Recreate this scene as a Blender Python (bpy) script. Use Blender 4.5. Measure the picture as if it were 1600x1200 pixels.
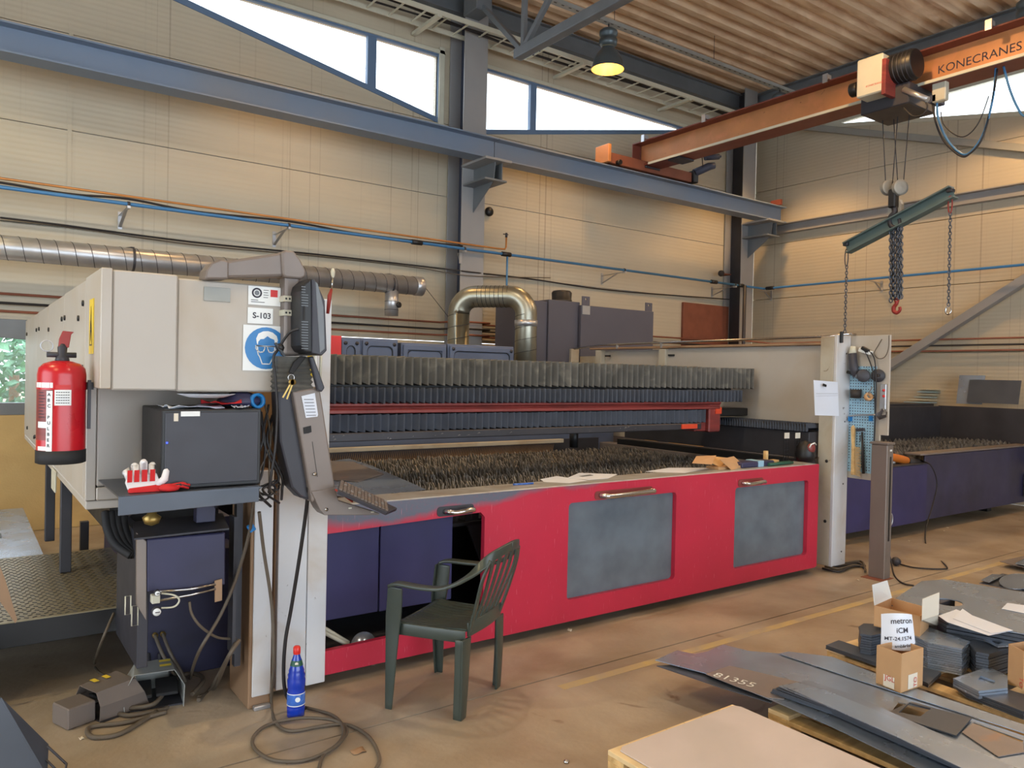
import bpy, bmesh, math, random
from mathutils import Vector, Matrix
from mathutils.geometry import tessellate_polygon
random.seed(7)
SC = bpy.context.scene
for o in list(bpy.data.objects): bpy.data.objects.remove(o)
# ---------------------------------------------------------------- camera
YAW, PITCH, ROLL, FPX, EYE = 0.622686431, -0.0119466, 0.0214397, 1202.33, 1.65
D = Vector((math.sin(YAW)*math.cos(PITCH), math.cos(YAW)*math.cos(PITCH), math.sin(PITCH)))
R0 = Vector((math.cos(YAW), -math.sin(YAW), 0)); U0 = R0.cross(D)
RT = math.cos(ROLL)*R0 + math.sin(ROLL)*U0
UP = -math.sin(ROLL)*R0 + math.cos(ROLL)*U0
CAM = Vector((0, 0, EYE))
cd = bpy.data.cameras.new('camera'); cam = bpy.data.objects.new('camera', cd)
SC.collection.objects.link(cam); SC.camera = cam
m = Matrix((RT, UP, -D)).transposed().to_4x4(); m.translation = CAM
cam.matrix_world = m
cd.sensor_fit = 'HORIZONTAL'; cd.sensor_width = 36.0; cd.lens = 36.0*FPX/1600.0
cd.clip_start = 0.05; cd.clip_end = 200
# ---------------------------------------------------------------- world
W = bpy.data.worlds.new('world'); SC.world = W; W.use_nodes = True
nt = W.node_tree; nt.nodes.clear()
wo = nt.nodes.new('ShaderNodeOutputWorld'); bg = nt.nodes.new('ShaderNodeBackground')
bg.inputs['Color'].default_value = (0.80, 0.90, 1.0, 1); bg.inputs['Strength'].default_value = 4.2
nt.links.new(bg.outputs[0], wo.inputs[0])
SC.view_settings.view_transform = 'Standard'; SC.view_settings.look = 'None'
SC.view_settings.exposure = 0.18; SC.view_settings.gamma = 1.0
SC.view_settings.use_curve_mapping = False
LAMP_W, REAR_W = 150.0, 75.0      # watts of the high bay lamps
WARM, WARM2, YEL = (1, .58, .24), (1, .84, .66), (1, .80, .42)

# ---------------------------------------------------------------- helpers
def V(*a): return Vector(a)
def at(ax, c, px, py):
    """world point seen at pixel (px,py) of the 1600x1200 photograph on the plane ax=c"""
    v = D + RT*((px-800)/FPX) - UP*((py-600)/FPX)
    i = 'xyz'.index(ax); t = (c-CAM[i])/v[i]
    return CAM + v*t
def lin(c):
    return tuple(((x/255)/12.92 if x/255 <= .04045 else ((x/255+.055)/1.055)**2.4) for x in c)
MATS = {}
def mat(name, col, rough=.5, metal=0.0, var=.12, scale=4.0, col2=None, mix=.5, c2scale=2.0, bump=0.0, bscale=60,
        stretch=(1,1,1), emit=None, estr=0, alpha=None, world=False, spec=.5, trans=0, rust=None, rustamt=.5, rscale=3.0, rvar=.15):
    if name in MATS: return MATS[name]
    M = bpy.data.materials.new(name); M.use_nodes = True; n = M.node_tree; N = n.nodes; L = n.links
    b = N['Principled BSDF']; tc = N.new('ShaderNodeTexCoord'); mp = N.new('ShaderNodeMapping')
    if world:
        g = N.new('ShaderNodeNewGeometry'); L.new(g.outputs['Position'], mp.inputs[0])
    else:
        oi = N.new('ShaderNodeObjectInfo'); ad = N.new('ShaderNodeVectorMath'); ad.operation = 'ADD'
        sc_ = N.new('ShaderNodeMath'); sc_.operation = 'MULTIPLY'; sc_.inputs[1].default_value = 37.0
        L.new(oi.outputs['Random'], sc_.inputs[0]); L.new(tc.outputs['Object'], ad.inputs[0]); L.new(sc_.outputs[0], ad.inputs[1])
        L.new(ad.outputs[0], mp.inputs[0])
    mp.inputs['Scale'].default_value = stretch
    def noise(s, det=5, dist=0):
        q = N.new('ShaderNodeTexNoise'); q.inputs['Scale'].default_value = s; q.inputs['Detail'].default_value = det
        q.inputs['Distortion'].default_value = dist; L.new(mp.outputs[0], q.inputs['Vector']); return q
    def rampm(src, a, b_):
        r = N.new('ShaderNodeMapRange'); r.inputs['From Min'].default_value = a; r.inputs['From Max'].default_value = b_
        L.new(src, r.inputs['Value']); return r.outputs[0]
    def mixc(f, A, B):
        x = N.new('ShaderNodeMix'); x.data_type = 'RGBA'
        if hasattr(f, 'links'): L.new(f, x.inputs[0])
        else: x.inputs[0].default_value = f
        for s, i in ((A, 6), (B, 7)):
            if hasattr(s, 'links'): L.new(s, x.inputs[i])
            else: x.inputs[i].default_value = (*s, 1)
        return x.outputs[2]
    c = lin(col); n1 = noise(scale)
    cur = mixc(rampm(n1.outputs[0], .3, .7), tuple(max(0, x*(1-var)) for x in c), tuple(min(1, x*(1+var)) for x in c))
    if col2 is not None:
        n2 = noise(c2scale, 8, .6); cur = mixc(rampm(n2.outputs[0], .60-mix*.35, .86-mix*.2), cur, lin(col2))
    if rust is not None:
        n3 = noise(rscale, 10, 1.0); cur = mixc(rampm(n3.outputs[0], .72-rustamt*.3, .76-rustamt*.2), cur, lin(rust))
    L.new(cur, b.inputs['Base Color'])
    M['_cur'] = 0
    n4 = noise(scale*2.3); r = N.new('ShaderNodeMapRange'); r.inputs['To Min'].default_value = max(.02, rough-rvar*rough); r.inputs['To Max'].default_value = min(1, rough+rvar*rough)
    L.new(n4.outputs[0], r.inputs['Value']); L.new(r.outputs[0], b.inputs['Roughness'])
    b.inputs['Metallic'].default_value = metal; b.inputs['Specular IOR Level'].default_value = spec
    if trans: b.inputs['Transmission Weight'].default_value = trans
    if alpha is not None: b.inputs['Alpha'].default_value = alpha
    if bump:
        nb = noise(bscale, 4); bp = N.new('ShaderNodeBump'); bp.inputs['Strength'].default_value = bump; bp.inputs['Distance'].default_value = .01
        L.new(nb.outputs[0], bp.inputs['Height']); L.new(bp.outputs[0], b.inputs['Normal'])
    if emit:
        b.inputs['Emission Color'].default_value = (*lin(emit), 1); b.inputs['Emission Strength'].default_value = estr
    MATS[name] = M
    M['_x'] = 0
    return M

class MB:
    def __init__(s): s.v = []; s.f = []; s.sm = []
    def add(s, vs, fs, smooth=False):
        k = len(s.v); s.v += [tuple(x) for x in vs]; s.f += [tuple(i+k for i in f) for f in fs]; s.sm += [smooth]*len(fs); return s
    def box(s, x0, x1, y0, y1, z0, z1):
        return s.add([(x, y, z) for x in (x0, x1) for y in (y0, y1) for z in (z0, z1)],
                     [(0,1,3,2), (4,6,7,5), (0,4,5,1), (2,3,7,6), (0,2,6,4), (1,5,7,3)])
    def obox(s, c, ax, ay, az):
        c = Vector(c); ax, ay, az = Vector(ax), Vector(ay), Vector(az)
        return s.add([c+ax*i+ay*j+az*k for i in (-1,1) for j in (-1,1) for k in (-1,1)],
                     [(0,1,3,2), (4,6,7,5), (0,4,5,1), (2,3,7,6), (0,2,6,4), (1,5,7,3)])
    def bar(s, p0, p1, w, h, up=(0,0,1)):
        p0, p1 = Vector(p0), Vector(p1); d = (p1-p0); l = d.length/2; d.normalize(); u = Vector(up)
        sd = d.cross(u); sd.normalize(); u = sd.cross(d)
        return s.obox((p0+p1)/2, d*l, sd*w/2, u*h/2)
    def ext(s, pts, vec, holes=()):
        """planar polygon (3D points) extruded by vec, with holes"""
        vec = Vector(vec); loops = [[Vector(p) for p in pts]]+[[Vector(p) for p in h] for h in holes]
        allp = [p for l in loops for p in l]; n = len(allp)
        if holes: tri = [tuple(t) for t in tessellate_polygon(loops)]
        else: tri = [tuple(range(n))]
        # orient: compare with vec
        fs = []; vs = allp+[p+vec for p in allp]
        nrm = Vector((0,0,0)); l0 = loops[0]
        for i in range(len(l0)): nrm += l0[i].cross(l0[(i+1) % len(l0)])
        flip = nrm.dot(vec) > 0
        for t in tri:
            if len(t) == 3:
                tn = (allp[t[1]]-allp[t[0]]).cross(allp[t[2]]-allp[t[0]]); t = t if tn.dot(vec) < 0 else t[::-1]
            else: t = t[::-1] if flip else t
            fs.append(t); fs.append(tuple(i+n for i in t[::-1]))
        k = 0
        for li, l in enumerate(loops):
            m_ = len(l); nn = Vector((0,0,0))
            for i in range(m_): nn += l[i].cross(l[(i+1) % m_])
            fl = (nn.dot(vec) > 0) ^ (li > 0)
            for i in range(m_):
                a, b = k+i, k+(i+1) % m_
                fs.append((a, b, b+n, a+n) if fl else (b, a, a+n, b+n))
            k += m_
        return s.add(vs, fs)
    def tube(s, path, r, n=8, closed=False, caps=True, smooth=True):
        P = [Vector(p) for p in path]; m_ = len(P); rs = r if isinstance(r, (list, tuple)) else [r]*m_
        t0 = (P[1]-P[0]).normalized(); u = Vector((0,0,1)) if abs(t0.z) < .9 else Vector((1,0,0))
        u = (u-t0*u.dot(t0)).normalized(); vs = []; 
        for i in range(m_):
            a = P[i-1] if (i > 0 or closed) else P[i]; b = P[(i+1) % m_] if (i < m_-1 or closed) else P[i]
            t = (b-a)
            if t.length < 1e-9: t = t0
            t.normalize(); u = u-t*u.dot(t)
            if u.length < 1e-6: u = t.orthogonal()
            u.normalize(); w = t.cross(u)
            for k in range(n):
                A = 2*math.pi*k/n; vs.append(P[i]+u*math.cos(A)*rs[i]+w*math.sin(A)*rs[i])
        fs = []
        for i in range(m_ if closed else m_-1):
            for k in range(n):
                a = i*n+k; b = i*n+(k+1) % n; j = ((i+1) % m_)*n; fs.append((a, b, j+(k+1) % n, j+k))
        s.add(vs, fs, smooth)
        if caps and not closed:
            k = len(s.v)-m_*n; s.f.append(tuple(k+i for i in range(n))[::-1]); s.f.append(tuple(k+(m_-1)*n+i for i in range(n))); s.sm += [False, False]
        return s
    def cyl(s, p0, p1, r0, r1=None, n=16, smooth=True): 
        return s.tube([p0, p1], [r0, r0 if r1 is None else r1], n, smooth=smooth)
    def lathe(s, c, prof, n=20, ax=(0,0,1), smooth=True, caps=False):
        c = Vector(c); ax = Vector(ax).normalized(); u = ax.orthogonal().normalized(); w = ax.cross(u); vs = []; fs = []
        for r, h in prof:
            for k in range(n):
                A = 2*math.pi*k/n; vs.append(c+ax*h+(u*math.cos(A)+w*math.sin(A))*r)
        for i in range(len(prof)-1):
            for k in range(n):
                a = i*n+k; b = i*n+(k+1) % n; fs.append((a, b, b+n, a+n))
        s.add(vs, fs, smooth)
        if caps:
            k = len(s.v)-len(prof)*n; s.f.append(tuple(k+i for i in range(n))[::-1]); s.f.append(tuple(k+(len(prof)-1)*n+i for i in range(n))); s.sm += [False, False]
        return s

WPOS = {}
def tag(o, label=None, cat=None, group=None, kind=None):
    if label: o['label'] = label
    if cat: o['category'] = cat
    if group: o['group'] = group
    if kind: o['kind'] = kind
    return o
def thing(name, loc, label, cat, group=None, kind=None):
    o = bpy.data.objects.new(name, None); SC.collection.objects.link(o); o.location = loc; o.empty_display_size = .1
    WPOS[o.name] = Vector(loc); return tag(o, label, cat, group, kind)
def build(name, mb, m, parent=None, bev=0, label=None, cat=None, group=None, kind=None, seg=1, sub=0):
    me = bpy.data.meshes.new(name)
    xs = [v[0] for v in mb.v]; ys = [v[1] for v in mb.v]; zs = [v[2] for v in mb.v]
    c = Vector(((min(xs)+max(xs))/2, (min(ys)+max(ys))/2, min(zs)))
    me.from_pydata([(v[0]-c.x, v[1]-c.y, v[2]-c.z) for v in mb.v], [], mb.f)
    me.polygons.foreach_set('use_smooth', mb.sm); me.update()
    if isinstance(m, str): m = MATS[m]
    me.materials.append(m)
    o = bpy.data.objects.new(name, me); SC.collection.objects.link(o)
    if parent is not None: o.parent = parent; o.location = c-WPOS[parent.name]
    else: o.location = c
    WPOS[o.name] = c
    if bev:
        b = o.modifiers.new('bevel', 'BEVEL'); b.width = bev; b.segments = seg; b.limit_method = 'ANGLE'; b.angle_limit = .6
    if sub:
        b = o.modifiers.new('sub', 'SUBSURF'); b.levels = sub; b.render_levels = sub
    return tag(o, label, cat, group, kind)
def share(o, parent, dloc, label=None, group=None, cat=None):
    """copy of one object (sharing its mesh) moved by dloc"""
    c = o.copy(); SC.collection.objects.link(c); c.parent = parent; c.location = o.location+Vector(dloc)
    WPOS[c.name] = WPOS[o.name]+Vector(dloc)
    return tag(c, label, cat, group)
def text_mb(body, origin, right, up, size, depth=.0012, extr=None, align='LEFT', bold=0):
    cu = bpy.data.curves.new('txt', 'FONT'); cu.body = body; cu.size = 1; cu.align_x = align; cu.offset = bold
    cu.resolution_u = 3
    o = bpy.data.objects.new('txt', cu); SC.collection.objects.link(o)
    dg = bpy.context.evaluated_depsgraph_get(); me = bpy.data.meshes.new_from_object(o.evaluated_get(dg))
    right, up = Vector(right), Vector(up); nrm = right.cross(up).normalized(); origin = Vector(origin)
    mb = MB(); mb.add([origin+right*v.co.x*size+up*v.co.y*size+nrm*depth for v in me.vertices], [tuple(p.vertices) for p in me.polygons])
    bpy.data.objects.remove(o); bpy.data.meshes.remove(me); bpy.data.curves.remove(cu)
    return mb
def arc(c, r, a0, a1, n, u, w):
    c, u, w = Vector(c), Vector(u), Vector(w)
    return [c+u*r*math.cos(a0+(a1-a0)*i/n)+w*r*math.sin(a0+(a1-a0)*i/n) for i in range(n+1)]
def bez(pts, n=8):
    P = [Vector(p) for p in pts]; out = []
    for i in range(len(P)-1):
        a = P[max(i-1, 0)]; b = P[i]; c = P[i+1]; d = P[min(i+2, len(P)-1)]
        for k in range(n):
            t = k/n; out.append(.5*((2*b)+(c-a)*t+(2*a-5*b+4*c-d)*t*t+(3*b-a-3*c+d)*t**3))
    out.append(P[-1]); return out
def ibeam(mb, p0, p1, w, h, tf=.015, tw=.01, up=(0,0,1)):
    p0, p1 = Vector(p0), Vector(p1); d = (p1-p0).normalized(); u = Vector(up); sd = d.cross(u).normalized(); u = sd.cross(d)
    for sg in (-1, 1):
        off = u*sg*(h/2-tf/2); mb.bar(p0+off, p1+off, w, tf, u)
    mb.bar(p0, p1, tw, h-2*tf, u); return mb
def chain_mb(mb, p0, p1, ll=.05, r=.005, wob=0.0):
    p0, p1 = Vector(p0), Vector(p1); d = p1-p0; n = max(2, int(d.length/(ll*.72))); d.normalize()
    a = d.orthogonal().normalized(); b = d.cross(a)
    for i in range(n):
        c = p0+(p1-p0)*((i+.5)/n); s_ = a if i % 2 else b
        if wob: c = c+a*random.uniform(-wob, wob)+b*random.uniform(-wob, wob)
        path = []
        for k in range(8):
            A = 2*math.pi*k/8; path.append(c+d*math.cos(A)*ll/2+s_*math.sin(A)*ll*.3)
        mb.tube(path, r, 5, closed=True)
    return mb

# ---------------------------------------------------------------- materials
mat('concrete', (166,152,133), .5, var=.13, scale=2.2, col2=(140,122,100), mix=.6, c2scale=1.7, bump=.2, bscale=30, world=True, rust=(120,102,84), rustamt=.1, rscale=2.4, rvar=.35)
mat('ledge_steel', (176,176,174), .38, .2, var=.1, scale=5, col2=(140,128,114), mix=.4, c2scale=5)
mat('steelpaint', (112,118,124), .45, .1, var=.08)
mat('steelpaint_light', (150,152,148), .5, .1, var=.08)
mat('darksteel', (62,62,68), .5, .3, var=.15)
mat('black', (26,27,30), .45, var=.2)
mat('blackmatte', (34,34,38), .85, var=.25, scale=12)
mat('beige', (184,178,170), .45, var=.05, scale=1.5, col2=(176,162,142), mix=.35, c2scale=1.5)
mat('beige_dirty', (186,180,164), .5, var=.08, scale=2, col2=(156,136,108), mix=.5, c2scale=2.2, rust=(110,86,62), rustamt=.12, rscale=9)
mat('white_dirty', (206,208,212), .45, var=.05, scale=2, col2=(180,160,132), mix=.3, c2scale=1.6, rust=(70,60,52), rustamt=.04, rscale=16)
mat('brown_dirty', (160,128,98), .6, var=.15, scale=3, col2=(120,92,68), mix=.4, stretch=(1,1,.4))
mat('navy', (54,52,98), .5, var=.15, scale=2.5, col2=(44,44,84), mix=.5, c2scale=1.6)
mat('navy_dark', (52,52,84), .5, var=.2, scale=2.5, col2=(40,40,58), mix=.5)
mat('rail_blue', (120,136,158), .5, .1, var=.07, scale=1, col2=(138,138,140), mix=.4, c2scale=.5)
mat('column_paint', (150,150,150), .5, .05, var=.06, scale=2)
mat('column_dark', (66,74,96), .5, .1, var=.1)
mat('crane_orange', (196,134,84), .45, .1, var=.12, scale=3, col2=(212,140,96), mix=.3, c2scale=5, rust=(120,66,40), rustamt=.12, rscale=8)
mat('crane_flange', (124,66,54), .5, .1, var=.12)
mat('pipe_blue', (66,124,176), .4, .1, var=.06)
mat('pipe_copper', (196,132,72), .4, .4, var=.12)
mat('pipe_black', (44,38,36), .6, var=.15)
mat('galv', (182,184,188), .34, .7, var=.12, scale=6, rvar=.3)
mat('galv_brown', (156,154,140), .34, .85, var=.15, scale=6, rvar=.3)
mat('chrome', (200,200,200), .18, 1.0, var=.04)
mat('chainsteel', (92,98,108), .4, .7, var=.2, scale=20)
mat('hookred', (150,50,44), .5, .2)
mat('spreader', (96,116,116), .45, .2, var=.08)
mat('slat', (136,132,126), .5, .35, var=.45, scale=14, col2=(54,54,58), mix=.6, c2scale=9, rust=(170,158,136), rustamt=.3, rscale=5)
mat('sheet', (158,172,190), .26, .6, var=.12, scale=2, col2=(142,146,156), mix=.3, c2scale=2.2, rvar=.4)
mat('sheet_rusty', (142,134,132), .42, .35, var=.15, scale=2, col2=(120,112,108), mix=.5, rust=(150,126,112), rustamt=.3, rscale=3)
mat('sheet_dark', (80,86,96), .36, .4, var=.15, scale=3)
mat('wood', (214,180,124), .7, var=.2, scale=6, col2=(176,138,88), mix=.45, c2scale=5, stretch=(.3,3,3))
mat('woodpale', (222,196,150), .7, var=.12, scale=8)
mat('cardboard', (190,150,108), .8, var=.08, scale=5)
mat('cardboard_in', (214,172,116), .8, var=.06, scale=5)
mat('board', (198,186,180), .6, var=.05, scale=3, col2=(186,176,168), mix=.5)
mat('paper', (220,227,240), .7, var=.03)
mat('paper_warm', (224,216,200), .7, var=.04)
mat('ink', (60,60,72), .8, var=.05)
mat('chalk', (214,214,210), .8)
mat('signblue', (24,120,190), .35, var=.03)
mat('signwhite', (232,236,236), .4, var=.02)
mat('signred', (206,50,50), .5)
mat('labelyellow', (228,198,60), .5, var=.05)
mat('extred', (190,24,36), .28, var=.05, spec=.6)
mat('bottleblue', (20,56,170), .12, var=.1, spec=.7)
mat('capred', (214,44,34), .35)
mat('labelblue', (60,110,200), .4, var=.2, scale=30, col2=(190,210,230), mix=.2, c2scale=30)
mat('plastic_green', (58,66,60), .33, var=.08, scale=3, spec=.5)
mat('armgrey', (122,112,106), .42, .2, var=.06)
mat('armdark', (54,54,62), .45, .1, var=.08)
mat('bellows', (86,85,81), .75, var=.18, scale=7, col2=(134,130,120), mix=.2, c2scale=8)
mat('bellows_dark', (62,68,80), .75, var=.18, scale=7)
mat('gantryred', (146,62,58), .45, var=.2, scale=4, col2=(96,46,44), mix=.6, c2scale=4, stretch=(.4,1,3), rust=(214,120,110), rustamt=.08, rscale=7)
mat('orangered', (216,74,44), .5, var=.1)
mat('cable', (92,82,70), .6, var=.15)
mat('cable_dark', (36,34,36), .5, var=.1)
mat('glovewhite', (226,224,226), .85, var=.08)
mat('glovered', (196,30,34), .8, var=.1)
mat('rubber', (32,32,34), .7)
mat('brass', (168,140,80), .35, .7)
mat('filtergrey', (84,84,96), .55, .1, var=.06, scale=2)
mat('rearpanel', (92,104,130), .5, .1, var=.12, scale=3)
mat('rustpanel', (132,78,58), .7, var=.12, scale=5)
mat('pegblue', (150,190,214), .5, var=.06)
mat('orangetool', (206,116,40), .5, var=.1)
mat('greentool', (34,84,66), .5, var=.12)
mat('plinth', (200,172,118), .8, var=.1, scale=2, col2=(176,144,96), mix=.4, bump=.2)
mat('yellowpaint', (196,172,112), .6, var=.1, col2=(170,156,134), mix=.9, c2scale=6, world=True)
mat('framewhite', (200,198,180), .5, var=.05)
mat('frameblue', (96,120,150), .5, var=.05)
mat('treadplate', (150,140,112), .4, .5, var=.1, scale=3)
mat('lampgrey', (96,110,118), .35, .5, var=.08)
mat('reflector', (240,200,120), .3, .2, emit=(255,190,60), estr=.75)
mat('bulb', (255,240,200), .3, emit=(255,236,190), estr=40)
mat('led', (40,60,255), .3, emit=(40,60,255), estr=6)
mat('foliage', (96,150,110), .7, var=.4, scale=6, col2=(150,190,170), mix=.5, c2scale=4)

def wall_mat(name, base, rust):
    M = bpy.data.materials.new(name); M.use_nodes = True; n = M.node_tree; N = n.nodes; L = n.links; b = N['Principled BSDF']
    g = N.new('ShaderNodeNewGeometry')
    def nz(scl, sc, det=4):
        mp = N.new('ShaderNodeMapping'); mp.inputs['Scale'].default_value = scl; L.new(g.outputs['Position'], mp.inputs[0])
        q = N.new('ShaderNodeTexNoise'); q.inputs['Scale'].default_value = sc; q.inputs['Detail'].default_value = det; L.new(mp.outputs[0], q.inputs['Vector']); return q.outputs[0]
    def rng(s, a, b_, lo=0, hi=1):
        r = N.new('ShaderNodeMapRange'); r.inputs['From Min'].default_value = a; r.inputs['From Max'].default_value = b_
        r.inputs['To Min'].default_value = lo; r.inputs['To Max'].default_value = hi; L.new(s, r.inputs['Value']); return r.outputs[0]
    def mul(a, b_):
        r = N.new('ShaderNodeMath'); r.operation = 'MULTIPLY'; L.new(a, r.inputs[0])
        if hasattr(b_, 'links'): L.new(b_, r.inputs[1])
        else: r.inputs[1].default_value = b_
        return r.outputs[0]
    def mixc(f, A, B):
        x = N.new('ShaderNodeMix'); x.data_type = 'RGBA'; L.new(f, x.inputs[0])
        for s, i in ((A, 6), (B, 7)):
            if hasattr(s, 'links'): L.new(s, x.inputs[i])
            else: x.inputs[i].default_value = (*s, 1)
        return x.outputs[2]
    c = mixc(rng(nz((1,1,1), .8), .3, .7), lin(base), tuple(x*.9 for x in lin(base)))
    # horizontal dust film
    c = mixc(mul(rng(nz((.6,.6,14), 1.0), .5, .75), .35), c, tuple(x*.8 for x in lin(base)))
    # narrow vertical run marks gathered in patches
    st = mul(rng(nz((14,14,.02), 1.6, 2), .62, .67), rng(nz((.6,.6,.1), 1.3), .5, .62))
    c = mixc(mul(st, .4), c, lin(rust))
    L.new(c, b.inputs['Base Color']); b.inputs['Roughness'].default_value = .38; b.inputs['Specular IOR Level'].default_value = .45
    sx = N.new('ShaderNodeSeparateXYZ'); L.new(g.outputs['Position'], sx.inputs[0])
    w = N.new('ShaderNodeMath'); w.operation = 'SINE'; L.new(mul(sx.outputs[2], 2*math.pi/.055), w.inputs[0])
    bp = N.new('ShaderNodeBump'); bp.inputs['Strength'].default_value = .35; bp.inputs['Distance'].default_value = .002
    L.new(w.outputs[0], bp.inputs['Height']); L.new(bp.outputs[0], b.inputs['Normal'])
    MATS[name] = M
wall_mat('wallpanel', (198,188,166), (112,92,78))

def red_front():
    M = mat('redfront', (192,44,70), .33, var=.08, scale=2.2, spec=.5)
    n = M.node_tree; N = n.nodes; L = n.links; b = N['Principled BSDF']; old = b.inputs['Base Color'].links[0].from_socket
    g = N.new('ShaderNodeNewGeometry'); sx = N.new('ShaderNodeSeparateXYZ'); L.new(g.outputs['Position'], sx.inputs[0])
    def math_(op, a, c):
        r = N.new('ShaderNodeMath'); r.operation = op
        for i, s in ((0, a), (1, c)):
            if hasattr(s, 'links'): L.new(s, r.inputs[i])
            else: r.inputs[i].default_value = s
        return r.outputs[0]
    nz = N.new('ShaderNodeTexNoise'); nz.inputs['Scale'].default_value = 3; nz.inputs['Detail'].default_value = 9; L.new(g.outputs['Position'], nz.inputs['Vector'])
    nz2 = N.new('ShaderNodeTexNoise'); nz2.inputs['Scale'].default_value = 60; nz2.inputs['Detail'].default_value = 3; L.new(g.outputs['Position'], nz2.inputs['Vector'])
    # paint rubbed through along the top edge, most on the left where people lean
    x = N.new('ShaderNodeMapRange'); x.inputs['From Min'].default_value = 1.9; x.inputs['From Max'].default_value = 3.6; x.inputs['To Min'].default_value = .16; x.inputs['To Max'].default_value = .02
    L.new(sx.outputs[0], x.inputs['Value'])
    lim = math_('SUBTRACT', .97, x.outputs[0]); lim = math_('ADD', lim, math_('MULTIPLY', math_('SUBTRACT', nz.outputs[0], .5), .16))
    d_ = math_('MULTIPLY', math_('SUBTRACT', sx.outputs[2], lim), 22.0); d_.node.use_clamp = True
    d_ = math_('MULTIPLY', d_, math_('ADD', math_('MULTIPLY', nz2.outputs[0], .5), .75)); d_.node.use_clamp = True
    mx = N.new('ShaderNodeMix'); mx.data_type = 'RGBA'; L.new(d_, mx.inputs[0]); L.new(old, mx.inputs[6]); mx.inputs[7].default_value = (*lin((98,102,118)), 1)
    # fine scratches
    mp = N.new('ShaderNodeMapping'); mp.inputs['Scale'].default_value = (30, 1, 3); mp.inputs['Rotation'].default_value = (0, .5, 0); L.new(g.outputs['Position'], mp.inputs[0])
    n3 = N.new('ShaderNodeTexNoise'); n3.inputs['Scale'].default_value = 4; n3.inputs['Detail'].default_value = 4; L.new(mp.outputs[0], n3.inputs['Vector'])
    r3 = N.new('ShaderNodeMapRange'); r3.inputs['From Min'].default_value = .66; r3.inputs['From Max'].default_value = .74; r3.inputs['To Max'].default_value = .5; L.new(n3.outputs[0], r3.inputs['Value'])
    m2 = N.new('ShaderNodeMix'); m2.data_type = 'RGBA'; L.new(r3.outputs[0], m2.inputs[0]); L.new(mx.outputs[2], m2.inputs[6]); m2.inputs[7].default_value = (*lin((226,140,150)), 1)
    L.new(m2.outputs[2], b.inputs['Base Color'])
red_front()
def glass(name, col, a, rough):
    M = bpy.data.materials.new(name); M.use_nodes = True; N = M.node_tree.nodes; L = M.node_tree.links; b = N['Principled BSDF']
    b.inputs['Base Color'].default_value = (*lin(col), 1); b.inputs['Roughness'].default_value = rough
    t = N.new('ShaderNodeBsdfTransparent'); mx = N.new('ShaderNodeMixShader'); mx.inputs[0].default_value = a
    L.new(t.outputs[0], mx.inputs[1]); L.new(b.outputs[0], mx.inputs[2]); L.new(mx.outputs[0], N['Material Output'].inputs[0]); MATS[name] = M
    nz = N.new('ShaderNodeTexNoise'); nz.inputs['Scale'].default_value = 5; nz.inputs['Detail'].default_value = 8
    g = N.new('ShaderNodeNewGeometry'); L.new(g.outputs['Position'], nz.inputs['Vector'])
    rc = N.new('ShaderNodeMapRange'); rc.inputs['From Min'].default_value = .3; rc.inputs['From Max'].default_value = .7; L.new(nz.outputs[0], rc.inputs['Value']); mc_ = N.new('ShaderNodeMix'); mc_.data_type = 'RGBA'; L.new(rc.outputs[0], mc_.inputs[0]); mc_.inputs[6].default_value = (*[x*.85 for x in lin(col)], 1); mc_.inputs[7].default_value = (*[min(1, x*1.18) for x in lin(col)], 1); L.new(mc_.outputs[2], b.inputs['Base Color'])
    r = N.new('ShaderNodeMapRange'); r.inputs['To Min'].default_value = rough*.5; r.inputs['To Max'].default_value = rough*1.8; L.new(nz.outputs[0], r.inputs['Value']); L.new(r.outputs[0], b.inputs['Roughness'])
glass('window_glass', (220,235,240), .12, .05)
glass('dusty_pane', (112,122,132), .84, .12)
# ================================================================ SETTING
XB, YA, ZC = 11.9, 9.0, 6.72
XL, YF = -6.0, -7.0
# floor: base with cast slabs on it, joints between them
fl = build('floor', MB().box(XL-.5, XB+.3, YF-.5, YA+.3, -.2, -.012), 'concrete', kind='structure')
build('joint_filler', MB().box(XL, XB, 3.2, 3.3, -.02, -.0115), 'black', fl)
build('joint_filler', MB().box(.15, .25, YF, 3.2, -.02, -.0115), 'black', fl)
mb0 = [(XL, XB, 3.259, 9.0), (XL, .2, -7, 3.247), (.208, XB, .9, 3.248), (.208, XB, -7, .892)]
for a, b, c, d in mb0:
    build('slab', MB().box(a, b, c, d, -.011, 0), 'concrete', fl)
build('painted_line', MB().box(2.6, 11.5, 3.09, 3.15, 0, .0012), 'yellowpaint', fl, label='worn yellow floor marking line')
# back wall of sandwich panels
wa = build('wall_back', MB().box(XL, XB+.3, YA+.1, YA+.14, 0, 1.15).box(XL, -.9, YA+.1, YA+.14, 1.15, ZC), 'wallpanel', kind='structure')
zj = [1.15, 2.08, 3.04, 4.03, 5.0]
build('concrete_plinth', MB().box(XL, XB, YA-.05, YA+.1, 0, 1.15), 'plinth', wa, bev=.006, label='tan concrete base of the wall')
bays = [(-.55, 5.46), (5.464, XB)]
def wpan(x0, x1, z0, z1, holes=()):
    build('panel', MB().ext([(x0, YA, z0), (x1, YA, z0), (x1, YA, z1), (x0, YA, z1)], (0, .1, 0), holes), 'wallpanel', wa, bev=.004)
g = .004
WIN3 = [(-.55+g, YA), ]
for i in range(4):
    for (x0, x1) in bays:
        if i == 0 and x0 < 0: x0 = .82
        wpan(x0, x1, zj[i]+g, zj[i+1]-g)
w1 = [(.9, 5.86), (4.13, 5.25), (5.13, 5.06), (5.13, 5.88), (.9, 5.88)]
w2 = [(5.88, 5.05), (6.73, 5.21), (9.85, 5.84), (9.85, 5.88), (5.88, 5.88)]
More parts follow.
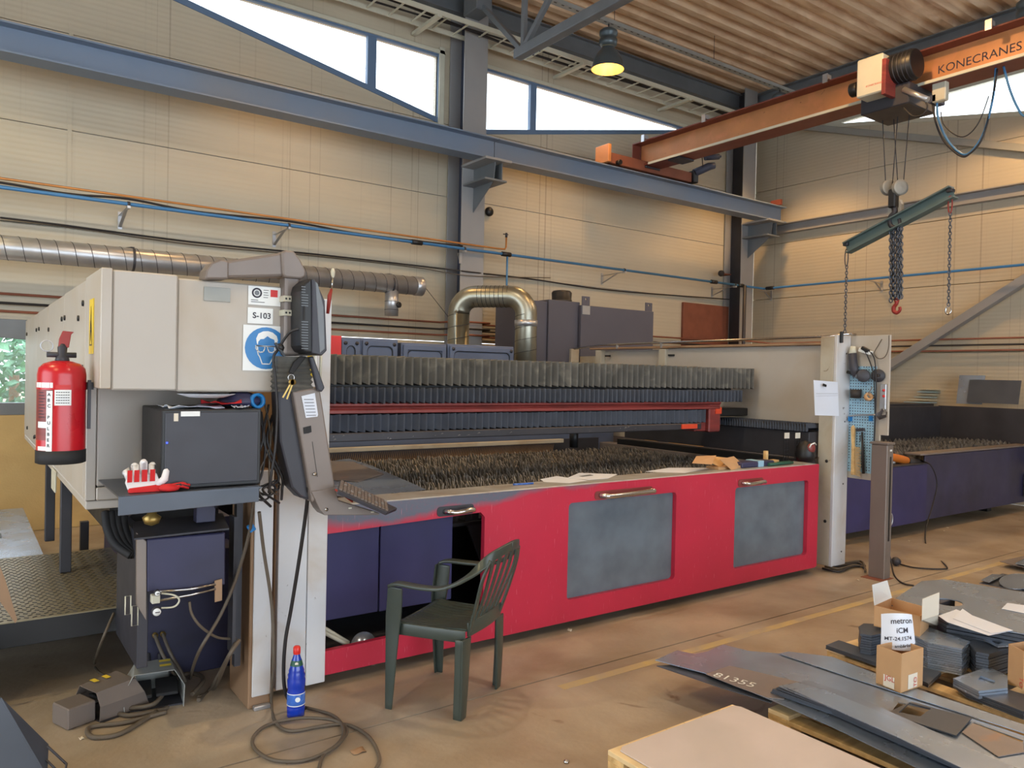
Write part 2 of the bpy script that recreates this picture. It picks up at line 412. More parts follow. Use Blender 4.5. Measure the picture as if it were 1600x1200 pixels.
toy = lambda P, y=YA: [(x, y, z) for x, z in P]
wpan(-.55, 5.46, 5.002, ZC, [toy(w1)]); wpan(5.464, XB, 5.002, ZC, [toy(w2)])
wpan(XL, -.554, 1.15, ZC)
# vertical joint strips
build('joint_strip', MB().box(.86, .90, YA-.006, YA, 2.08, 5.9), 'wallpanel', wa)
def window(name, outer, inner, mull, parent_mat='frameblue'):
    fr = build(name, MB().ext(toy(outer, YA-.015), (0, .05, 0), [toy(inner, YA-.015)]), parent_mat, kind='structure')
    build('pane', MB().ext(toy(inner, YA+.05), (0, .012, 0)), 'window_glass', fr)
    for (a, b, z0, z1) in mull: build('mullion', MB().box(a, b, YA-.01, YA+.06, z0, z1), 'frameblue', fr, bev=.004)
    return fr
def shrink(P, t): 
    cx = sum(p[0] for p in P)/len(P); cz = sum(p[1] for p in P)/len(P); return [(x+(cx-x)*t*.5, z+(cz-z)*t*1.4) for x, z in P]
f = window('window_1', [(.6, 5.86), (4.13, 5.19), (5.2, 4.98), (5.2, 5.95), (.6, 5.95)], [(1.0, 5.86), (4.13, 5.255), (5.13, 5.06), (5.13, 5.87), (1.0, 5.87)], [(4.12, 4.24, 5.23, 5.88)])
build('trim', MB().box(5.14, 5.22, YA-.04, YA+.02, 4.96, 5.99).box(.6, 5.22, YA-.04, YA+.02, 5.9, 5.95), 'framewhite', f, bev=.004)
f = window('window_2', [(5.8, 4.97), (6.73, 5.15), (9.95, 5.80), (9.95, 5.95), (5.8, 5.95)], [(5.88, 5.05), (6.73, 5.215), (9.8, 5.835), (9.8, 5.87), (5.88, 5.87)], [(6.68, 6.79, 5.2, 5.88)])
build('trim', MB().box(5.76, 5.82, YA-.04, YA+.02, 4.95, 5.99).box(5.76, 9.98, YA-.04, YA+.02, 5.9, 5.95), 'framewhite', f, bev=.004)
# small low window on the left, top slightly out of level
f = build('window_3', MB().ext([(-.55, YA-.02, 1.15), (.84, YA-.02, 1.15), (.84, YA-.02, 2.09), (-.55, YA-.02, 2.09)], (0, .1, 0),
      [[(-.45, YA-.02, 1.27), (.74, YA-.02, 1.27), (.74, YA-.02, 1.88), (-.45, YA-.02, 1.96)]]), 'steelpaint', kind='structure', bev=.004)
build('pane', MB().ext([(-.45, YA+.03, 1.27), (.74, YA+.03, 1.27), (.74, YA+.03, 1.88), (-.45, YA+.03, 1.96)], (0, .01, 0)), 'window_glass', f)
# right wall
tox = lambda P, x=XB: [(x, y, z) for y, z in P]
wb = build('wall_right', MB().box(XB+.1, XB+.14, YF, YA+.14, 0, 5.0).box(XB+.1, XB+.14, YF, 2.7, 5.0, ZC).box(XB+.1, XB+.14, 7.5, YA+.14, 5.0, ZC), 'wallpanel', kind='structure')
def wpx(y0, y1, z0, z1, holes=()):
    build('panel', MB().ext([(XB, y0, z0), (XB, y1, z0), (XB, y1, z1), (XB, y0, z1)], (.1, 0, 0), holes), 'wallpanel', wb, bev=.004)
zq = [0.0, 1.15, 2.12, 3.12, 4.1, 5.1]
for i in range(5):
    for (a, b) in ((YF, 2.598), (2.602, YA)): wpx(a, b, zq[i]+g, zq[i+1]-g)
wb2 = [(7.35, 5.97), (3.0, 5.13), (3.0, 5.99), (7.35, 5.99)]
wpx(2.602, YA, 5.102, ZC, [tox(wb2)]); wpx(YF, 2.598, 5.102, ZC)
f = build('window_4', MB().ext(tox([(7.6, 5.95), (2.93, 5.06), (2.93, 6.06), (7.6, 6.06)], XB-.015), (.05, 0, 0), [tox([(7.3, 5.955), (3.0, 5.14), (3.0, 5.98), (7.3, 5.98)], XB-.015)]), 'framewhite', kind='structure')
build('pane', MB().ext(tox([(7.3, 5.955), (3.0, 5.14), (3.0, 5.98), (7.3, 5.98)], XB+.05), (.012, 0, 0)), 'window_glass', f)
# the rest of the hall, unseen gateways behind and left opened for sky light
build('wall_left', MB().box(XL-.15, XL, 5.5, YA, 0, ZC).box(XL-.15, XL, -1.0, 5.5, 4.6, ZC).box(XL-.15, XL, YF, -1.0, 0, ZC), 'wallpanel', kind='structure')
build('wall_front', MB().box(XL, -3.5, YF-.15, YF, 0, ZC).box(-3.5, 8.5, YF-.15, YF, 4.8, ZC).box(8.5, XB, YF-.15, YF, 0, ZC), 'wallpanel', kind='structure')
# ceiling: trapezoidal steel decking, ribs along X
def deck(y0, y1, x0, x1, pitch=.28, dep=.085):
    mb = MB(); y = y0; pts = []
    while y < y1:
        pts += [(y, 0), (y+.10, 0), (y+.135, dep), (y+.155, dep), (y+.165, dep-.012), (y+.185, dep-.012), (y+.195, dep), (y+.245, dep)]; y += pitch
    pts.append((y, 0)); n = len(pts)
    vs = [(x, py, ZC+pz) for x in (x0, x1) for py, pz in pts]
    mb.add(vs, [(i, i+1, n+i+1, n+i) for i in range(n-1)]); return mb
mat('decking', (222,194,160), .5, .1, var=.14, scale=2, col2=(176,138,104), mix=.5, c2scale=5, stretch=(.3,1,1), world=True)
ce = build('ceiling', deck(YF, YA, XL, XB), 'decking', kind='structure')
build('roof_cover', MB().box(XL-.2, XB+.2, YF-.2, YA+.2, ZC+.1, ZC+.25), 'darksteel', ce)

# ---------------------------------------------------------------- steel frame
def column(x, y0, y1, w, label, dark='column_dark'):
    t = thing('steel_column', (x, (y0+y1)/2, 0), label, 'column')
    build('flange', MB().box(x-w/2, x+w/2, y0, y0+.018, 0, ZC), 'column_paint', t, bev=.002)
    build('flange', MB().box(x-w/2, x+w/2, y1-.018, y1, 0, ZC), 'column_paint', t, bev=.002)
    build('web', MB().box(x-.007, x+.007, y0+.018, y1-.018, 0, ZC), dark, t)
    return t
c1 = column(5.485, 8.6, 8.98, .36, 'grey steel column between the two high back windows')
# corbel for the crane rail
def corbel(x, lab, y1=8.6):
    t = thing('crane_rail_bracket', (x, 8.4, 4.1), lab, 'bracket')
    build('top_plate', MB().box(x-.2, x+.2, 8.02, y1, 4.34, 4.37), 'column_paint', t, bev=.003)
    build('bottom_plate', MB().box(x-.17, x+.17, 8.08, y1, 4.10, 4.125), 'steelpaint', t, bev=.003)
    build('web', MB().ext([(x-.006, 8.1, 4.34), (x-.006, y1, 4.34), (x-.006, y1, 3.78), (x-.006, 8.14, 4.1)], (.012, 0, 0)), 'steelpaint', t)
    build('side_plate', MB().box(x+.1, x+.112, 8.1, y1, 4.125, 4.34), 'steelpaint', t)
corbel(5.485, 'grey steel bracket carrying the crane rail on the middle column')
column(11.2, 8.6, 8.98, .34, 'dark steel column in the corner of the two walls', 'darksteel')
corbel(11.2, 'grey steel bracket carrying the crane rail at the corner column')
column(-.55-3.2, 8.6, 8.98, .36, 'grey steel column at the far left of the back wall')
# crane runway rail
t = thing('crane_rail', (5, 8.2, 4.37), 'long grey steel crane rail beam running along the back wall', 'beam')
mb = MB(); ibeam(mb, (XL, 8.2, 4.505), (5.52, 8.2, 4.505), .24, .27, .016, .012); build('beam', mb, 'rail_blue', t)
mb = MB(); ibeam(mb, (5.53, 8.2, 4.505), (11.55, 8.2, 4.505), .24, .27, .016, .012); build('beam', mb, 'rail_blue', t)
build('rail_head', MB().box(XL, 11.5, 8.17, 8.23, 4.641, 4.67), 'darksteel', t)
build('end_stop', MB().box(11.4, 11.45, 8.1, 8.3, 4.67, 4.76), 'crane_flange', t)
# steel on the right wall
t = thing('wall_beam', (XB-.06, 4, 4.28), 'grey channel beam fixed level along the right wall', 'beam')
build('channel', MB().box(XB-.12, XB-.002, -2, 8.95, 4.26, 4.275).box(XB-.12, XB-.002, -2, 8.95, 4.42, 4.435).box(XB-.02, XB-.002, -2, 8.95, 4.275, 4.42), 'column_paint', t)
a = at('x', XB-.08, 1240, 197); b = at('x', XB-.08, 1600, 232); dd = b-a
t = thing('diagonal_brace', a, 'grey steel brace sloping down under the high right window', 'beam'); mb = MB(); mb.bar(a-dd*.02, a+dd*1.6, .1, .11, (1,0,0)); build('angle_bar', mb, 'steelpaint_light', t, bev=.004)
a = at('x', XB-.12, 1390, 572); b = at('x', XB-.12, 1600, 438); dd = b-a
t = thing('diagonal_brace', a, 'thick grey steel brace rising to the right behind the second slat table', 'beam'); mb = MB(); mb.bar(a-dd*.25, a+dd*2, .12, .14, (1,0,0)); build('angle_bar', mb, 'column_paint', t, bev=.004)
# roof girder along the right wall
t = thing('roof_girder', (11.45, 3, 6.3), 'grey steel roof girder above the high right window', 'beam')
mb = MB(); ibeam(mb, (11.5, YF, 6.53), (11.5, 8.9, 6.53), .2, .36, .016, .012); build('beam', mb, 'steelpaint', t)
t = thing('eaves_beam', (3, 8.75, 6.4), 'dark steel beam under the roof edge above the cable ladder', 'beam')
mb = MB(); ibeam(mb, (XL, 8.86, 6.56), (11.3, 8.86, 6.56), .14, .26, .014, .01); build('beam', mb, 'steelpaint', t)
# truss
t = thing('roof_truss', (5.4, 4, 5.5), 'grey tubular roof truss springing from the middle column', 'truss')
build('bottom_chord', MB().box(5.34, 5.46, -6.9, 7.56, 5.43, 5.55), 'steelpaint', t, bev=.012, seg=2)
build('top_chord', MB().box(5.33, 5.47, -6.9, 8.6, 6.58, 6.70), 'steelpaint', t, bev=.01)
build('post', MB().box(5.37, 5.43, 7.40, 7.46, 5.55, 6.58), 'steelpaint', t, bev=.005)
build('seat_plate', MB().box(5.28, 5.52, 8.3, 8.62, 6.3, 6.58), 'steelpaint', t, bev=.01)
build('diagonal', MB().bar((5.4, 8.4, 6.42), (5.4, 7.5, 5.55), .06, .06, (1,0,0)), 'steelpaint', t, bev=.005)
y = 7.4; k = 0
while y > -6:
    build('diagonal', MB().bar((5.4, y, 5.55 if k % 2 == 0 else 6.58), (5.4, y-1.2, 6.58 if k % 2 == 0 else 5.55), .06, .06, (1,0,0)), 'steelpaint', t, bev=.005); y -= 1.2; k += 1
# cable ladder
t = thing('cable_ladder', (5, 8.55, 6.1), 'white metal cable ladder hung below the roof along the back wall', 'cable tray')
build('side_rail', MB().box(-1, 11.2, 8.76, 8.78, 6.07, 6.13), 'framewhite', t); build('side_rail', MB().box(-1, 11.2, 8.33, 8.35, 6.07, 6.13), 'framewhite', t)
r0 = build('rung', MB().box(-.9, -.88, 8.35, 8.76, 6.085, 6.1), 'framewhite', t)
for i in range(1, 40): share(r0, t, (i*.305, 0, 0))
for x in (.8, 2.8, 4.75, 7.1, 9.3): 
    build('support_arm', MB().box(x-.03, x+.03, 8.3, 8.98, 6.03, 6.07), 'framewhite', t)
build('cable', MB().tube(bez([(-1, 8.6, 6.12), (2, 8.55, 6.1), (4, 8.45, 6.12), (6.5, 8.6, 6.1), (9, 8.5, 6.12), (11, 8.6, 6.12)]), .02, 6), 'cable_dark', t)
build('cable', MB().tube(bez([(-1, 8.48, 6.12), (2, 8.65, 6.1), (4.4, 8.6, 6.12), (6.5, 8.45, 6.1), (11, 8.5, 6.12)]), .014, 6), 'cable_dark', t)
for x, y in ((6.6,7.9),(7.6,8.34),(9.2,8.34),(8.2,8.34)):
    pass
# lighting trunking and high bay lamps
def trunk(y, x0, x1, lab):
    t = thing('lighting_trunking', (x0, y, 6.3), lab, 'trunking')
    build('channel', MB().box(x0, x1, y-.045, y+.045, 6.30, 6.35), 'steelpaint_light', t)
    mb = MB(); n = int((x1-x0)/.12)
    for i in range(n): mb.box(x0+.06+i*.12, x0+.1+i*.12, y-.03, y-.015, 6.297, 6.2995)
    build('slots', mb, 'black', t, kind='stuff')
    for x in [x0+.5+i*2.0 for i in range(int((x1-x0)/2))]:
        build('hanger', MB().cyl((x, y, 6.35), (x, y, ZC+.08), .004, n=6), 'darksteel', t)
trunk(7.6, -5.5, 11.3, 'long perforated metal trunking carrying the glowing high bay lamp')
trunk(.2, -5.5, 11.3, 'perforated metal trunking above the camera')
trunk(3.9, -5.5, 11.3, 'perforated metal trunking at the top right corner of the view')
def lamp(p, lab, col=(1, .62, .28), w=None, lit=True):
    x, y, z = p
    t = thing('high_bay_lamp', (x, y, z-.32), lab, 'lamp')
    build('reflector_shade', MB().lathe((x, y, z-.32), [(.215, 0), (.21, .03), (.19, .12), (.15, .2), (.09, .27), (.085, .29)], 28), 'lampgrey', t)
    build('reflector_lining', MB().lathe((x, y, z-.318), [(.212, 0), (.205, .03), (.185, .12), (.145, .195), (.03, .25)], 28), 'reflector' if lit else 'galv', t)
    build('ballast_housing', MB().lathe((x, y, z-.03), [(.05, 0), (.085, .005), (.115, .04), (.12, .1), (.105, .11), (.105, .15), (.12, .16), (.12, .21), (.08, .24), (.0, .24)], 24), 'lampgrey', t)
    build('bulb', MB().lathe((x, y, z-.23), [(0, 0), (.03, .01), (.045, .05), (.03, .11), (.02, .16)], 12), 'bulb' if lit else 'framewhite', t)
    build('hook', MB().cyl((x, y, z+.2), (x, y, 6.3), .008, n=6), 'darksteel', t)
    if lit:
        ld = bpy.data.lights.new('lamp_light', 'SPOT'); ld.energy = w or LAMP_W; ld.color = col; rear = y > 5; ld.spot_size = 2.1 if rear else 2.75; ld.spot_blend = .6 if rear else .35; ld.shadow_soft_size = .09
        lo = bpy.data.objects.new('lamp_light', ld); SC.collection.objects.link(lo); lo.location = (x, y, z-.30)

lamp((6.9, 7.6, 6.02), 'glowing high bay lamp with orange light hanging above the back wall', WARM, REAR_W*1.3)
lamp((10.6, 7.6, 6.02), 'high bay lamp in the far corner just behind the orange crane beam', WARM, REAR_W*2.2)
lamp((10.25, 3.95, 6.02), 'high bay lamp at the top right corner above the crane lettering', WARM, LAMP_W*1.4)
for x, y, c, lab in ((3.0, 7.6, WARM, 'high bay lamp above the first back window, outside the view'), (-.9, 7.6, YEL, 'high bay lamp above the left end of the back wall'),
        (6.4, 3.9, WARM, 'high bay lamp above the red machine front'), (2.3, 3.9, WARM2, 'high bay lamp above the plastic chair'), (-2, 3.9, YEL, 'high bay lamp left of the control cabinet'),
        (-2.5, .2, YEL, 'added unseen high bay lamp left of the camera'), (3, .2, WARM2, 'added unseen high bay lamp above the pale board'), (8, .2, WARM2, 'added unseen high bay lamp above the stacked steel sheets')):  # this last row is added out of view to brighten the foreground
    lamp((x, y, 6.02), lab, c, REAR_W if y > 5 else (LAMP_W*1.5 if (x, y) == (-2, 3.9) else LAMP_W))
# ---------------------------------------------------------------- pipes on the walls
t = thing('compressed_air_pipe', (5, 8.5, 3.27), 'blue compressed air pipe running along both walls', 'pipe')
yb = 8.5; zb = 3.27
build('pipe', MB().tube([(-3, yb, zb), (10.85, yb, zb)], .019, 10), 'pipe_blue', t)
build('pipe', MB().tube([(10.85, yb, zb), (11.5, yb, zb), (11.55, yb, zb), (11.55, -1, zb)], .019, 10), 'pipe_blue', t)
for x in (4.6, 5.96, 10.2, 10.9): build('coupling', MB().cyl((x-.07, yb, zb), (x+.07, yb, zb), .032, n=12), 'black', t)
build('coupling', MB().cyl((11.55, 8.3, zb), (11.55, 8.45, zb), .032, n=12), 'black', t)
for x in (1.35, 2.98, 5.3, 8.15, 10.75):
    y1 = YA if abs(x-5.3) > .5 else 8.6
    mb = MB(); mb.box(x-.02, x+.02, y1-.01, y1, zb-.18, zb+.0); mb.bar((x, y1, zb-.04), (x, yb-.03, zb-.03), .03, .006); mb.bar((x, y1, zb-.16), (x, yb+.15, zb-.035), .03, .006); mb.box(x-.015, x+.015, yb-.03, yb+.03, zb-.045, zb-.02)
    build('bracket', mb, 'galv', t)
    build('clamp', MB().cyl((x-.012, yb, zb), (x+.012, yb, zb), .026, n=12), 'darksteel', t)
for y in (6.55, 8.6, 4.2):
    mb = MB(); mb.box(XB-.01, XB, y-.02, y+.02, zb-.18, zb); mb.bar((XB, y, zb-.04), (11.52, y, zb-.03), .03, .006); mb.bar((XB, y, zb-.16), (11.7, y, zb-.035), .03, .006); build('bracket', mb, 'galv', t)
build('drop_pipe', MB().tube([(5.98, 8.5, zb), (5.98, 8.5, 1.7)], .014, 8), 'pipe_blue', t)
build('drop_pipe', MB().tube([(10.95, 8.45, zb), (10.95, 8.45, 1.2)], .03, 8), 'darksteel', t)
t = thing('copper_gas_pipe', (2, 8.55, 3.37), 'copper coloured gas pipe with an upturned tap above the blue pipe', 'pipe')
build('pipe', MB().tube([(-3, 8.52, 3.365), (5.85, 8.52, 3.335), (5.95, 8.52, 3.34), (5.97, 8.52, 3.37), (5.97, 8.52, 3.50)], .012, 8), 'pipe_copper', t)
build('tap', MB().cyl((5.97, 8.52, 3.5), (5.97, 8.52, 3.56), .016, n=8).bar((5.92, 8.52, 3.54), (6.0, 8.52, 3.54), .012, .012), 'darksteel', t)
tag(build('wall_hose', MB().tube(bez([(-3, 8.55, 3.335), (0, 8.55, 3.325), (.8, 8.55, 3.30), (1.35, 8.55, 3.33), (2, 8.55, 3.295), (3, 8.55, 3.325), (3.9, 8.55, 3.29), (5.3, 8.55, 3.31)]), .012, 6), 'pipe_black'), 'black hose tied under the copper pipe on the back wall', 'hose')
tag(build('wall_cable', MB().tube(bez([at('y', 8.95, 0, 340), at('y', 8.95, 100, 352), at('y', 8.95, 300, 378), at('y', 8.95, 500, 398), at('y', 8.95, 650, 415), at('y', 8.58, 735, 425), at('y', 8.95, 830, 436), at('y', 8.95, 960, 454), at('y', 8.95, 1142, 468)]), .01, 6), 'pipe_black'), 'thin dark cable sagging along the back wall below the blue pipe', 'cable')
tag(build('wall_cable', MB().tube(bez([at('y', 8.95, 0, 344), at('y', 8.95, 120, 357), at('y', 8.95, 300, 382), at('y', 8.95, 500, 401), at('y', 8.95, 650, 418), at('y', 8.57, 735, 431), at('y', 8.95, 860, 434)]), .006, 6), 'cable'), 'thin grey cable running just under the dark cable', 'cable')
for k, z in enumerate((2.16, 2.24, 2.33)):
    lab = ['lowest of three thin copper pipes low on the two walls', 'middle of three thin copper pipes low on the two walls', 'topmost of three thin copper pipes low on the two walls'][k]
    t = build('copper_line', MB().tube([(-2, 8.93, z), (5.2, 8.93, z), (5.25, 8.55, z), (5.75, 8.55, z), (5.8, 8.93, z), (10.9, 8.93, z), (10.95, 8.5, z), (11.8, 8.5, z-.02), (11.84, 0, z-.02)], .013, 6), 'rustpanel' if k != 1 else 'pipe_black'); tag(t, lab, 'pipe', 'thin pipes low on the wall')
# round black disc on wall, rusty board, wall horn
tag(build('wall_bell', MB().lathe((5.98, 8.97, 3.92), [(0, .05), (.04, .045), (.065, .02), (.065, 0)], 20, ax=(0,-1,0)), 'black'), 'small round black bell on the back wall right of the middle column', 'bell')
a = at('y', 8.97, 1067, 472); b = at('y', 8.97, 1136, 538)
tag(build('rust_board', MB().box(a.x, b.x, 8.95, 8.998, 1.9, a.z), 'rustpanel', bev=.004), 'rust brown square board on the back wall left of the corner column', 'board')
p = at('y', 8.8, 1127, 427)
t = thing('wall_lamp', (p.x, 8.8, p.z), 'small dark round signal horn beside the corner column', 'horn')
build('head', MB().lathe(p, [(0, .03), (.05, .02), (.055, -.02), (.02, -.05)], 14, ax=(-.6,-.8,0)), 'pipe_black', t); build('arm', MB().tube([p, p+V(.25, 0, 0), p+V(.25, .2, 0)], .012, 6), 'rustpanel', t)
# ---------------------------------------------------------------- big spiral duct
def seams(mb, p0, p1, r, pitch, n=20):
    p0, p1 = Vector(p0), Vector(p1); d = (p1-p0); L_ = d.length; d.normalize(); u = d.orthogonal().normalized(); w = d.cross(u); k = int(L_/pitch*n); path = []
    for i in range(k): 
        A = 2*math.pi*i/n; path.append(p0+d*(L_*i/k)+(u*math.cos(A)+w*math.sin(A))*(r+.0005))
    mb.tube(path, .0035, 4, caps=False); return mb
t = thing('spiral_duct', (2, 8.4, 2.6), 'long horizontal spiral steel duct ending in a short downward stub', 'duct')
build('duct_pipe', MB().cyl((-3, 8.4, 2.70), (4.6, 8.4, 2.715), .112, n=28), 'galv', t)
build('seam', seams(MB(), (-1, 8.4, 2.704), (4.55, 8.4, 2.715), .112, .14), 'darksteel', t)
build('end_cap', MB().cyl((4.52, 8.4, 2.715), (4.63, 8.4, 2.715), .118, n=28), 'galv', t, bev=.006)
build('branch_stub', MB().cyl((4.22, 8.4, 2.65), (4.22, 8.4, 2.33), .082, n=22), 'galv', t)
build('seam', MB().cyl((4.22, 8.4, 2.50), (4.22, 8.4, 2.505), .085, n=22).cyl((4.22, 8.4, 2.4), (4.22, 8.4, 2.405), .085, n=22), 'darksteel', t)
build('damper_knob', MB().cyl((4.27, 8.325, 2.46), (4.28, 8.30, 2.46), .035, n=16), 'black', t, bev=.004)
for x in (1.38, 4.2):
    build('hanger', MB().lathe((x, 8.4, 2.708), [(.116, -.012), (.116, .012)], 24, ax=(1,0,0)).bar((x, 8.4, 2.83), (x-.12, 8.99, 2.86), .03, .01), 'darksteel', t)
a = at('y', 8.5, 658, 440); b = at('y', 8.5, 720, 520)
tag(build('guy_wire', MB().tube([(4.62, 8.42, 2.78), b], .004, 5), 'darksteel'), 'thin wire running down from the end of the long duct', 'wire')
# arch duct behind the machine
t = thing('arched_duct', (4.8, 7, 1.2), 'brownish spiral duct making an arch behind the machine', 'duct')
xa, xb_, yd, zt = at('y', 7, 740, 500).x-.02, at('y', 7, 822, 500).x, 7.0, 2.54
# front leg is nearer, rear leg farther
pa = V(xa+.2, 7.6, 0); pb = V(xb_, 7.0, 0); u = (pb-pa).normalized(); rr = .2
path = [pa+V(0,0,1.0), pa+V(0,0,zt-rr)]+arc(pa+u*rr+V(0,0,zt-rr), rr, math.pi, math.pi/2, 6, u, (0,0,1))+arc(pb-u*rr+V(0,0,zt-rr), rr, math.pi/2, 0, 6, u, (0,0,1))+[pb+V(0,0,1.0)]
build('duct_pipe', MB().tube(path, .125, 26), 'galv_brown', t)
mb = MB(); seams(mb, pa+V(0,0,1.0), pa+V(0,0,zt-rr), .125, .14); seams(mb, pb+V(0,0,1.0), pb+V(0,0,zt-rr), .125, .14); seams(mb, pa+u*rr+V(0,0,zt), pb-u*rr+V(0,0,zt), .125, .05, 20); build('seam', mb, 'darksteel', t)
build('collar', MB().cyl(pb+V(0,0,2.2), pb+V(0,0,2.27), .131, n=26), 'galv', t)
# ================================================================ CUTTING MACHINE
FY = 3.8      # front plane of the machine
mc = thing('laser_cutting_machine', (3.9, 5.2, 0), 'large red and navy flatbed laser cutting machine with beige end walls', 'machine')
def XZ(P, y): return [(x, y, z) for x, z in P]
def rrect(x0, x1, z0, z1, r, y, n=4):
    P = []
    for cx, cz, a in ((x1-r, z1-r, 0), (x0+r, z1-r, 90), (x0+r, z0+r, 180), (x1-r, z0+r, 270)):
        for i in range(n+1):
            A = math.radians(a+90*i/n); P.append((cx+r*math.cos(A), y, cz+r*math.sin(A)))
    return P
# red front
outer = XZ([(1.56, .06), (5.96, .06), (5.96, .94), (1.56, .94)], FY)
h1 = XZ([(1.561, .185), (2.55, .205), (2.55, .83), (1.561, .80)], FY)
h1 = [(1.565, FY, .185)]+[(2.55, FY, .205)]+[(2.55, FY, .80), (2.52, FY, .83)]+[(1.565, FY, .80)]
WN = [(3.20, 4.21, .20, .83), (4.87, 5.83, .185, .815)]
holes = [h1]+[rrect(*w, .03, FY) for w in WN]
fp = build('front_panel', MB().ext(outer, (0, .035, 0), holes), 'redfront', mc, label='red painted front panel with worn top edge')
build('side_return', MB().box(5.965, 6.0, 3.81, 4.1, .06, .94), 'redfront', mc, bev=.004)
# raised door edges round the two windows
for i, w in enumerate(WN):
    build('window_pane', MB().box(w[0]-.02, w[1]+.02, FY+.036, FY+.044, w[2]-.02, w[3]+.02), 'dusty_pane', mc, label=['scratched grey plastic window pane in the middle of the red front', 'scratched grey plastic window pane near the right post'][i])
def handle(x0, x1, z, lab, r=.017):
    build('handle_recess', MB().ext(rrect(x0-.05, x1+.01, z-.028, z+.028, .02, FY-.004), (0, .004, 0)), 'gantryred' if x0 > 2.6 else 'darksteel', mc)
    p = bez([(x0, FY, z), (x0+.015, FY-.04, z), (x0+.05, FY-.05, z-.004), ((x0+x1)/2, FY-.055, z), (x1-.05, FY-.05, z+.004), (x1-.015, FY-.04, z), (x1, FY, z)], 4)
    build('handle', MB().tube(p, r, 10), 'chrome', mc, label=lab)
handle(2.27, 2.46, .858, 'small chrome handle above the open navy bay', .015)
handle(3.47, 3.95, .862, 'long chrome bar handle above the middle window', .019)
handle(4.95, 5.2, .848, 'small chrome handle above the right window', .015)
build('ledge', MB().box(1.56, 5.96, 3.812, 4.03, .90, .946), 'ledge_steel', mc, bev=.004, label='worn grey steel ledge along the front of the bed')
# bay behind the open front
build('back_plate', MB().box(1.56, 1.97, 4.02, 4.035, .27, .9), 'navy', mc, bev=.003)
build('back_plate', MB().box(1.976, 2.46, 4.015, 4.03, .27, .9), 'navy', mc, bev=.003)
build('door_stop_bolt', MB().lathe((2.36, 4.01, .80), [(.012, 0), (.012, .01), (0, .012)], 10, ax=(0,-1,0)), 'darksteel', mc)
build('bay_floor', MB().box(1.56, 5.9, 3.9, 6.6, .08, .12), 'darksteel', mc)
build('bay_back', MB().box(1.56, 5.9, 4.5, 4.52, .12, .74), 'black', mc)
p = at('y', 3.95, 560, 1000)
build('scrap_disc', MB().lathe((p.x+.02, 3.93, p.z-.04+.0), [(0, 0), (.085, 0), (.085, .006), (0, .006)], 28, ax=(.1,-1,.25)), 'sheet', mc)
a = at('y', 3.9, 505, 990); b = at('y', 3.88, 548, 1010)
for k in range(2):
    build('white_tube', MB().cyl(a+V(0, .03*k, .01+.02*k), b+V(0, .03*k, .01*k), .012, n=10), 'framewhite', mc)
# inside parts seen dimly through the panes
for x in (3.1, 4.4, 5.5): build('scrap_hopper', MB().ext([(x-.55, 4.1, .85), (x+.55, 4.1, .85), (x+.3, 4.1, .3), (x-.3, 4.1, .3)], (0, .02, 0)), 'darksteel', mc)
# bed: frame and slats
BX0, BX1, BY0, BY1, BZ = 2.30, 5.98, 4.06, 6.45, .90
build('bed_frame', MB().box(1.56, BX0-.02, BY0, 6.6, .80, .885), 'sheet_rusty', mc, bev=.004)
build('bed_frame', MB().box(5.98, 6.14, BY0, 6.6, .80, .90), 'sheet_rusty', mc, bev=.004)
build('bed_tray', MB().box(BX0-.02, BX1, BY0, 6.6, .70, .72), 'black', mc)
def slat_data(L_, pitch, seed, dz=.05):
    rnd = random.Random(seed); mb = MB(); n = int(L_/pitch); th = .0035; vs = []; top = []
    for i in range(n):
        y = i*pitch; h = rnd.uniform(-.018, .012); lean = rnd.uniform(-.012, .012); w = rnd.uniform(.006, .013)
        top += [(0, y, -.0), (lean, y+pitch*.5-w, dz+h-.012), (lean*1.3, y+pitch*.5+w*rnd.uniform(-1,1), dz+h), (lean, y+pitch*.5+w, dz+h-.016)]
    top.append((0, n*pitch, 0)); m_ = len(top)
    for s in (-th, th): vs += [(x+s, y, z) for x, y, z in top]
    vs += [(-th, y, -.11) for _, y, _ in (top[0], top[-1])]+[(th, y, -.11) for _, y, _ in (top[0], top[-1])]
    fs = [(i, i+1, m_+i+1, m_+i) for i in range(m_-1)]
    # side faces as quads to the base
    b0 = len(vs); vs += [(-th, y, -.11) for x, y, z in top]+[(th, y, -.11) for x, y, z in top]
    for i in range(m_-1): fs += [(i, b0+i, b0+i+1, i+1), (m_+i, m_+i+1, b0+m_+i+1, b0+m_+i)]
    mb.add(vs, fs); return mb
def slats(parent, x0, x1, y0, L_, z, step, seed0, skip=lambda x: None):
    protos = []; n = int((x1-x0)/step); rnd = random.Random(seed0)
    for k in range(n):
        x = x0+k*step
        if k < 5:
            mb = slat_data(L_, .052, seed0+k); mb.v = [(a+x, b+y0, c+z) for a, b, c in mb.v]
            o = build('slat', mb, 'slat', parent); protos.append((o, x))
        else:
            o, xo = protos[k % 5]; s = share(o, parent, (x-xo, rnd.uniform(-.02, .02), rnd.uniform(-.008, .006)))
slats(mc, BX0, BX1-.02, BY0+.02, 2.18, BZ-.06, .058, 11)
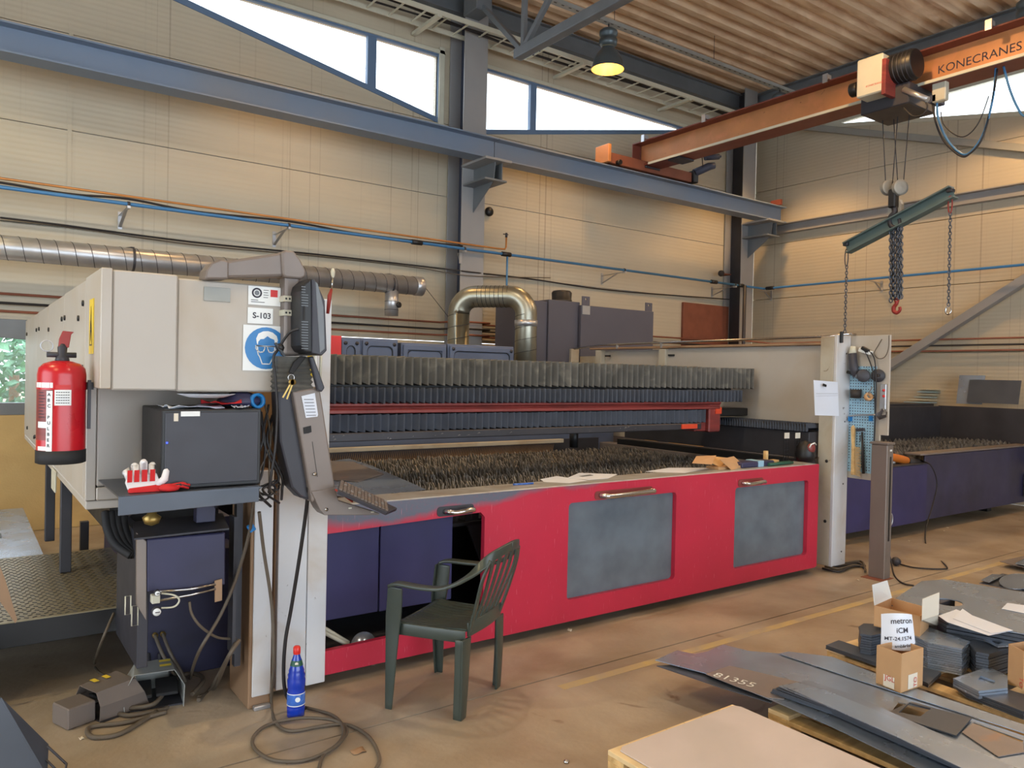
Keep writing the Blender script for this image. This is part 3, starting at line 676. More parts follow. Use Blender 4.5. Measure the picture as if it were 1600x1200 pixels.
# plates lying over the left end of the bed
pl = [at('z', .93, *p) for p in ((505, 722), (545, 716), (580, 727), (665, 764), (640, 768), (545, 778), (500, 770))]
t = build('cover_sheet', MB().ext([V(p.x, p.y, .925) for p in pl], (0, 0, .004)), 'sheet', None); tag(t, 'grey steel sheet lying over the left end of the slat bed', 'sheet')
pl = [at('z', .935, *p) for p in ((505, 720), (552, 721), (600, 740), (560, 752), (500, 748))]
t = build('cover_sheet', MB().ext([V(p.x, p.y, .9305) for p in pl], (0, 0, .004)), 'sheet_rusty', None); tag(t, 'brownish steel sheet on top of the grey one behind the keyboard', 'sheet')
# rear sill with teeth
build('rear_sill', MB().box(2.1, 5.3, 6.4, 6.46, .93, .97), 'beige_dirty', mc, bev=.004)
mb = MB()
for i in range(150):
    x = 2.15+i*.02; mb.ext([(x, 6.40, .84), (x+.014, 6.40, .84), (x+.008, 6.37, .925)], (0, .004, 0))
build('sill_teeth', mb, 'brown_dirty', mc, kind='stuff')
build('rear_skirt', MB().box(2.1, 5.9, 6.51, 6.53, .72, .96), 'darksteel', mc)
build('rear_base', MB().box(1.56, 6.2, 6.58, 7.35, .08, 1.12), 'rearpanel', mc, bev=.006)
# left end pillars
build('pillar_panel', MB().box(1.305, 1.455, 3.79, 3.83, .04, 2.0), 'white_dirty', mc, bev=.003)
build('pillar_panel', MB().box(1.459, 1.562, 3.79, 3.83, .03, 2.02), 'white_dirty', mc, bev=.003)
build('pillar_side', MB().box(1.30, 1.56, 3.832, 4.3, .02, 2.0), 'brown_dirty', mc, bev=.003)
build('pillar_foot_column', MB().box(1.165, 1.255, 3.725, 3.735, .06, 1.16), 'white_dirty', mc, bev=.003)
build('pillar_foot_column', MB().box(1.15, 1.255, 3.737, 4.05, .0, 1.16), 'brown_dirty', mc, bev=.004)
build('foot_bracket', MB().box(1.17, 1.25, 3.70, 3.73, .0, .02), 'galv', mc, bev=.003)
for z in (.96, 1.09): pass
for (x, z) in ((1.36, 1.07), (1.41, 1.07)): build('screw', MB().lathe((x, 3.789, z), [(.009, 0), (.009, .004), (0, .005)], 10, ax=(0,-1,0)), 'chrome', mc)
build('red_cap', MB().box(1.28, 1.34, 3.77, 3.80, 1.15, 1.17), 'redfront', mc)
# right end post and side wall
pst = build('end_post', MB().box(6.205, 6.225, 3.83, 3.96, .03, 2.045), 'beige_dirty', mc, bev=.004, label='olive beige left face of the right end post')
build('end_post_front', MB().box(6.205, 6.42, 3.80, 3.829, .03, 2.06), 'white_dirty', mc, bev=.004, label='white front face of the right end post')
for z in (.15, .75, 1.3, 1.9): build('screw', MB().lathe((6.35, 3.799, z), [(.007, 0), (.007, .004), (0, .005)], 8, ax=(0,-1,0)), 'darksteel', mc)
for z in (.95, .42): build('screw', MB().lathe((6.204, 3.87, z), [(.014, 0), (.014, .004), (0, .005)], 10, ax=(-1,0,0)), 'black', mc)
build('post_filler', MB().box(6.0, 6.2, 3.98, 4.02, .05, .94), 'darksteel', mc)
def yz(P, x): return [(x, y, z) for y, z in P]
build('side_wall_panel', MB().box(6.30, 6.32, 3.97, 5.86, .95, 1.975), 'beige', mc, bev=.003)
build('side_wall_panel', MB().box(6.33, 6.35, 5.98, 6.90, .95, 1.965), 'beige', mc, bev=.003)
for (y0, y1) in ((5.86, 5.96), (6.9, 7.0)):
    build('side_wall_post', MB().box(6.26, 6.35, y0, y1, .9, 1.97), 'beige_dirty', mc, bev=.004)
build('side_wall_post', MB().box(6.2, 6.33, 7.38, 7.52, .9, 1.99), 'beige_dirty', mc, bev=.004)
build('side_wall_panel', MB().box(6.33, 6.34, 7.0, 7.38, .9, 1.9), 'beige_dirty', mc)
build('top_rim', MB().box(6.25, 6.37, 3.97, 7.1, 1.977, 2.0), 'brown_dirty', mc, bev=.003)
build('air_line', MB().tube([(6.25, 7.4, 1.99), (6.25, 6.9, 2.03), (6.25, 3.9, 2.05), (6.3, 3.78, 2.07), (6.42, 3.76, 2.07)], .012, 8), 'chrome', mc)
for y in (6.6, 5.9): build('line_bracket', MB().box(6.24, 6.26, y, y+.02, 1.98, 2.04), 'galv', mc)
for (y) in (5.84, 6.85): build('latch', MB().bar((6.29, y, 1.9), (6.29, y-.08, 1.9), .02, .02).bar((6.29, y, 1.6), (6.29, y, 1.92), .012, .012), 'black', mc)
# Y guide on the right
build('guide_cover', MB().box(6.1, 6.29, 3.98, 6.3, .97, 1.20), 'darksteel', mc, bev=.004)
mb = MB(); vs = []
n = 70
for i in range(n+1):
    y = 3.98+i*(4.98-3.98)/n*1.0; z = 1.235 if i % 2 == 0 else 1.275
    for x, zz in ((6.08, 1.205), (6.08, z), (6.27, z), (6.27, 1.205)): vs.append((x-(.012 if i % 2 else 0)*(x < 6.1), y, zz))
mb.add(vs, [(i*4+k, i*4+k+1, i*4+5+k, i*4+4+k) for i in range(n) for k in range(3)])
build('guide_bellows', mb, 'bellows_dark', mc)
build('guide_edge', MB().box(6.08, 6.1, 3.98, 6.3, .955, .967), 'sheet_rusty', mc)
build('inner_strip', MB().box(5.99, 6.08, 4.0, 6.3, .90, .96), 'black', mc)
# ---------------------------------------------------------------- gantry bridge with bellows
gt = thing('gantry_bridge', (4, 4.8, 1.15), 'red bridge of the laser machine under long black accordion bellows', 'machine')
def bellows(x0, x1, y0, y1, z0, z1, pitch, amp, m_, name='bellows', jit=.25, seed=3, flat=None):
    rnd = random.Random(seed); x = x0; prof = [(x, 0)]; k = 0
    while x < x1:
        w = pitch*(1+rnd.uniform(-jit, jit)*.6)
        prof += [(x+w*.62, .9), (x+w*.80, 1), (x+w, 0)]; x += w; k += 1
    vs = []; n = len(prof)
    for (x, s) in prof:
        d = amp*s; j = rnd.uniform(-.003, .003)
        vs += [(x, y0-d, z0-d*.4+j), (x, y0-d, z1+d*.25+j), (x, y1+d, z1+d*.25), (x, y1+d, z0-d*.4)]
    fs = [(i*4+k, i*4+(k+1) % 4, i*4+4+(k+1) % 4, i*4+4+k) for i in range(n-1) for k in range(4)]+[(0,3,2,1), ((n-1)*4, (n-1)*4+1, (n-1)*4+2, (n-1)*4+3)]
    mb = MB(); mb.add(vs, fs); return build(name, mb, m_, gt, kind=None)
bellows(1.66, 6.2, 4.70, 4.95, 1.585, 1.745, .062, .055, 'bellows')
bx = 1.7; i = 0
while bx < 6.0:
    L_ = .30; bellows(bx, min(bx+L_*.85, 5.98), 4.68, 4.9, 1.465, 1.535, .05, .06, 'bellows_dark', seed=20+i, jit=.05); bx += L_; i += 1
build('bellows_carrier', MB().box(1.66, 6.0, 4.76, 4.9, 1.455, 1.575), 'black', gt)
build('cross_beam', MB().ext([(1.62, 4.70, 1.452), (1.62, 4.66, 1.44), (1.62, 4.66, 1.425), (1.62, 4.69, 1.41), (1.62, 4.67, 1.395), (1.62, 4.67, 1.375), (1.62, 4.95, 1.375), (1.62, 4.95, 1.452)], (4.12, 0, 0)), 'gantryred', gt, bev=.003, label='red painted cross beam with scraped paint')
bellows(1.78, 5.52, 4.70, 4.86, 1.262, 1.362, .058, .03, 'bellows_dark', seed=77, jit=.06)
build('lower_rail', MB().box(1.60, 5.45, 4.64, 4.9, 1.195, 1.25), 'darksteel', gt, bev=.006)
mb = MB(); rnd = random.Random(4)
for i in range(26):
    x = rnd.uniform(1.8, 4.8); w_ = rnd.uniform(.006, .03); z_ = 1.2+rnd.random()*.035; mb.ext([(x, 4.637, z_), (x+w_, 4.637, z_+.004), (x+w_*.6, 4.637, z_+rnd.uniform(.005, .012))], (0, .003, 0))
build('slag_crust', mb, 'slat', gt, kind='stuff')
build('end_block', MB().box(5.60, 5.76, 4.68, 4.95, 1.16, 1.43), 'gantryred', gt, bev=.01)
build('end_block', MB().box(5.45, 5.60, 4.72, 4.95, 1.17, 1.26), 'gantryred', gt, bev=.006)
build('orange_plate', MB().box(5.18, 5.38, 4.628, 4.639, 1.205, 1.245), 'orangered', gt)
build('orange_plate', MB().box(5.68, 5.762, 4.672, 4.68, 1.33, 1.39), 'orangered', gt)
build('bridge_foot', MB().box(5.7, 6.25, 4.75, 4.98, 1.3, 1.375), 'black', gt, bev=.006)
build('blue_hose', MB().tube(bez([(1.66, 4.62, 1.40), (1.74, 4.61, 1.41), (1.80, 4.61, 1.36), (1.80, 4.61, 1.27), (1.78, 4.62, 1.21)]), .007, 6), 'rail_blue', gt)
build('red_bracket', MB().box(1.60, 1.66, 4.60, 4.64, 1.28, 1.40), 'redfront', gt)
build('warning_lamp', MB().cyl((1.635, 4.63, 1.60), (1.635, 4.63, 1.68), .026, n=14), 'orangetool', gt, bev=.004)
# cutting head under the bridge, at the far right
build('cutting_head', MB().cyl((4.42, 5.2, 1.2), (4.42, 5.2, 1.02), .04, n=14).box(4.36, 4.48, 5.1, 5.3, 1.2, 1.3), 'black', gt)
# ---------------------------------------------------------------- rear cabinets
for k, (p0, p1, pt, rnded) in enumerate(((531, 566, 527, 1), (564, 624, 528, 1), (628, 700, 535, 0), (701, 805, 537, 1))):
    a = at('y', 6.7, p0, pt); b = at('y', 6.7, p1, pt)
    lab = ['narrow dark blue grey rear cabinet at the left end behind the bridge', 'second rear cabinet from the left with rounded door frame', 'rear cabinet with a plain shiny door panel', 'widest rear cabinet in front of the arched duct'][k]
    t = thing('rear_cabinet', ((a.x+b.x)/2, 7, 1.12), lab, 'cabinet', 'cabinets behind the bridge')
    build('body', MB().box(a.x+.003, b.x-.003, 6.72, 7.3, 1.122, a.z), 'rearpanel', t, bev=.006)
    x0, x1 = a.x+.02, b.x-.02; z0, z1 = 1.2, a.z-.02
    build('door_frame', MB().ext(XZ([(x0, z0), (x1, z0), (x1, z1), (x0, z1)], 6.695), (0, .025, 0), [rrect(x0+.045, x1-.045, z0+.05, z1-.05, .05 if rnded else .012, 6.695)]), 'rearpanel', t, bev=.004)
    build('door_panel', MB().box(x0+.04, x1-.04, 6.71, 6.718, z0+.04, z1-.045), 'rearpanel', t)
    if rnded:
        for x in (x0+.035, x1-.035): build('screw', MB().lathe((x, 6.695, z1-.03), [(.018, 0), (.018, .006), (.0, .008)], 12, ax=(0,-1,0)), 'darksteel', t)
    build('door_seal', MB().ext([(p[0], 6.705, p[2]) for p in rrect(x0+.045, x1-.045, z0+.05, z1-.05, .05, 6.7)], (0, .004, 0), [rrect(x0+.053, x1-.053, z0+.058, z1-.058, .045, 6.705)]), 'black', t)
a = at('y', 6.65, 519, 532)
tag(build('red_panel_box', MB().box(a.x-.1, a.x+.07, 6.6, 6.68, 1.7, 1.97), 'signred', bev=.004), 'small red board beside the narrow rear cabinet', 'board')
# ---------------------------------------------------------------- filter unit
t = thing('filter_unit', (6.6, 7.8, 0), 'tall dark grey dust filter unit behind the machine with a round cap', 'machine')
build('housing', MB().box(5.86, 6.36, 7.42, 8.2, 1.0, 2.585), 'filtergrey', t, bev=.006)
build('side_housing', MB().box(5.60, 5.86, 7.45, 8.2, .9, 2.56), 'filtergrey', t, bev=.006)
build('base', MB().box(5.6, 7.75, 7.6, 8.2, 0, 1.7), 'filtergrey', t, bev=.006)
build('motor_cap', MB().lathe((6.22, 7.62, 2.585), [(.13, 0), (.135, .03), (.125, .035), (.13, .12), (.11, .145), (.05, .155), (0, .156)], 24), 'black', t)
build('flat_tank', MB().box(6.33, 7.62, 7.36, 7.41, 1.62, 2.545), 'filtergrey', t, bev=.005)
build('tank_body', MB().box(6.38, 7.6, 7.42, 8.15, 1.7, 2.50), 'filtergrey', t)
for x in (6.35, 7.47):
    build('lifting_eye', MB().ext(XZ([(x, 2.545), (x+.13, 2.545), (x+.13, 2.66), (x, 2.66)], 7.37), (0, .012, 0), [[(x+.065+.014*math.cos(a), 7.37, 2.625+.014*math.sin(a)) for a in [i*math.pi/4 for i in range(8)]]]), 'filtergrey', t, bev=.002)
build('label_plate', MB().box(6.345, 6.47, 7.352, 7.359, 2.43, 2.54), 'galv', t)
build('hatch', MB().ext(rrect(6.42, 6.92, 1.62, 1.86, .005, 7.355), (0, .006, 0), [rrect(6.427, 6.913, 1.627, 1.853, .005, 7.355)]), 'black', t)
build('pipe_channel', MB().box(5.28, 5.36, 7.25, 7.33, 1.0, 2.50), 'column_dark', t)

# ---------------------------------------------------------------- left control cabinet
cb = thing('control_cabinet', (.8, 5, 1.03), 'long beige electrical cabinet with overhanging upper box at the left', 'cabinet')
build('upper_box', MB().box(.492, .735, 3.424, 3.80, 1.555, 2.035), 'beige', cb, bev=.006)
build('upper_box', MB().box(.738, 1.18, 3.44, 3.80, 1.55, 2.025), 'beige', cb, bev=.006)
build('lower_box', MB().box(.492, 1.145, 3.80, 4.3, 1.12, 1.60), 'beige', cb, bev=.006)
build('lower_skirt', MB().box(.492, 1.15, 3.79, 4.3, 1.06, 1.116), 'beige', cb, bev=.004)
build('lower_skirt', MB().box(.452, 1.15, 3.802, 7.7, 1.02, 1.057), 'beige', cb, bev=.004)
ys = [3.42, 3.88, 4.75, 5.65, 6.45, 7.7]
build('core', MB().box(.49, 1.145, 4.3, 7.68, 1.06, 2.02), 'beige', cb)
build('side_door', MB().box(.45, .49, ys[0], ys[1]-.004, 1.56, 2.04), 'beige', cb, bev=.003)
build('side_door', MB().box(.45, .49, 3.80, ys[1]-.004, 1.06, 1.556), 'beige', cb, bev=.003)
for i in range(1, 5):
    build('side_door', MB().box(.45, .49, ys[i], ys[i+1]-.005, 1.06, 2.035-.004*i), 'beige', cb, bev=.004)
for y, z in ((3.94, 1.93), (3.94, 1.64), (4.68, 1.90), (4.82, 1.90), (4.1, 1.87), (5.58, 1.87), (6.3, 1.9), (6.52, 1.9), (7.5, 1.9), (6.6, 1.12), (7.3, 1.14), (6.52, 1.13)):
    build('door_lock', MB().lathe((.45, y, z), [(.014, 0), (.014, .008), (0, .01)], 10, ax=(-1,0,0)), 'black', cb)
build('key_lock', MB().lathe((.69, 3.79, 1.085), [(.022, 0), (.02, .008), (.008, .01), (0, .01)], 14, ax=(0,-1,0)), 'galv', cb)
# yellow warning label with triangle
lb = build('warning_label', MB().box(.446, .4495, 3.60, 3.72, 1.70, 1.93), 'labelyellow', cb, label='yellow electrical warning label with a black triangle')
build('warning_triangle', MB().ext([(.4455, 3.695, 1.735), (.4455, 3.625, 1.735), (.4455, 3.66, 1.90)], (-.0008, 0, 0), [[(.4455, 3.688, 1.74), (.4455, 3.632, 1.74), (.4455, 3.66, 1.885)]]), 'black', lb)
build('lightning_mark', MB().ext([(.4455, 3.664, 1.84), (.4455, 3.65, 1.79), (.4455, 3.658, 1.79), (.4455, 3.655, 1.755), (.4455, 3.67, 1.80), (.4455, 3.662, 1.80)], (-.0008, 0, 0)), 'black', lb)
# legs and dark undercarriage
for (y) in (5.3, 6.3): build('leg', MB().box(.50, .56, y, y+.06, .402, 1.02), 'darksteel', cb, bev=.004)
build('leg_plate', MB().box(.44, .45, 5.0, 5.2, .93, 1.05), 'framewhite', cb, bev=.003)
build('underframe', MB().box(.62, 1.15, 4.31, 7.6, .80, 1.02), 'black', cb)
# blank plates on the face
p = at('y', 3.43, 340, 460)
pp = build('blank_plate', MB().box(p.x-.055, p.x+.055, 3.434, 3.4385, p.z-.03, p.z+.03), 'steelpaint_light', None, bev=.001); tag(pp, 'shiny blank metal plate on the upper face of the beige cabinet', 'plate')
# ================================================================ SIGNS ON THE CABINET
SY = 3.436
def plate(px0, py0, px1, py1, m_, lab, cat, y=SY, name='sign'):
    a = at('y', y, px0, py0); b = at('y', y, px1, py1)
    t = thing(name, ((a.x+b.x)/2, y, min(a.z, b.z)), lab, cat)
    build('backing', MB().box(a.x, b.x, y-.002, y, b.z, a.z), m_, t); return t, a, b
t, a, b = plate(388, 446, 438, 479, 'signwhite', 'white certificate card with a round dark seal and a red square', 'card', name='certificate_card')
w, h = b.x-a.x, a.z-b.z; yy = SY-.003
def disc(cx, cz, r, y=yy, n=28, th=.0006, hole=0):
    P = [(cx+r*math.cos(i*2*math.pi/n), y, cz+r*math.sin(i*2*math.pi/n)) for i in range(n)]
    H = [[(cx+hole*math.cos(i*2*math.pi/n), y, cz+hole*math.sin(i*2*math.pi/n)) for i in range(n)]] if hole else []
    return MB().ext(P, (0, -th, 0), H)
build('seal', disc(a.x+w*.26, a.z-h*.36, h*.27, hole=h*.18), 'ink', t); build('seal_centre', disc(a.x+w*.26, a.z-h*.36, h*.13), 'steelpaint', t)
build('red_square', MB().box(a.x+w*.68, a.x+w*.9, yy-.001, yy, a.z-h*.52, a.z-h*.14), 'signred', t)
mb = MB()
for k in range(4): mb.box(a.x+w*.46, a.x+w*(.62-.02*(k % 2)), yy-.0005, yy, a.z-h*(.2+k*.13), a.z-h*(.17+k*.13))
for k in range(2): mb.box(a.x+w*.08, a.x+w*(.3+.2*k), yy-.0005, yy, a.z-h*(.76+k*.1), a.z-h*(.73+k*.1))
build('print', mb, 'ink', t, kind='stuff')
t, a, b = plate(387, 480, 426, 507, 'signwhite', 'white card printed S-103 above the blue goggles sign', 'card', name='number_card')
build('lettering', text_mb('S-103', (a.x+.021, SY-.0025, b.z+.024), (1,0,0), (0,0,1), .036, bold=.018), 'ink', t)
t, a, b = plate(380, 507, 447, 580, 'signwhite', 'square safety sign with a white head in goggles on a blue disc', 'sign', name='safety_sign')
cx, cz = (a.x+b.x)/2+.004, (a.z+b.z)/2; r = (b.x-a.x)*.48
build('blue_disc', disc(cx, cz, r), 'signblue', t)
def shp(P, s=r, o=(cx, cz), y=yy-.001): return [(o[0]+x*s, y, o[1]+z*s) for x, z in P]
hair = [(-.45,.22),(-.48,.45),(-.38,.68),(-.15,.8),(.08,.82),(.3,.76),(.5,.6),(.55,.4),(.5,.2),(.42,.22),(.38,.42),(.2,.48),(.05,.58),(-.12,.44),(-.28,.42),(-.38,.3),(-.4,.15)]
build('hair_shape', MB().ext(shp(hair), (0, -.0006, 0)), 'signwhite', t)
def stroke(P, wd=.045, closed=False):
    mb = MB(); Q = shp(P); n = len(Q)
    for i in range(n if closed else n-1): mb.bar(Q[i], Q[(i+1) % n], .0008, wd*r, (1,0,0) if abs(Q[i][0]-Q[(i+1)%n][0]) < 1e-6 else (0,0,1))
    return mb
def ring(P):
    mb = MB(); Q = [Vector(p) for p in shp(P)]
    for i in range(len(Q)-1):
        d = (Q[i+1]-Q[i]).normalized(); nn = Vector((-d.z, 0, d.x))*.024*r; e = d*.02*r
        mb.ext([Q[i]-e-nn, Q[i+1]+e-nn, Q[i+1]+e+nn, Q[i]-e+nn], (0, -.0008, 0))
    return mb
face = [(-.46,.1),(-.5,.0),(-.42,-.12),(-.38,-.3),(-.3,-.42),(-.18,-.75),(.18,-.75),(.32,-.45),(.4,-.3),(.43,-.12),(.52,.0),(.48,.1)]
build('face_outline', ring(face), 'signwhite', t)
for s in (-1, 1):
    gq = [(s*.06,.08),(s*.42,.1),(s*.4,-.12),(s*.3,-.2),(s*.14,-.18),(s*.07,-.02),(s*.06,.08)]
    build('goggle_lens', ring(gq), 'signwhite', t)
build('goggle_band', ring([(-.5,.1),(.5,.1)]), 'signwhite', t)

# ================================================================ FIRE EXTINGUISHER
c = at('y', 3.62, 96, 650); ex, ey = c.x, 3.62
r = .088; z0 = at('y', 3.62, 96, 723).z; z1 = at('y', 3.62, 96, 566).z
t = thing('fire_extinguisher', (ex, ey, z0), 'red dry powder fire extinguisher hanging on the left side of the beige cabinet', 'fire extinguisher')
build('cylinder', MB().lathe((ex, ey, 0), [(r, z0+.05), (r, z1-.05), (r*.95, z1-.025), (r*.75, z1-.006), (r*.4, z1+.005), (0, z1+.008)], 36), 'extred', t)
build('base_ring', MB().lathe((ex, ey, 0), [(r*.93, z0), (r*1.03, z0+.004), (r*1.03, z0+.055), (r*.9, z0+.058)], 36, caps=True), 'rubber', t)
v = build('valve', MB().lathe((ex, ey, z1), [(.028, 0), (.024, .02), (.016, .03), (.018, .06), (.012, .075)], 14, caps=True).cyl((ex-.055, ey, z1+.03), (ex+.05, ey, z1+.03), .011, n=10), 'darksteel', t)
build('lever', MB().ext([(ex-.015, ey-.01, z1+.06), (ex+.022, ey-.01, z1+.06), (ex+.03, ey-.01, z1+.115), (ex+.04, ey-.01, z1+.125), (ex, ey-.01, z1+.128), (ex-.012, ey-.01, z1+.095)], (0, .02, 0)), 'hookred', v, bev=.002)
build('pull_ring', MB().tube([(ex-.055+.022*math.cos(i*math.pi/8), ey, z1+.065+.022*math.sin(i*math.pi/8)) for i in range(16)], .0025, 6, closed=True), 'galv', v)
def curved(px0, px1, za, zb_, dr=.0012, n=12, m_='signwhite', name='label', par=None, lab=None, th0=None):
    mb = MB(); vs = []
    for i in range(n+1):
        A = px0+(px1-px0)*i/n
        for z in (za, zb_): vs.append((ex+(r+dr)*math.cos(A), ey+(r+dr)*math.sin(A), z))
    mb.add(vs, [(2*i, 2*i+2, 2*i+3, 2*i+1) for i in range(n)], True); return build(name, mb, m_, par or t, label=lab)
# angles: facing the camera is towards (-ex,-ey)
fa = math.atan2(-ey, -ex)
H_ = z1-z0
curved(fa-1.35, fa-.35, z0+.24*H_, z0+.80*H_, m_='gantryred', lab='red instruction panel of the extinguisher label')
curved(fa-1.35, fa-.35, z0+.75*H_, z0+.80*H_, .002)
curved(fa-.62, fa-.36, z0+.12*H_, z0+.72*H_, .002)
curved(fa-1.1, fa-.62, z0+.36*H_, z0+.42*H_, .002)
curved(fa-1.1, fa-.62, z0+.14*H_, z0+.18*H_, .002)
curved(fa-.28, fa+.38, z0+.58*H_, z0+.79*H_, .0015)
curved(fa-.25, fa+.35, z0+.74*H_, z0+.78*H_, .002, m_='signred')
mb = MB()
for i, ch in enumerate('ABC PULBER'):
    A = fa-.49; p = V(ex+(r+.003)*math.cos(A), ey+(r+.003)*math.sin(A), z0+(.67-.055*i)*H_); rt = V(-math.sin(A), math.cos(A), 0)
    if ch != ' ':
        q = text_mb(ch, p-rt*.007, rt, (0,0,1), .018, 0, bold=.02); mb.add(q.v, q.f)
build('lettering', mb, 'ink', t)
mb = MB()
for k in range(9):
    A0, A1 = fa-1.05, fa-.68-.04*(k % 3)
    for i in range(4):
        a0 = A0+(A1-A0)*i/4; a1 = A0+(A1-A0)*(i+.8)/4; z = z0+(.46+.03*k)*H_; q = r+.0026
        mb.add([(ex+q*math.cos(a0), ey+q*math.sin(a0), z), (ex+q*math.cos(a1), ey+q*math.sin(a1), z), (ex+q*math.cos(a1), ey+q*math.sin(a1), z+.003), (ex+q*math.cos(a0), ey+q*math.sin(a0), z+.003)], [(0,1,2,3)])
for k in range(5):
    for i in range(6):
        a0 = fa-.22+.09*i; a1 = a0+.07; z = z0+(.6+.026*k)*H_; q = r+.0026
        mb.add([(ex+q*math.cos(a0), ey+q*math.sin(a0), z), (ex+q*math.cos(a1), ey+q*math.sin(a1), z), (ex+q*math.cos(a1), ey+q*math.sin(a1), z+.003), (ex+q*math.cos(a0), ey+q*math.sin(a0), z+.003)], [(0,1,2,3)])
build('small_print', mb, 'ink', t, kind='stuff')
build('bracket', MB().box(ex+r*.9, .452, ey-.02, ey+.02, z0+.3, z0+.33).box(ex+r, ex+r+.012, ey-.05, ey-.03, z0+.14, z0+.34), 'darksteel', t)
build('strap', MB().lathe((ex, ey, 0), [(r+.002, z0+.30), (r+.002, z0+.33)], 30), 'extred', t)

# ================================================================ COMPUTER, SHELF AND WHAT LIES THERE
t = thing('steel_shelf', (.8, 3.5, 1.08), 'dark folded steel shelf under the black computer case', 'shelf')
a = at('y', 3.28, 185, 766); 
build('front_lip', MB().ext([(.50, 3.27, 1.075), (1.045, 3.29, 1.085), (1.045, 3.29, 1.155), (.50, 3.27, 1.150)], (0, .006, 0)), 'sheet_dark', t, bev=.002)
build('tray', MB().box(.50, 1.05, 3.276, 3.79, 1.145, 1.151), 'sheet_dark', t)
build('bracket', MB().ext([(.62, 3.3, 1.14), (.62, 3.78, 1.14), (.62, 3.78, .98)], (.006, 0, 0)).ext([(.98, 3.3, 1.14), (.98, 3.78, 1.14), (.98, 3.78, .98)], (.006, 0, 0)), 'darksteel', t)
ca = at('y', 3.34, 252, 640); cb2 = at('y', 3.34, 407, 752)
t = thing('computer_case', ((ca.x+cb2.x)/2, 3.5, 1.152), 'black computer case standing on the steel shelf', 'computer')
build('case', MB().box(ca.x, cb2.x, 3.34, 3.74, 1.153, ca.z), 'black', t, bev=.006, seg=2)
build('drive_bay_door', MB().box(ca.x+.015, cb2.x-.015, 3.334, 3.34, 1.17, ca.z-.012), 'armdark', t, bev=.002)
q = at('y', 3.33, 283, 643); build('white_sticker', MB().box(q.x, q.x+.074, 3.332, 3.334, q.z-.02, q.z+.0), 'signwhite', t, label='white asset sticker on the computer front')
q = at('y', 3.33, 272, 646); build('torn_label', MB().box(q.x, q.x+.017, 3.332, 3.334, q.z-.032, q.z), 'paper_warm', t)
q = at('y', 3.33, 261, 692); build('power_led', MB().lathe((q.x, 3.332, q.z), [(0.0035, 0), (.0035, .002), (0, .003)], 8, ax=(0,-1,0)), 'led', t)
zt = ca.z+.001
def crumple(cx, cy, w, d, z, m_, lab, cat, name, seed, amp=.012, rot=0, n=6, kind=None, parent=None):
    rnd = random.Random(seed); vs = []
    for i in range(n+1):
        for j in range(n+1):
            x = (i/n-.5)*w; y = (j/n-.5)*d; e = 1 if i in (0, n) or j in (0, n) else .4
            vs.append((cx+x*math.cos(rot)-y*math.sin(rot), cy+x*math.sin(rot)+y*math.cos(rot), z+rnd.random()*amp*e))
    fs = [(i*(n+1)+j, (i+1)*(n+1)+j, (i+1)*(n+1)+j+1, i*(n+1)+j+1) for i in range(n) for j in range(n)]
    mb = MB(); mb.add(vs, fs, True); o = build(name, mb, m_, parent)
    s = o.modifiers.new('th', 'SOLIDIFY'); s.thickness = .0012
    if lab: tag(o, lab, cat)
    return o
crumple(.80, 3.45, .23, .16, zt, 'paper', 'crumpled white papers on top of the black computer', 'paper', 'paper_sheet', 1, .02, .1)
crumple(.92, 3.44, .16, .14, zt+.018, 'glovered', 'red cloth lying between papers on the black computer', 'cloth', 'red_cloth', 2, .02, -.2)
crumple(.98, 3.36, .06, .05, zt+.004, 'paper', 'small folded white slip at the front edge on the computer', 'paper', 'paper_slip', 9, .012, .7)
tag(build('paper_plate', MB().lathe((.86, 3.44, zt+.045), [(0, .0), (.07, .0), (.09, .006), (.115, .014), (.118, .016), (.11, .013), (.07, .003), (0, .003)], 40), 'paper'), 'white paper plate lying upside on the papers over the computer', 'plate')
tag(build('dark_cloth', MB().lathe((1.02, 3.5, zt), [(0.02, 0), (.09, .006), (.1, .03), (.07, .055), (.03, .07), (0, .068)], 9, smooth=True), 'navy_dark'), 'dark blue crumpled cap at the right end of the computer top', 'cap')
tag(build('blue_tape', MB().lathe((1.07, 3.42, zt+.03), [(.022, -.012), (.034, -.012), (.034, .012), (.022, .012), (.022, -.012)], 20, ax=(.2,-1,.1)), 'signblue'), 'blue tape roll standing beside the dark cap', 'tape')
# glove: palm up against the case, five fingers
t = thing('work_glove', (.61, 3.36, 1.152), 'white and red work glove leaning on the left of the computer', 'glove')
gx, gy = .605, 3.33
fin = [(-.062, .075, .0125, -.35), (-.034, .105, .0135, -.1), (-.003, .118, .0145, .03), (.030, .105, .0135, .12)]
mbw = MB(); 
palm = [(gx-.06, gy+.0, 1.158), (gx-.07, gy+.005, 1.19), (gx-.06, gy+.02, 1.225), (gx+.045, gy+.02, 1.225), (gx+.055, gy+.005, 1.19), (gx+.045, gy, 1.158)]
mbw.ext(palm, (0, .024, 0)); build('palm', mbw, 'glovewhite', t, bev=.008, seg=3)
for (dx, ln, rr, ln2) in fin:
    p0 = V(gx+dx*.9, gy+.024, 1.205); p1 = V(gx+dx*.9+ln2*.03, gy+.035, 1.205+ln*.5); p2 = V(gx+dx*.9+ln2*.04, gy+.03, 1.152+ln)
    build('finger', MB().tube([p0, p1, p2, p2+V(0, -.003, .008)], [rr, rr*1.08, rr*.95, rr*.5], 10), 'glovewhite', t)
    build('red_patch', MB().ext([p0+V(-rr*.7, -rr-.004, -.012), p0+V(rr*.7, -rr-.004, -.012), p0+V(rr*.75, -rr-.001, .035), p0+V(-rr*.6, -rr-.001, .035)], (0, -.002, 0)), 'glovered', t)
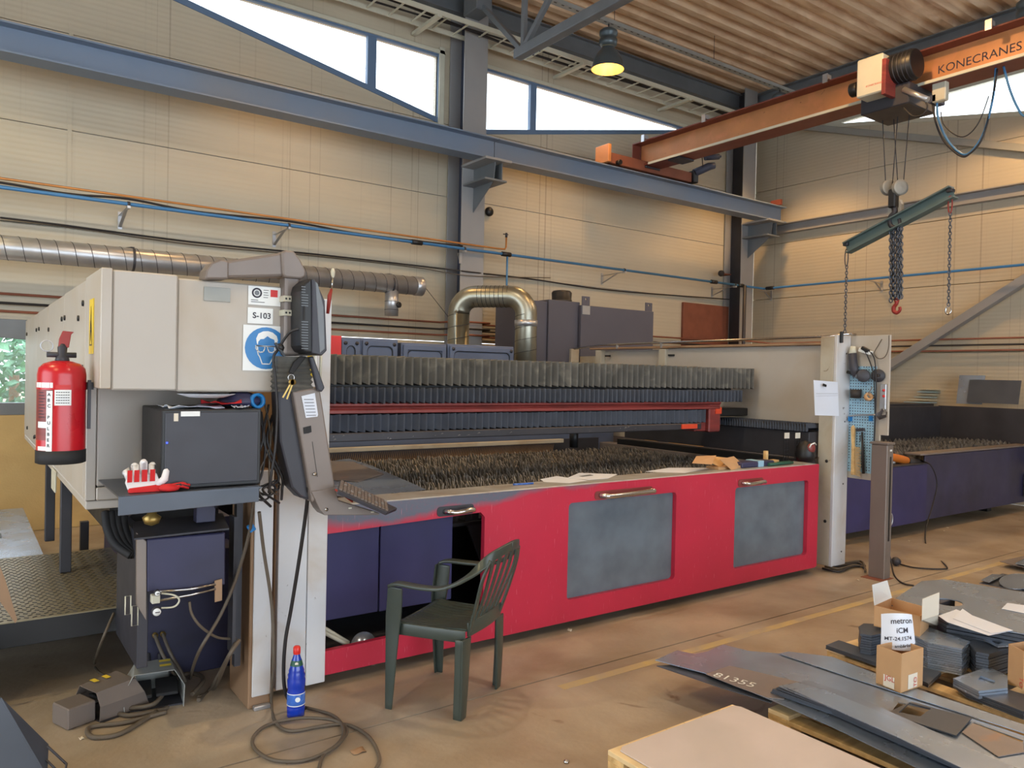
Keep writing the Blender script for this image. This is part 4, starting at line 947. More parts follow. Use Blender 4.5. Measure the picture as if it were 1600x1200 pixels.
build('thumb', MB().tube([(gx+.045, gy+.01, 1.175), (gx+.072, gy+.005, 1.2), (gx+.078, gy+.005, 1.232), (gx+.076, gy+.006, 1.24)], [.015, .015, .012, .006], 10), 'glovewhite', t)
build('cuff', MB().ext([(gx-.062, gy-.012, 1.152), (gx+.085, gy-.016, 1.152), (gx+.11, gy-.01, 1.172), (gx+.04, gy-.006, 1.178), (gx-.06, gy-.004, 1.17)], (0, .03, 0)), 'glovered', t, bev=.005, seg=2)
# second glove, crumpled
t = thing('work_glove', (.70, 3.31, 1.152), 'crumpled red and black work glove in front of the white one', 'glove')
build('palm', MB().lathe((.69, 3.315, 1.152), [(.0, .0), (.035, .004), (.042, .014), (.03, .026), (0, .03)], 10), 'glovered', t)
for k in range(5):
    A = .2+k*.32; build('finger', MB().tube([(.69, 3.315, 1.17), (.69+.05*math.cos(A-.6), 3.315-.015, 1.168+.012*math.sin(A*2)), (.69+.078*math.cos(A-.6), 3.30, 1.162+.01*k*.5)], [.01, .0085, .006], 8), 'rubber' if k % 2 else 'glovered', t)

# ================================================================ SWING ARM CONTROL PANEL
AY = 3.38
ar = thing('control_panel_arm', (1.1, AY, 1.1), 'grey swing arm with hanging control panel housing beside the white pillar', 'control panel')
P = lambda x, y, Y=AY: at('y', Y, x, y)
def quad(P4, depth, m_, name, par, bev=.006, lab=None, Y=AY, seg=2):
    pts = [at('y', Y, *p) for p in P4]; return build(name, MB().ext(pts, (0, depth, 0)), m_, par, bev=bev, label=lab, seg=seg)
quad([(320, 436), (322, 422), (330, 411), (345, 405), (358, 408), (358, 436)], .11, 'armgrey', 'elbow', ar, .008, Y=AY-.004)
quad([(342, 409), (442, 394), (446, 432), (342, 435)], .09, 'armgrey', 'boom', ar, .012, Y=AY+.006)
quad([(440, 394), (446, 391), (460, 392), (470, 406), (479, 424), (477, 433), (470, 436), (447, 434), (442, 430)], .11, 'armgrey', 'corner_casting', ar, .01, Y=AY-.01)
a = P(446, 430); b = P(474, 430); zc = P(460, 556).z
build('drop_tube', MB().box(a.x, b.x-.01, AY+.005, AY+.085, zc, a.z+.02), 'armgrey', ar, bev=.014, seg=3)
for py in (466, 488):
    q = P(444, py); q2 = P(480, py)
    build('perforated_strap', MB().box(q.x, q2.x, AY-.004, AY-.001, q.z-.014, q.z+.012).box(q.x-.003, q.x, AY-.004, AY+.085, q.z-.014, q.z+.012), 'framewhite', ar)
    mb = MB()
    for k in range(6): mb.add([(q.x+.008+k*.016+.005*math.cos(i*math.pi/4), AY-.0045, q.z-.001+.005*math.sin(i*math.pi/4)) for i in range(8)], [tuple(range(8))])
    build('strap_holes', mb, 'black', ar, kind='stuff')
# bellows boot
x0, x1 = P(433, 560).x, P(480, 560).x; mb = MB(); vs = []; zt_ = P(450, 557).z; zb2 = P(450, 612).z
n = 14
for i in range(n+1):
    z = zt_+(zb2-zt_)*i/n; o_ = .0 if i % 2 else .009
    if i < 3: o_ = .004
    xs0, xs1 = x0-o_+.0*i, x1+o_+.001*i; vs += [(xs0, AY-.02-o_, z), (xs1, AY-.02-o_, z), (xs1, AY+.1+o_, z), (xs0, AY+.1+o_, z)]
mb.add(vs, [(i*4+k, i*4+(k+1) % 4, i*4+4+(k+1) % 4, i*4+4+k) for i in range(n) for k in range(4)]+[(3,2,1,0), (n*4, n*4+1, n*4+2, n*4+3)])
build('rubber_boot', mb, 'bellows', ar)
# housing: dark left half and grey right half
quad([(434, 606), (460, 612), (486, 782), (470, 778), (455, 762), (437, 690)], .10, 'armdark', 'housing_back', ar, .01)
quad([(457, 612), (500, 604), (524, 762), (487, 786)], .12, 'armgrey', 'housing_front', ar, .008, Y=AY-.03)
quad([(486, 768), (523, 762), (529, 782), (594, 802), (592, 805), (507, 805), (500, 797)], .09, 'armgrey', 'keyboard_bracket', ar, .003, Y=AY-.035)
for (x, y) in ((492, 741), (510, 796)):
    q = P(x, y, AY-.037); build('bolt', MB().lathe(q, [(.008, 0), (.008, .004), (0, .006)], 12, ax=(0,-1,0)), 'chrome', ar)
for (x, y) in ((547, 794), (582, 800)):
    q = P(x, y, AY-.037); build('slot', MB().box(q.x-.008, q.x+.008, q.y-.001, q.y+.001, q.z-.003, q.z+.003), 'framewhite', ar)
sk = quad([(471, 619), (492, 614), (497, 648), (496, 651), (478, 653)], .002, 'paper', 'note_label', ar, 0, 'white typed paper label on the grey housing', Y=AY-.034)
mb = MB()
for k in range(6):
    q = P(475+k*.8, 624+k*5, AY-.0365); mb.box(q.x, q.x+.045, q.y, q.y+.0005, q.z-.0015, q.z+.001)
build('print', mb, 'ink', sk, kind='stuff')
quad([(474, 668), (486, 665), (487, 675), (482, 677), (475, 678)], .002, 'rubber', 'dark_patch', ar, 0, Y=AY-.034)
q0, q1 = P(488, 690, AY-.032), P(496, 745, AY-.032)
build('seam_line', MB().bar(q0, q1, .0015, .0015, (0,1,0)), 'black', ar)
# monitor seen edge on
mo = thing('computer_monitor', P(487, 553), 'black flat computer monitor clamped to the grey arm, seen edge on', 'monitor')
quad([(470, 455), (473, 445), (484, 436), (488, 435), (490, 552), (476, 550), (470, 540)], .30, 'black', 'back_shell', mo, .012, Y=AY-.12)
quad([(488, 435), (493, 437), (508, 470), (511, 548), (503, 556), (488, 552)], .32, 'armdark', 'front_bezel', mo, .005, Y=AY-.13)
quad([(493, 440), (497, 443), (506, 480), (508, 545), (500, 552)], .29, 'steelpaint', 'screen_edge', mo, .003, Y=AY-.132)
mb = MB()
for k in range(24):
    py = 448+k*4.2
    if 478 < py < 500: continue
    q = P(471, py, AY-.122); mb.box(q.x, q.x+.03-(.012 if k < 3 else 0), q.y-.001, q.y, q.z-.0012, q.z+.002)
build('vent_slots', mb, 'steelpaint', mo, kind='stuff')
quad([(474, 478), (477, 478), (477, 500), (474, 500)], .002, 'rubber', 'port_slot', mo, 0, Y=AY-.123)
tag(build('monitor_cable', MB().tube(bez([P(472, 513, AY-.1), P(455, 518, AY-.06), P(444, 530, AY-.04), P(435, 545, AY-.03), P(427, 560, AY-.03), P(430, 590, AY-.03), P(433, 640, AY-.03), P(430, 700, AY-.04), P(424, 740, AY-.04), P(420, 770, AY-.02)]), .006, 7), 'cable_dark'), 'black monitor cable curling down the left of the swing arm', 'cable')
tag(build('cable_tie_bundle', MB().lathe(P(437, 543, AY-.05), [(.012, -.012), (.022, -.006), (.02, .008), (.01, .016)], 9, ax=(.4,0,.8)).bar(P(430, 536, AY-.06), P(444, 556, AY-.06), .012, .01), 'black'), 'black velcro wrap around the monitor cable', 'cable tie')
# brush tool sticking up behind the monitor
t = thing('paint_brush', P(517, 490, 3.62), 'small red handled brush standing upright behind the monitor', 'brush')
build('handle', MB().tube([P(512, 490, 3.62), P(515, 462, 3.62), P(518, 452, 3.62)], [.008, .011, .006], 10), 'hookred', t)
build('shaft', MB().tube([P(518, 453, 3.62), P(520, 434, 3.62)], .004, 8), 'chrome', t)
build('tip', MB().lathe(P(520, 434, 3.62), [(.004, 0), (.010, .012), (.011, .03), (.006, .045), (0, .048)], 12), 'framewhite', t)
# yellow cup and clear bits behind
t = thing('marker_bundle', P(492, 600, 3.6), 'bundle of pens and a yellow labelled tube wedged behind the arm', 'pens')
for (x0_, y0_, x1_, y1_, rr, m_) in ((485, 590, 484, 555, .012, 'labelyellow'), (494, 598, 492, 552, .008, 'signwhite'), (500, 596, 502, 545, .007, 'framewhite')):
    build('pen', MB().tube([P(x0_, y0_, 3.62), P(x1_, y1_, 3.62)], rr, 10), m_, t)
# phone handset / remote hanging
tag(quad([(484, 558), (490, 556), (508, 606), (503, 613), (497, 610)], .03, 'armdark', 'hand_remote', None, .006, Y=AY-.06), 'dark grey hand remote hanging under the monitor', 'remote')
tag(quad([(460, 566), (470, 556), (480, 557), (458, 586), (452, 582)], .02, 'rubber', 'key_fob', None, .006, Y=AY-.05), 'black key fob with a white strip on the boot of the arm', 'key fob')
t = thing('key_ring', P(455, 600, AY-.055), 'ring with steel keys hanging on the rubber boot', 'keys')
kc = P(455, 590, AY-.055)
build('ring', MB().tube([kc+V(.014*math.cos(i*math.pi/8), 0, .014*math.sin(i*math.pi/8)) for i in range(16)], .0018, 6, closed=True), 'chrome', t)
for (dx, dz, tx, tz) in ((.0, -.012, -.038, -.068), (.008, -.012, -.028, -.075)):
    h0 = kc+V(dx, -.003, dz-.008); h1 = h0+V(tx, -.002, tz); 
    k = build('key', MB().lathe(h0, [(0, 0), (.013, 0), (.013, .0025), (0, .0025)], 14, ax=(0,-1,0)).bar(h0, h1, .007, .0022, (0,1,0)), 'brass', t)
    t.location = t.location
# keyboard on the tray
t = thing('keyboard', P(565, 780), 'worn dark keyboard tilted on the tray of the swing arm', 'keyboard')
kb = [P(529, 766, AY-.15), P(532, 751, AY+.08), P(621, 794, AY+.05), P(606, 800, AY-.16)]
n_ = (kb[1]-kb[0]).cross(kb[3]-kb[0]).normalized(); n_ = n_ if n_.z > 0 else -n_
build('keyboard_body', MB().ext(kb, n_*-.018), 'armdark', t, bev=.003)
k00, ku, kv = kb[0]+n_*.001, kb[3]-kb[0], kb[1]-kb[0]
k0 = None
for i in range(14):
    for j in range(5):
        c0 = k00+ku*((i+.5)/14)+kv*((j+.5)/5)*.92+kv*.03
        mb = MB().obox(c0+n_*.003, ku*(.42/14), kv*(.42/5), n_*.003)
        o = build('key', mb, 'galv' if (i*j) % 7 == 3 else 'armgrey', t)
tag(build('red_pencil', MB().tube([P(524, 765, AY-.1), P(551, 784, AY-.1)], .0045, 6), 'hookred'), 'red pencil tucked under the keyboard', 'pencil')
# ================================================================ CABLES AROUND THE ARM
f0 = lambda x, y, z=.012: at('z', z, x, y)
def cabl(pts, r_, m_, lab, n=7): return tag(build('cable', MB().tube(bez([p if isinstance(p, Vector) else at('y', p[2], p[0], p[1]) for p in pts], 8), r_, n), m_), lab, 'cable')
cabl([(482, 762, 3.37), (478, 800, 3.45), (468, 870, 3.52), (455, 950, 3.6), (446, 1000, 3.62), (443, 1050, 3.62), (447, 1085, 3.62), f0(462, 1104), f0(478, 1106)], .009, 'cable_dark', 'thick black cable hanging from the panel housing to the bottle')
cabl([(405, 800, 3.5), (412, 860, 3.55), (425, 950, 3.6), (427, 1040, 3.6), f0(424, 1100), f0(432, 1130), f0(455, 1142), f0(500, 1135), f0(540, 1132), f0(575, 1150), f0(592, 1180), f0(588, 1200), f0(570, 1215)], .008, 'cable', 'long grey brown cable dropping from the arm and looping on the floor')
cabl([f0(480, 1106), f0(520, 1118), f0(537, 1140, .02), f0(525, 1165, .02), f0(480, 1187), f0(430, 1188), f0(400, 1172), f0(396, 1152), f0(420, 1132), f0(470, 1122, .02), f0(520, 1125, .02), f0(542, 1140), f0(530, 1162), f0(505, 1180), f0(496, 1215)], .008, 'cable', 'coil of grey brown cable on the floor below the blue bottle')
# tangle between computer and arm
rnd = random.Random(5)
for k in range(7):
    x = 396+k*6; cabl([(x, 640+rnd.uniform(-15, 20), 3.5), (x+rnd.uniform(-14, 14), 690, 3.45), (x+rnd.uniform(-16, 16), 740+rnd.uniform(-10, 10), 3.45), (x+rnd.uniform(-20, 16), 765, 3.42), (x+rnd.uniform(-20, 18), 785+rnd.uniform(-12, 12), 3.5)], .0045+.001*(k % 3), 'cable_dark' if k % 3 else 'cable', ['thin cable nearest the computer in the tangle left of the arm', 'second tangled cable right of the computer', 'grey cable in the middle of the tangle', 'black looping cable in the tangle', 'fifth tangled cable near the arm', 'grey tangled cable near the rubber boot', 'black cable closest to the arm housing'][k])
for k in range(3):
    c0 = P(408+10*k, 770-6*k, 3.45); rr = .045-.008*k
    tag(build('cable_loop', MB().tube([c0+V(rr*math.cos(i*math.pi/10), .02*math.sin(i*.7), rr*.7*math.sin(i*math.pi/10)) for i in range(20)], .0045, 6, closed=True), 'cable_dark'), ['largest black cable loop beside the shelf end', 'middle black cable loop beside the shelf end', 'smallest black cable loop beside the shelf end'][k], 'cable')
tag(build('blue_plug', MB().bar(P(388, 828, 3.6), P(397, 822, 3.6), .02, .035), 'signblue', bev=.003), 'small blue cable tag hanging beside the pillar', 'tag')
cabl([(396, 780, 3.5), (390, 830, 3.6), (370, 900, 3.68), (345, 960, 3.7), (310, 1020, 3.7), f0(297, 1060)], .008, 'cable', 'grey cable running diagonally down to the foot pedals')
for k in range(2):
    cabl([(374-k*6, 1000+k*6, 3.7), (355, 1030, 3.68), f0(335-k*5, 1075), f0(310, 1090+k*4)], .010, 'cable', ['upper grey hose curving from the pillar to the floor', 'lower grey hose curving from the pillar to the floor'][k])

# ================================================================ PNEUMATIC BOX UNDER THE CABINET
t = thing('pneumatic_unit', (.9, 3.9, .0), 'grey and navy pneumatic supply box with gauges under the beige cabinet', 'pneumatic unit')
build('front_cover', MB().ext([P(230, 843, 3.66), P(352, 832, 3.66), P(352, 914, 3.66), P(230, 926, 3.66)], (0, .20, 0)), 'navy_dark', t, bev=.005)
build('top_plate', MB().ext([V(.62, 3.64, .90), V(1.02, 3.64, .905), V(1.06, 3.9, .93), V(.66, 3.9, .925)], (0, 0, .008)), 'darksteel', t)
build('side_cover', MB().ext([P(213, 832, 3.70), P(229, 846, 3.66), P(229, 970, 3.66), P(213, 945, 3.70)], (.0, .02, 0)), 'armgrey', t, bev=.003)
build('side_frame', MB().box(.655, .70, 3.74, 4.3, .30, .90), 'armdark', t, bev=.003)
build('pedestal', MB().box(.79, 1.28, 4.35, 4.6, .0, .66), 'navy_dark', t, bev=.005)
build('mast', MB().box(.90, .985, 3.74, 3.80, .93, 1.1), 'navy_dark', t, bev=.003)
build('valve_cone', MB().lathe(P(237, 822, 3.72), [(.0, 0), (.03, .012), (.04, .04), (.02, .055), (.02, .09)], 14), 'brass', t)
build('right_frame', MB().box(1.06, 1.075, 3.70, 3.78, .3, .95).box(1.1, 1.13, 3.8, 3.84, .2, 1.0), 'darksteel', t)
build('mount_plate', MB().ext([P(336, 908, 3.64), P(347, 905, 3.64), P(347, 938, 3.64), P(336, 941, 3.64)], (0, .01, 0)), 'brown_dirty', t)
for k in range(2): build('air_tube', MB().tube([P(243, 925+k*14, 3.63), P(300, 920+k*9, 3.64), P(337, 913+k*7, 3.64)], .006, 8), 'chrome', t)
def gauge(px, py, rr, lab):
    c_ = P(px, py, 3.60); g_ = build('gauge', MB().lathe(c_, [(0, 0), (rr, 0), (rr*1.08, .012), (rr, .025), (0, .025)], 22, ax=(-.1,-1,0)), 'darksteel', t, label=lab)
    build('dial', MB().lathe(c_+V(-.002, -.026, 0), [(0, .001), (rr*.86, 0), (rr*.86, -.002)], 22, ax=(-.1,-1,0)), 'signwhite', g_); build('needle', MB().bar(c_+V(-.5*rr, -.030, 0), c_+V(.5*rr, -.030, 0), .002, .003), 'ink', g_)
gauge(244, 954, .019, 'larger round pressure gauge with white dial'); gauge(245, 925, .012, 'smaller pressure gauge above the larger one')
build('regulator', MB().box(*sorted((P(236, 932, 3.62).x, P(249, 932, 3.62).x)), 3.60, 3.64, P(240, 942, 3.62).z, P(240, 929, 3.62).z), 'framewhite', t, bev=.003)
build('loop_tube', MB().tube(bez([P(252, 927, 3.6), P(272, 930, 3.58), P(280, 938, 3.58), P(272, 948, 3.58), P(252, 950, 3.6)]), .004, 7), 'framewhite', t)
for k, (x_, y_) in enumerate(((242, 992), (254, 990))):
    build('hose_fitting', MB().lathe(P(x_, y_, 4.34), [(.014, 0), (.014, .02), (.0, .03)], 10, ax=(0,-1,0)), 'brass', t)
    build('hose', MB().tube(bez([P(x_, y_, 4.32), P(x_+12, y_+30, 4.26), P(x_+28, y_+58, 4.2), at('z', .02, 284+6*k, 1066)]), .009, 8), 'cable', t)
build('hose', MB().tube(bez([P(296, 940, 3.66), P(300, 960, 3.66), P(315, 980, 3.66), P(340, 996, 3.7), P(368, 998, 3.74)]), .006, 8), 'cable', t)
for (x_, y_) in ((231, 1030), (250, 1030)): build('elbow_fitting', MB().tube(bez([P(x_, y_-8, 4.34), P(x_+4, y_+12, 4.28), P(x_+18, y_+22, 4.25), at('z', .02, x_+34, y_+28)]), .013, 8), 'darksteel', t)
for k, (x_, y_, w_, h_) in enumerate(((191, 925, 8, 27), (201, 940, 9, 29))):
    A_, B_ = P(x_, y_, 3.78), P(x_+w_, y_+h_, 3.78); build('wire_clip', MB().tube([V(A_.x, 3.7, A_.z), V(B_.x, 3.7, A_.z), V(B_.x, 3.7, B_.z), V(A_.x, 3.7, B_.z)], .003, 5, closed=True), 'framewhite', t)
# hydraulic hoses below cabinet
for k in range(4):
    cabl([(165+k*9, 800, 4.0), (168+k*9, 825, 3.95), (180+k*8, 850, 3.9), (205+k*4, 868, 3.85)], .02, 'rubber', ['leftmost thick black hose under the beige cabinet', 'second thick black hose under the beige cabinet', 'third thick black hose under the beige cabinet', 'rightmost thick black hose under the beige cabinet'][k])
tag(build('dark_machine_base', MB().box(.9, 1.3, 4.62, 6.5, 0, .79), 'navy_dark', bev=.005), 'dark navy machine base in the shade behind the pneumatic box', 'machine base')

# ================================================================ STEP PLATFORM AT THE LEFT
t = thing('step_platform', (.2, 6, 0), 'low steel platform of tread plates at the far left', 'platform')
zp = .40
def zq_(x, y): return at('z', zp, x, y)
A_, B_, C_, D_ = zq_(0, 882), zq_(205, 873), zq_(200, 935), zq_(22, 975)
def tread(name, x0, x1, y0, y1, z=zp, m_='treadplate', lab=None):
    o = build(name, MB().box(x0, x1, y0, y1, z-.006, z), m_, t, label=lab); return o
tread('tread_plate', -.8, .86, 4.42, 5.05); tread('tread_plate', -.8, .86, 5.055, 5.9)
tread('smooth_plate', -.8, .46, 5.905, 7.9, lab='smooth grey steel plate with a square hole', m_='sheet')
build('hole_patch', MB().box(.18, .26, 6.6, 6.78, zp, zp+.0015), 'black', t)
mb = MB()
for i in range(44):
    for j in range(38):
        x = -.7+i*.035+(j % 2)*.0175; y = 4.45+j*.038
        if .05 > (x+.7) : continue
        s = 1 if (i+j) % 2 else -1; mb.bar((x-.009, y-.006*s, zp+.001), (x+.009, y+.006*s, zp+.001), .006, .0025)
build('tread_studs', mb, 'darksteel', t, kind='stuff')
build('front_skirt', MB().box(-.8, .86, 4.44, 4.46, .27, zp-.006), 'black', t)
build('base_rail', MB().box(-.8, .86, 5.3, 5.5, .0, zp-.006), 'black', t, bev=.004)
build('side_plate', MB().ext([at('y', 4.38, 0, 885), at('y', 4.38, 8, 905), at('y', 4.38, 27, 968), at('y', 4.38, 24, 974), at('y', 4.38, 0, 940)], (0, .008, 0)), 'brown_dirty', t)
build('side_plate', MB().box(-.8, .16, 4.36, 4.375, .1, .36), 'brown_dirty', t)
build('leg', MB().box(-.7, -.64, 7.6, 7.66, 0, zp-.006), 'darksteel', t)
build('leg', MB().box(.8, .86, 7.0, 7.06, 0, zp-.006), 'darksteel', t)
# ================================================================ FOOT PEDALS
def pedal(o_, ang, lab, m_, s=1.0, open_=False):
    t = thing('foot_pedal', o_, lab, 'foot pedal')
    ca_, sa_ = math.cos(ang), math.sin(ang)
    T = lambda x, y, z: (o_.x+(x*ca_-y*sa_)*s, o_.y+(x*sa_+y*ca_)*s, o_.z+z*s)
    # hood: profile across x, open at the front (y-)
    prof = [(-.10, .0), (-.105, .07), (-.07, .125), (.07, .125), (.105, .07), (.10, 0)]; inn = [(x*.96, z-.004 if z > 0 else 0) for x, z in prof]
    mb = MB(); vs = [T(x, -.12+.05*(z/.125), z) for x, z in prof]+[T(x*.9, .09, z*.92) for x, z in prof]; n = 6
    mb.add(vs, [(i, i+1, n+i+1, n+i) for i in range(n-1)])
    h = build('hood', mb, m_, t); s_ = h.modifiers.new('th', 'SOLIDIFY'); s_.thickness = .003
    build('rear_box', MB().add([T(x, y, z) for x in (-.06, .06) for y in (.088, .2) for z in (0.001, .085)], [(0,1,3,2), (4,6,7,5), (0,4,5,1), (2,3,7,6), (0,2,6,4), (1,5,7,3)]), m_, t, bev=.006)
    build('base_plate', MB().add([T(x, y, z) for x in (-.1, .1) for y in (-.1, .088) for z in (.0, .006)], [(0,1,3,2), (4,6,7,5), (0,4,5,1), (2,3,7,6), (0,2,6,4), (1,5,7,3)]), 'darksteel', t)
    for sx in (-1, 1):
        build('pedal_plate', MB().add([T(x+sx*.045, y, z+(.03 if y < 0 else .05)) for x in (-.038, .038) for y in (-.07, .04) for z in (.0, .012)], [(0,1,3,2), (4,6,7,5), (0,4,5,1), (2,3,7,6), (0,2,6,4), (1,5,7,3)]), 'rubber', t, bev=.003)
    for sy in (-.02, .03):
        build('warning_sticker', MB().add([T(x, y, .1265) for x, y in ((.02, sy), (.06, sy), (.06, sy+.022), (.02, sy+.022))], [(0,1,2,3)]), 'labelyellow', t)
    return t
pedal(V(.60, 4.10, .0), 1.95, 'brown steel foot pedal with closed hood and yellow stickers', 'armgrey', 1.15)
pedal(V(.80, 4.12, .0), -.15, 'grey foot pedal with its hood open towards the camera', 'steelpaint_light', 1.3)
cabl([f0(300, 1085, .03), f0(318, 1062, .05), f0(300, 1052, .05), f0(270, 1062, .04), f0(240, 1100, .03), f0(180, 1108), f0(200, 1118), f0(250, 1110), f0(262, 1105)], .011, 'cable', 'thick grey cable curled through the open foot pedal')
cabl([f0(245, 1112), f0(190, 1145), f0(150, 1152), f0(137, 1145), f0(145, 1135), f0(200, 1128), f0(260, 1112)], .011, 'cable', 'grey cable loop lying in front of the two foot pedals')
cabl([f0(110, 1092, .03), f0(90, 1105), f0(86, 1115), f0(94, 1120)], .012, 'cable', 'cable end poking out left of the brown foot pedal')
cabl([at('y', 4.3, 178, 958), at('y', 4.2, 160, 1000), f0(148, 1035), f0(152, 1048), f0(168, 1058)], .007, 'cable', 'thin cable hanging from the platform down to the foot pedal')
# ================================================================ BLUE BOTTLE
bp = at('z', 0, 462, 1119); bx_, by_ = bp.x, bp.y; hb = at('y', by_, 461, 1010).z; s = hb/.34
t = thing('plastic_bottle', bp, 'blue plastic bottle with a red cap standing in front of the white pillar', 'bottle')
prof = [(0, .0), (.036, .0), (.042, .008), (.042, .05), (.04, .055), (.042, .06), (.042, .125), (.039, .135), (.042, .15), (.043, .18), (.039, .19), (.041, .205), (.036, .215), (.037, .225), (.031, .24), (.03, .25), (.023, .275), (.016, .295), (.0135, .305)]
build('body', MB().lathe(bp, [(a_*s*1.0, b_*s) for a_, b_ in prof], 32), 'bottleblue', t)
build('cap', MB().lathe(bp, [(.0165*s, .303*s), (.0175*s, .31*s), (.0175*s, .333*s), (.013*s, .34*s), (0, .34*s)], 20), 'capred', t)
build('label', MB().lathe(bp, [(.0428*s, .065*s), (.0428*s, .12*s)], 32), 'labelblue', t, label='pale blue and white printed bottle label')
build('label_edge', MB().lathe(bp, [(.0432*s, .062*s), (.0432*s, .066*s)], 32).lathe(bp, [(.0432*s, .118*s), (.0432*s, .122*s)], 32), 'signwhite', t, kind='stuff')
fd = V(-bx_, -by_, 0).normalized(); sd_ = fd.cross(V(0,0,1))
build('label_emblem', MB().lathe(bp+V(0,0,.096*s)+fd*.0435*s-sd_*.008, [(0, .001), (.012*s, 0)], 16, ax=fd), 'signwhite', t)
build('neck_label', MB().lathe(bp, [(.0305*s, .25*s), (.0238*s, .275*s)], 32), 'greentool', t)
build('label_emblem', MB().lathe(bp+V(0,0,.263*s)+fd*.0275*s, [(0, .001), (.008*s, 0)], 12, ax=fd), 'paper_warm', t)
# ================================================================ PLASTIC ARMCHAIR
ch = thing('plastic_armchair', (2.04, 3.36, 0), 'dark green grey plastic garden armchair in front of the navy bay', 'chair')
cc = V(2.042, 3.36, 0); fw = V(-.52, .854, 0).normalized(); rt = V(fw.y, -fw.x, 0)     # rt: chair's right seen from behind
def CP(a, b, z): return cc+rt*a+fw*b+V(0, 0, z)      # a to the side, b forwards
def strip(name, pts, widths, thick, m_, par, side=None, bev=.004):
    """swept flat strip: pts centre line, side vectors, thickness normal computed"""
    mb = MB(); vs = []; n = len(pts)
    for i, p in enumerate(pts):
        t_ = (pts[min(i+1, n-1)]-pts[max(i-1, 0)]).normalized(); s_ = (side[i] if isinstance(side, list) else side); s_ = (s_-t_*s_.dot(t_)).normalized(); nn = t_.cross(s_)
        w = widths[i] if isinstance(widths, list) else widths
        for a_, b_ in ((-1,-1), (1,-1), (1,1), (-1,1)): vs.append(p+s_*a_*w/2+nn*b_*thick/2)
    mb.add(vs, [(i*4+k, i*4+(k+1) % 4, i*4+4+(k+1) % 4, i*4+4+k) for i in range(n-1) for k in range(4)]+[(0,1,2,3)[::-1], tuple((n-1)*4+k for k in range(4))], True)
    return build(name, mb, m_, par, bev=bev, seg=2)
G = 'plastic_green'
# seat: dished, slightly ribbed
mb = MB(); vs = []; nx, ny = 24, 10; SH = .405
for j in range(ny+1):
    b_ = .19-.39*j/ny
    for i in range(nx+1):
        u_ = i/nx*2-1; w_ = .215-.02*(j/ny); a_ = u_*w_
        z = SH+.012*u_*u_-.014*math.sin(math.pi*min(1, j/ny*1.1))-(.02*max(0, 1-j*1.2)) + (.0025 if i % 2 else 0)
        vs.append(CP(a_, b_, z))
mb.add(vs, [(j*(nx+1)+i, j*(nx+1)+i+1, (j+1)*(nx+1)+i+1, (j+1)*(nx+1)+i) for j in range(ny) for i in range(nx)])
s_ = build('seat', mb, G, ch); q = s_.modifiers.new('th', 'SOLIDIFY'); q.thickness = .012
for sgn in (-1, 1): strip('seat_apron', bez([CP(sgn*.218, .17, SH-.018), CP(sgn*.212, 0, SH-.016), CP(sgn*.203, -.2, SH-.012)], 4), .06, .008, G, ch, side=V(0,0,1))
strip('seat_apron', bez([CP(-.215, .192, SH-.022), CP(0, .198, SH-.028), CP(.215, .192, SH-.022)], 4), .045, .008, G, ch, side=V(0,0,1))
ft = {'fl': (-.25, .265), 'fr': (.25, .265), 'rl': (-.20, -.225), 'rr': (.20, -.225)}
# front legs rise into the arm posts; L section each
for sgn in (-1, 1):
    pts = bez([CP(sgn*.262, .182, .0), CP(sgn*.25, .182, .2), CP(sgn*.24, .18, SH), CP(sgn*.245, .17, .52), CP(sgn*.25, .165, .60)], 5)
    n = len(pts); w1 = [.036+.05*min(1, i/(n*.55)) if i < n*.6 else .086-.006*((i-n*.6)/(n*.4)) for i in range(n)]
    strip('front_leg', pts, w1, .012, G, ch, side=fw)
    strip('front_leg_rib', [p+fw*w1[i]*.45-rt*sgn*.012 for i, p in enumerate(pts)], .03, .008, G, ch, side=rt)
    # arm rest
    pts = bez([CP(sgn*.252, .19, .605), CP(sgn*.26, .14, .622), CP(sgn*.27, 0, .622), CP(sgn*.262, -.12, .635), CP(sgn*.235, -.235, .70), CP(sgn*.17, -.305, .775), CP(sgn*.08, -.335, .80), CP(0, -.34, .805)], 5)
    n = len(pts); w2 = [.045]+[.056]*(n//2)+[.045]*(n-1-n//2)
    sd = [rt.lerp(V(0,0,1), max(0, min(1, (i-n*.45)/(n*.3)))) for i in range(n)]
    strip('arm_rest', pts, w2, .016, G, ch, side=sd, bev=.006)
    # rear leg, wide flared channel
    pts = bez([CP(sgn*.205, -.195, 0), CP(sgn*.203, -.20, .2), CP(sgn*.195, -.20, SH-.02)], 5); n = len(pts)
    strip('rear_leg', pts, [.055+.045*i/n for i in range(n)], .012, G, ch, side=rt)
    strip('rear_leg_rib', [p+rt*sgn*(.022+.016*i/n)+fw*.018 for i, p in enumerate(pts)], .045, .010, G, ch, side=fw)
    strip('back_stile', bez([CP(sgn*.175, -.205, SH), CP(sgn*.195, -.25, .55), CP(sgn*.205, -.285, .68), CP(sgn*.17, -.31, .765)], 4), .03, .012, G, ch, side=rt)
# back slats
for k in range(5):
    u_ = (k-2)/2; strip('back_slat', bez([CP(u_*.115, -.205, SH+.03), CP(u_*.125, -.25, .55), CP(u_*.15, -.295, .68), CP(u_*.145, -.325+.01*abs(u_), .785-.012*abs(u_)**2)], 4), .032, .010, G, ch, side=rt)
strip('back_lower_rail', bez([CP(-.19, -.205, SH+.02), CP(0, -.225, SH+.025), CP(.19, -.205, SH+.02)], 4), .07, .012, G, ch, side=V(0,0,1))
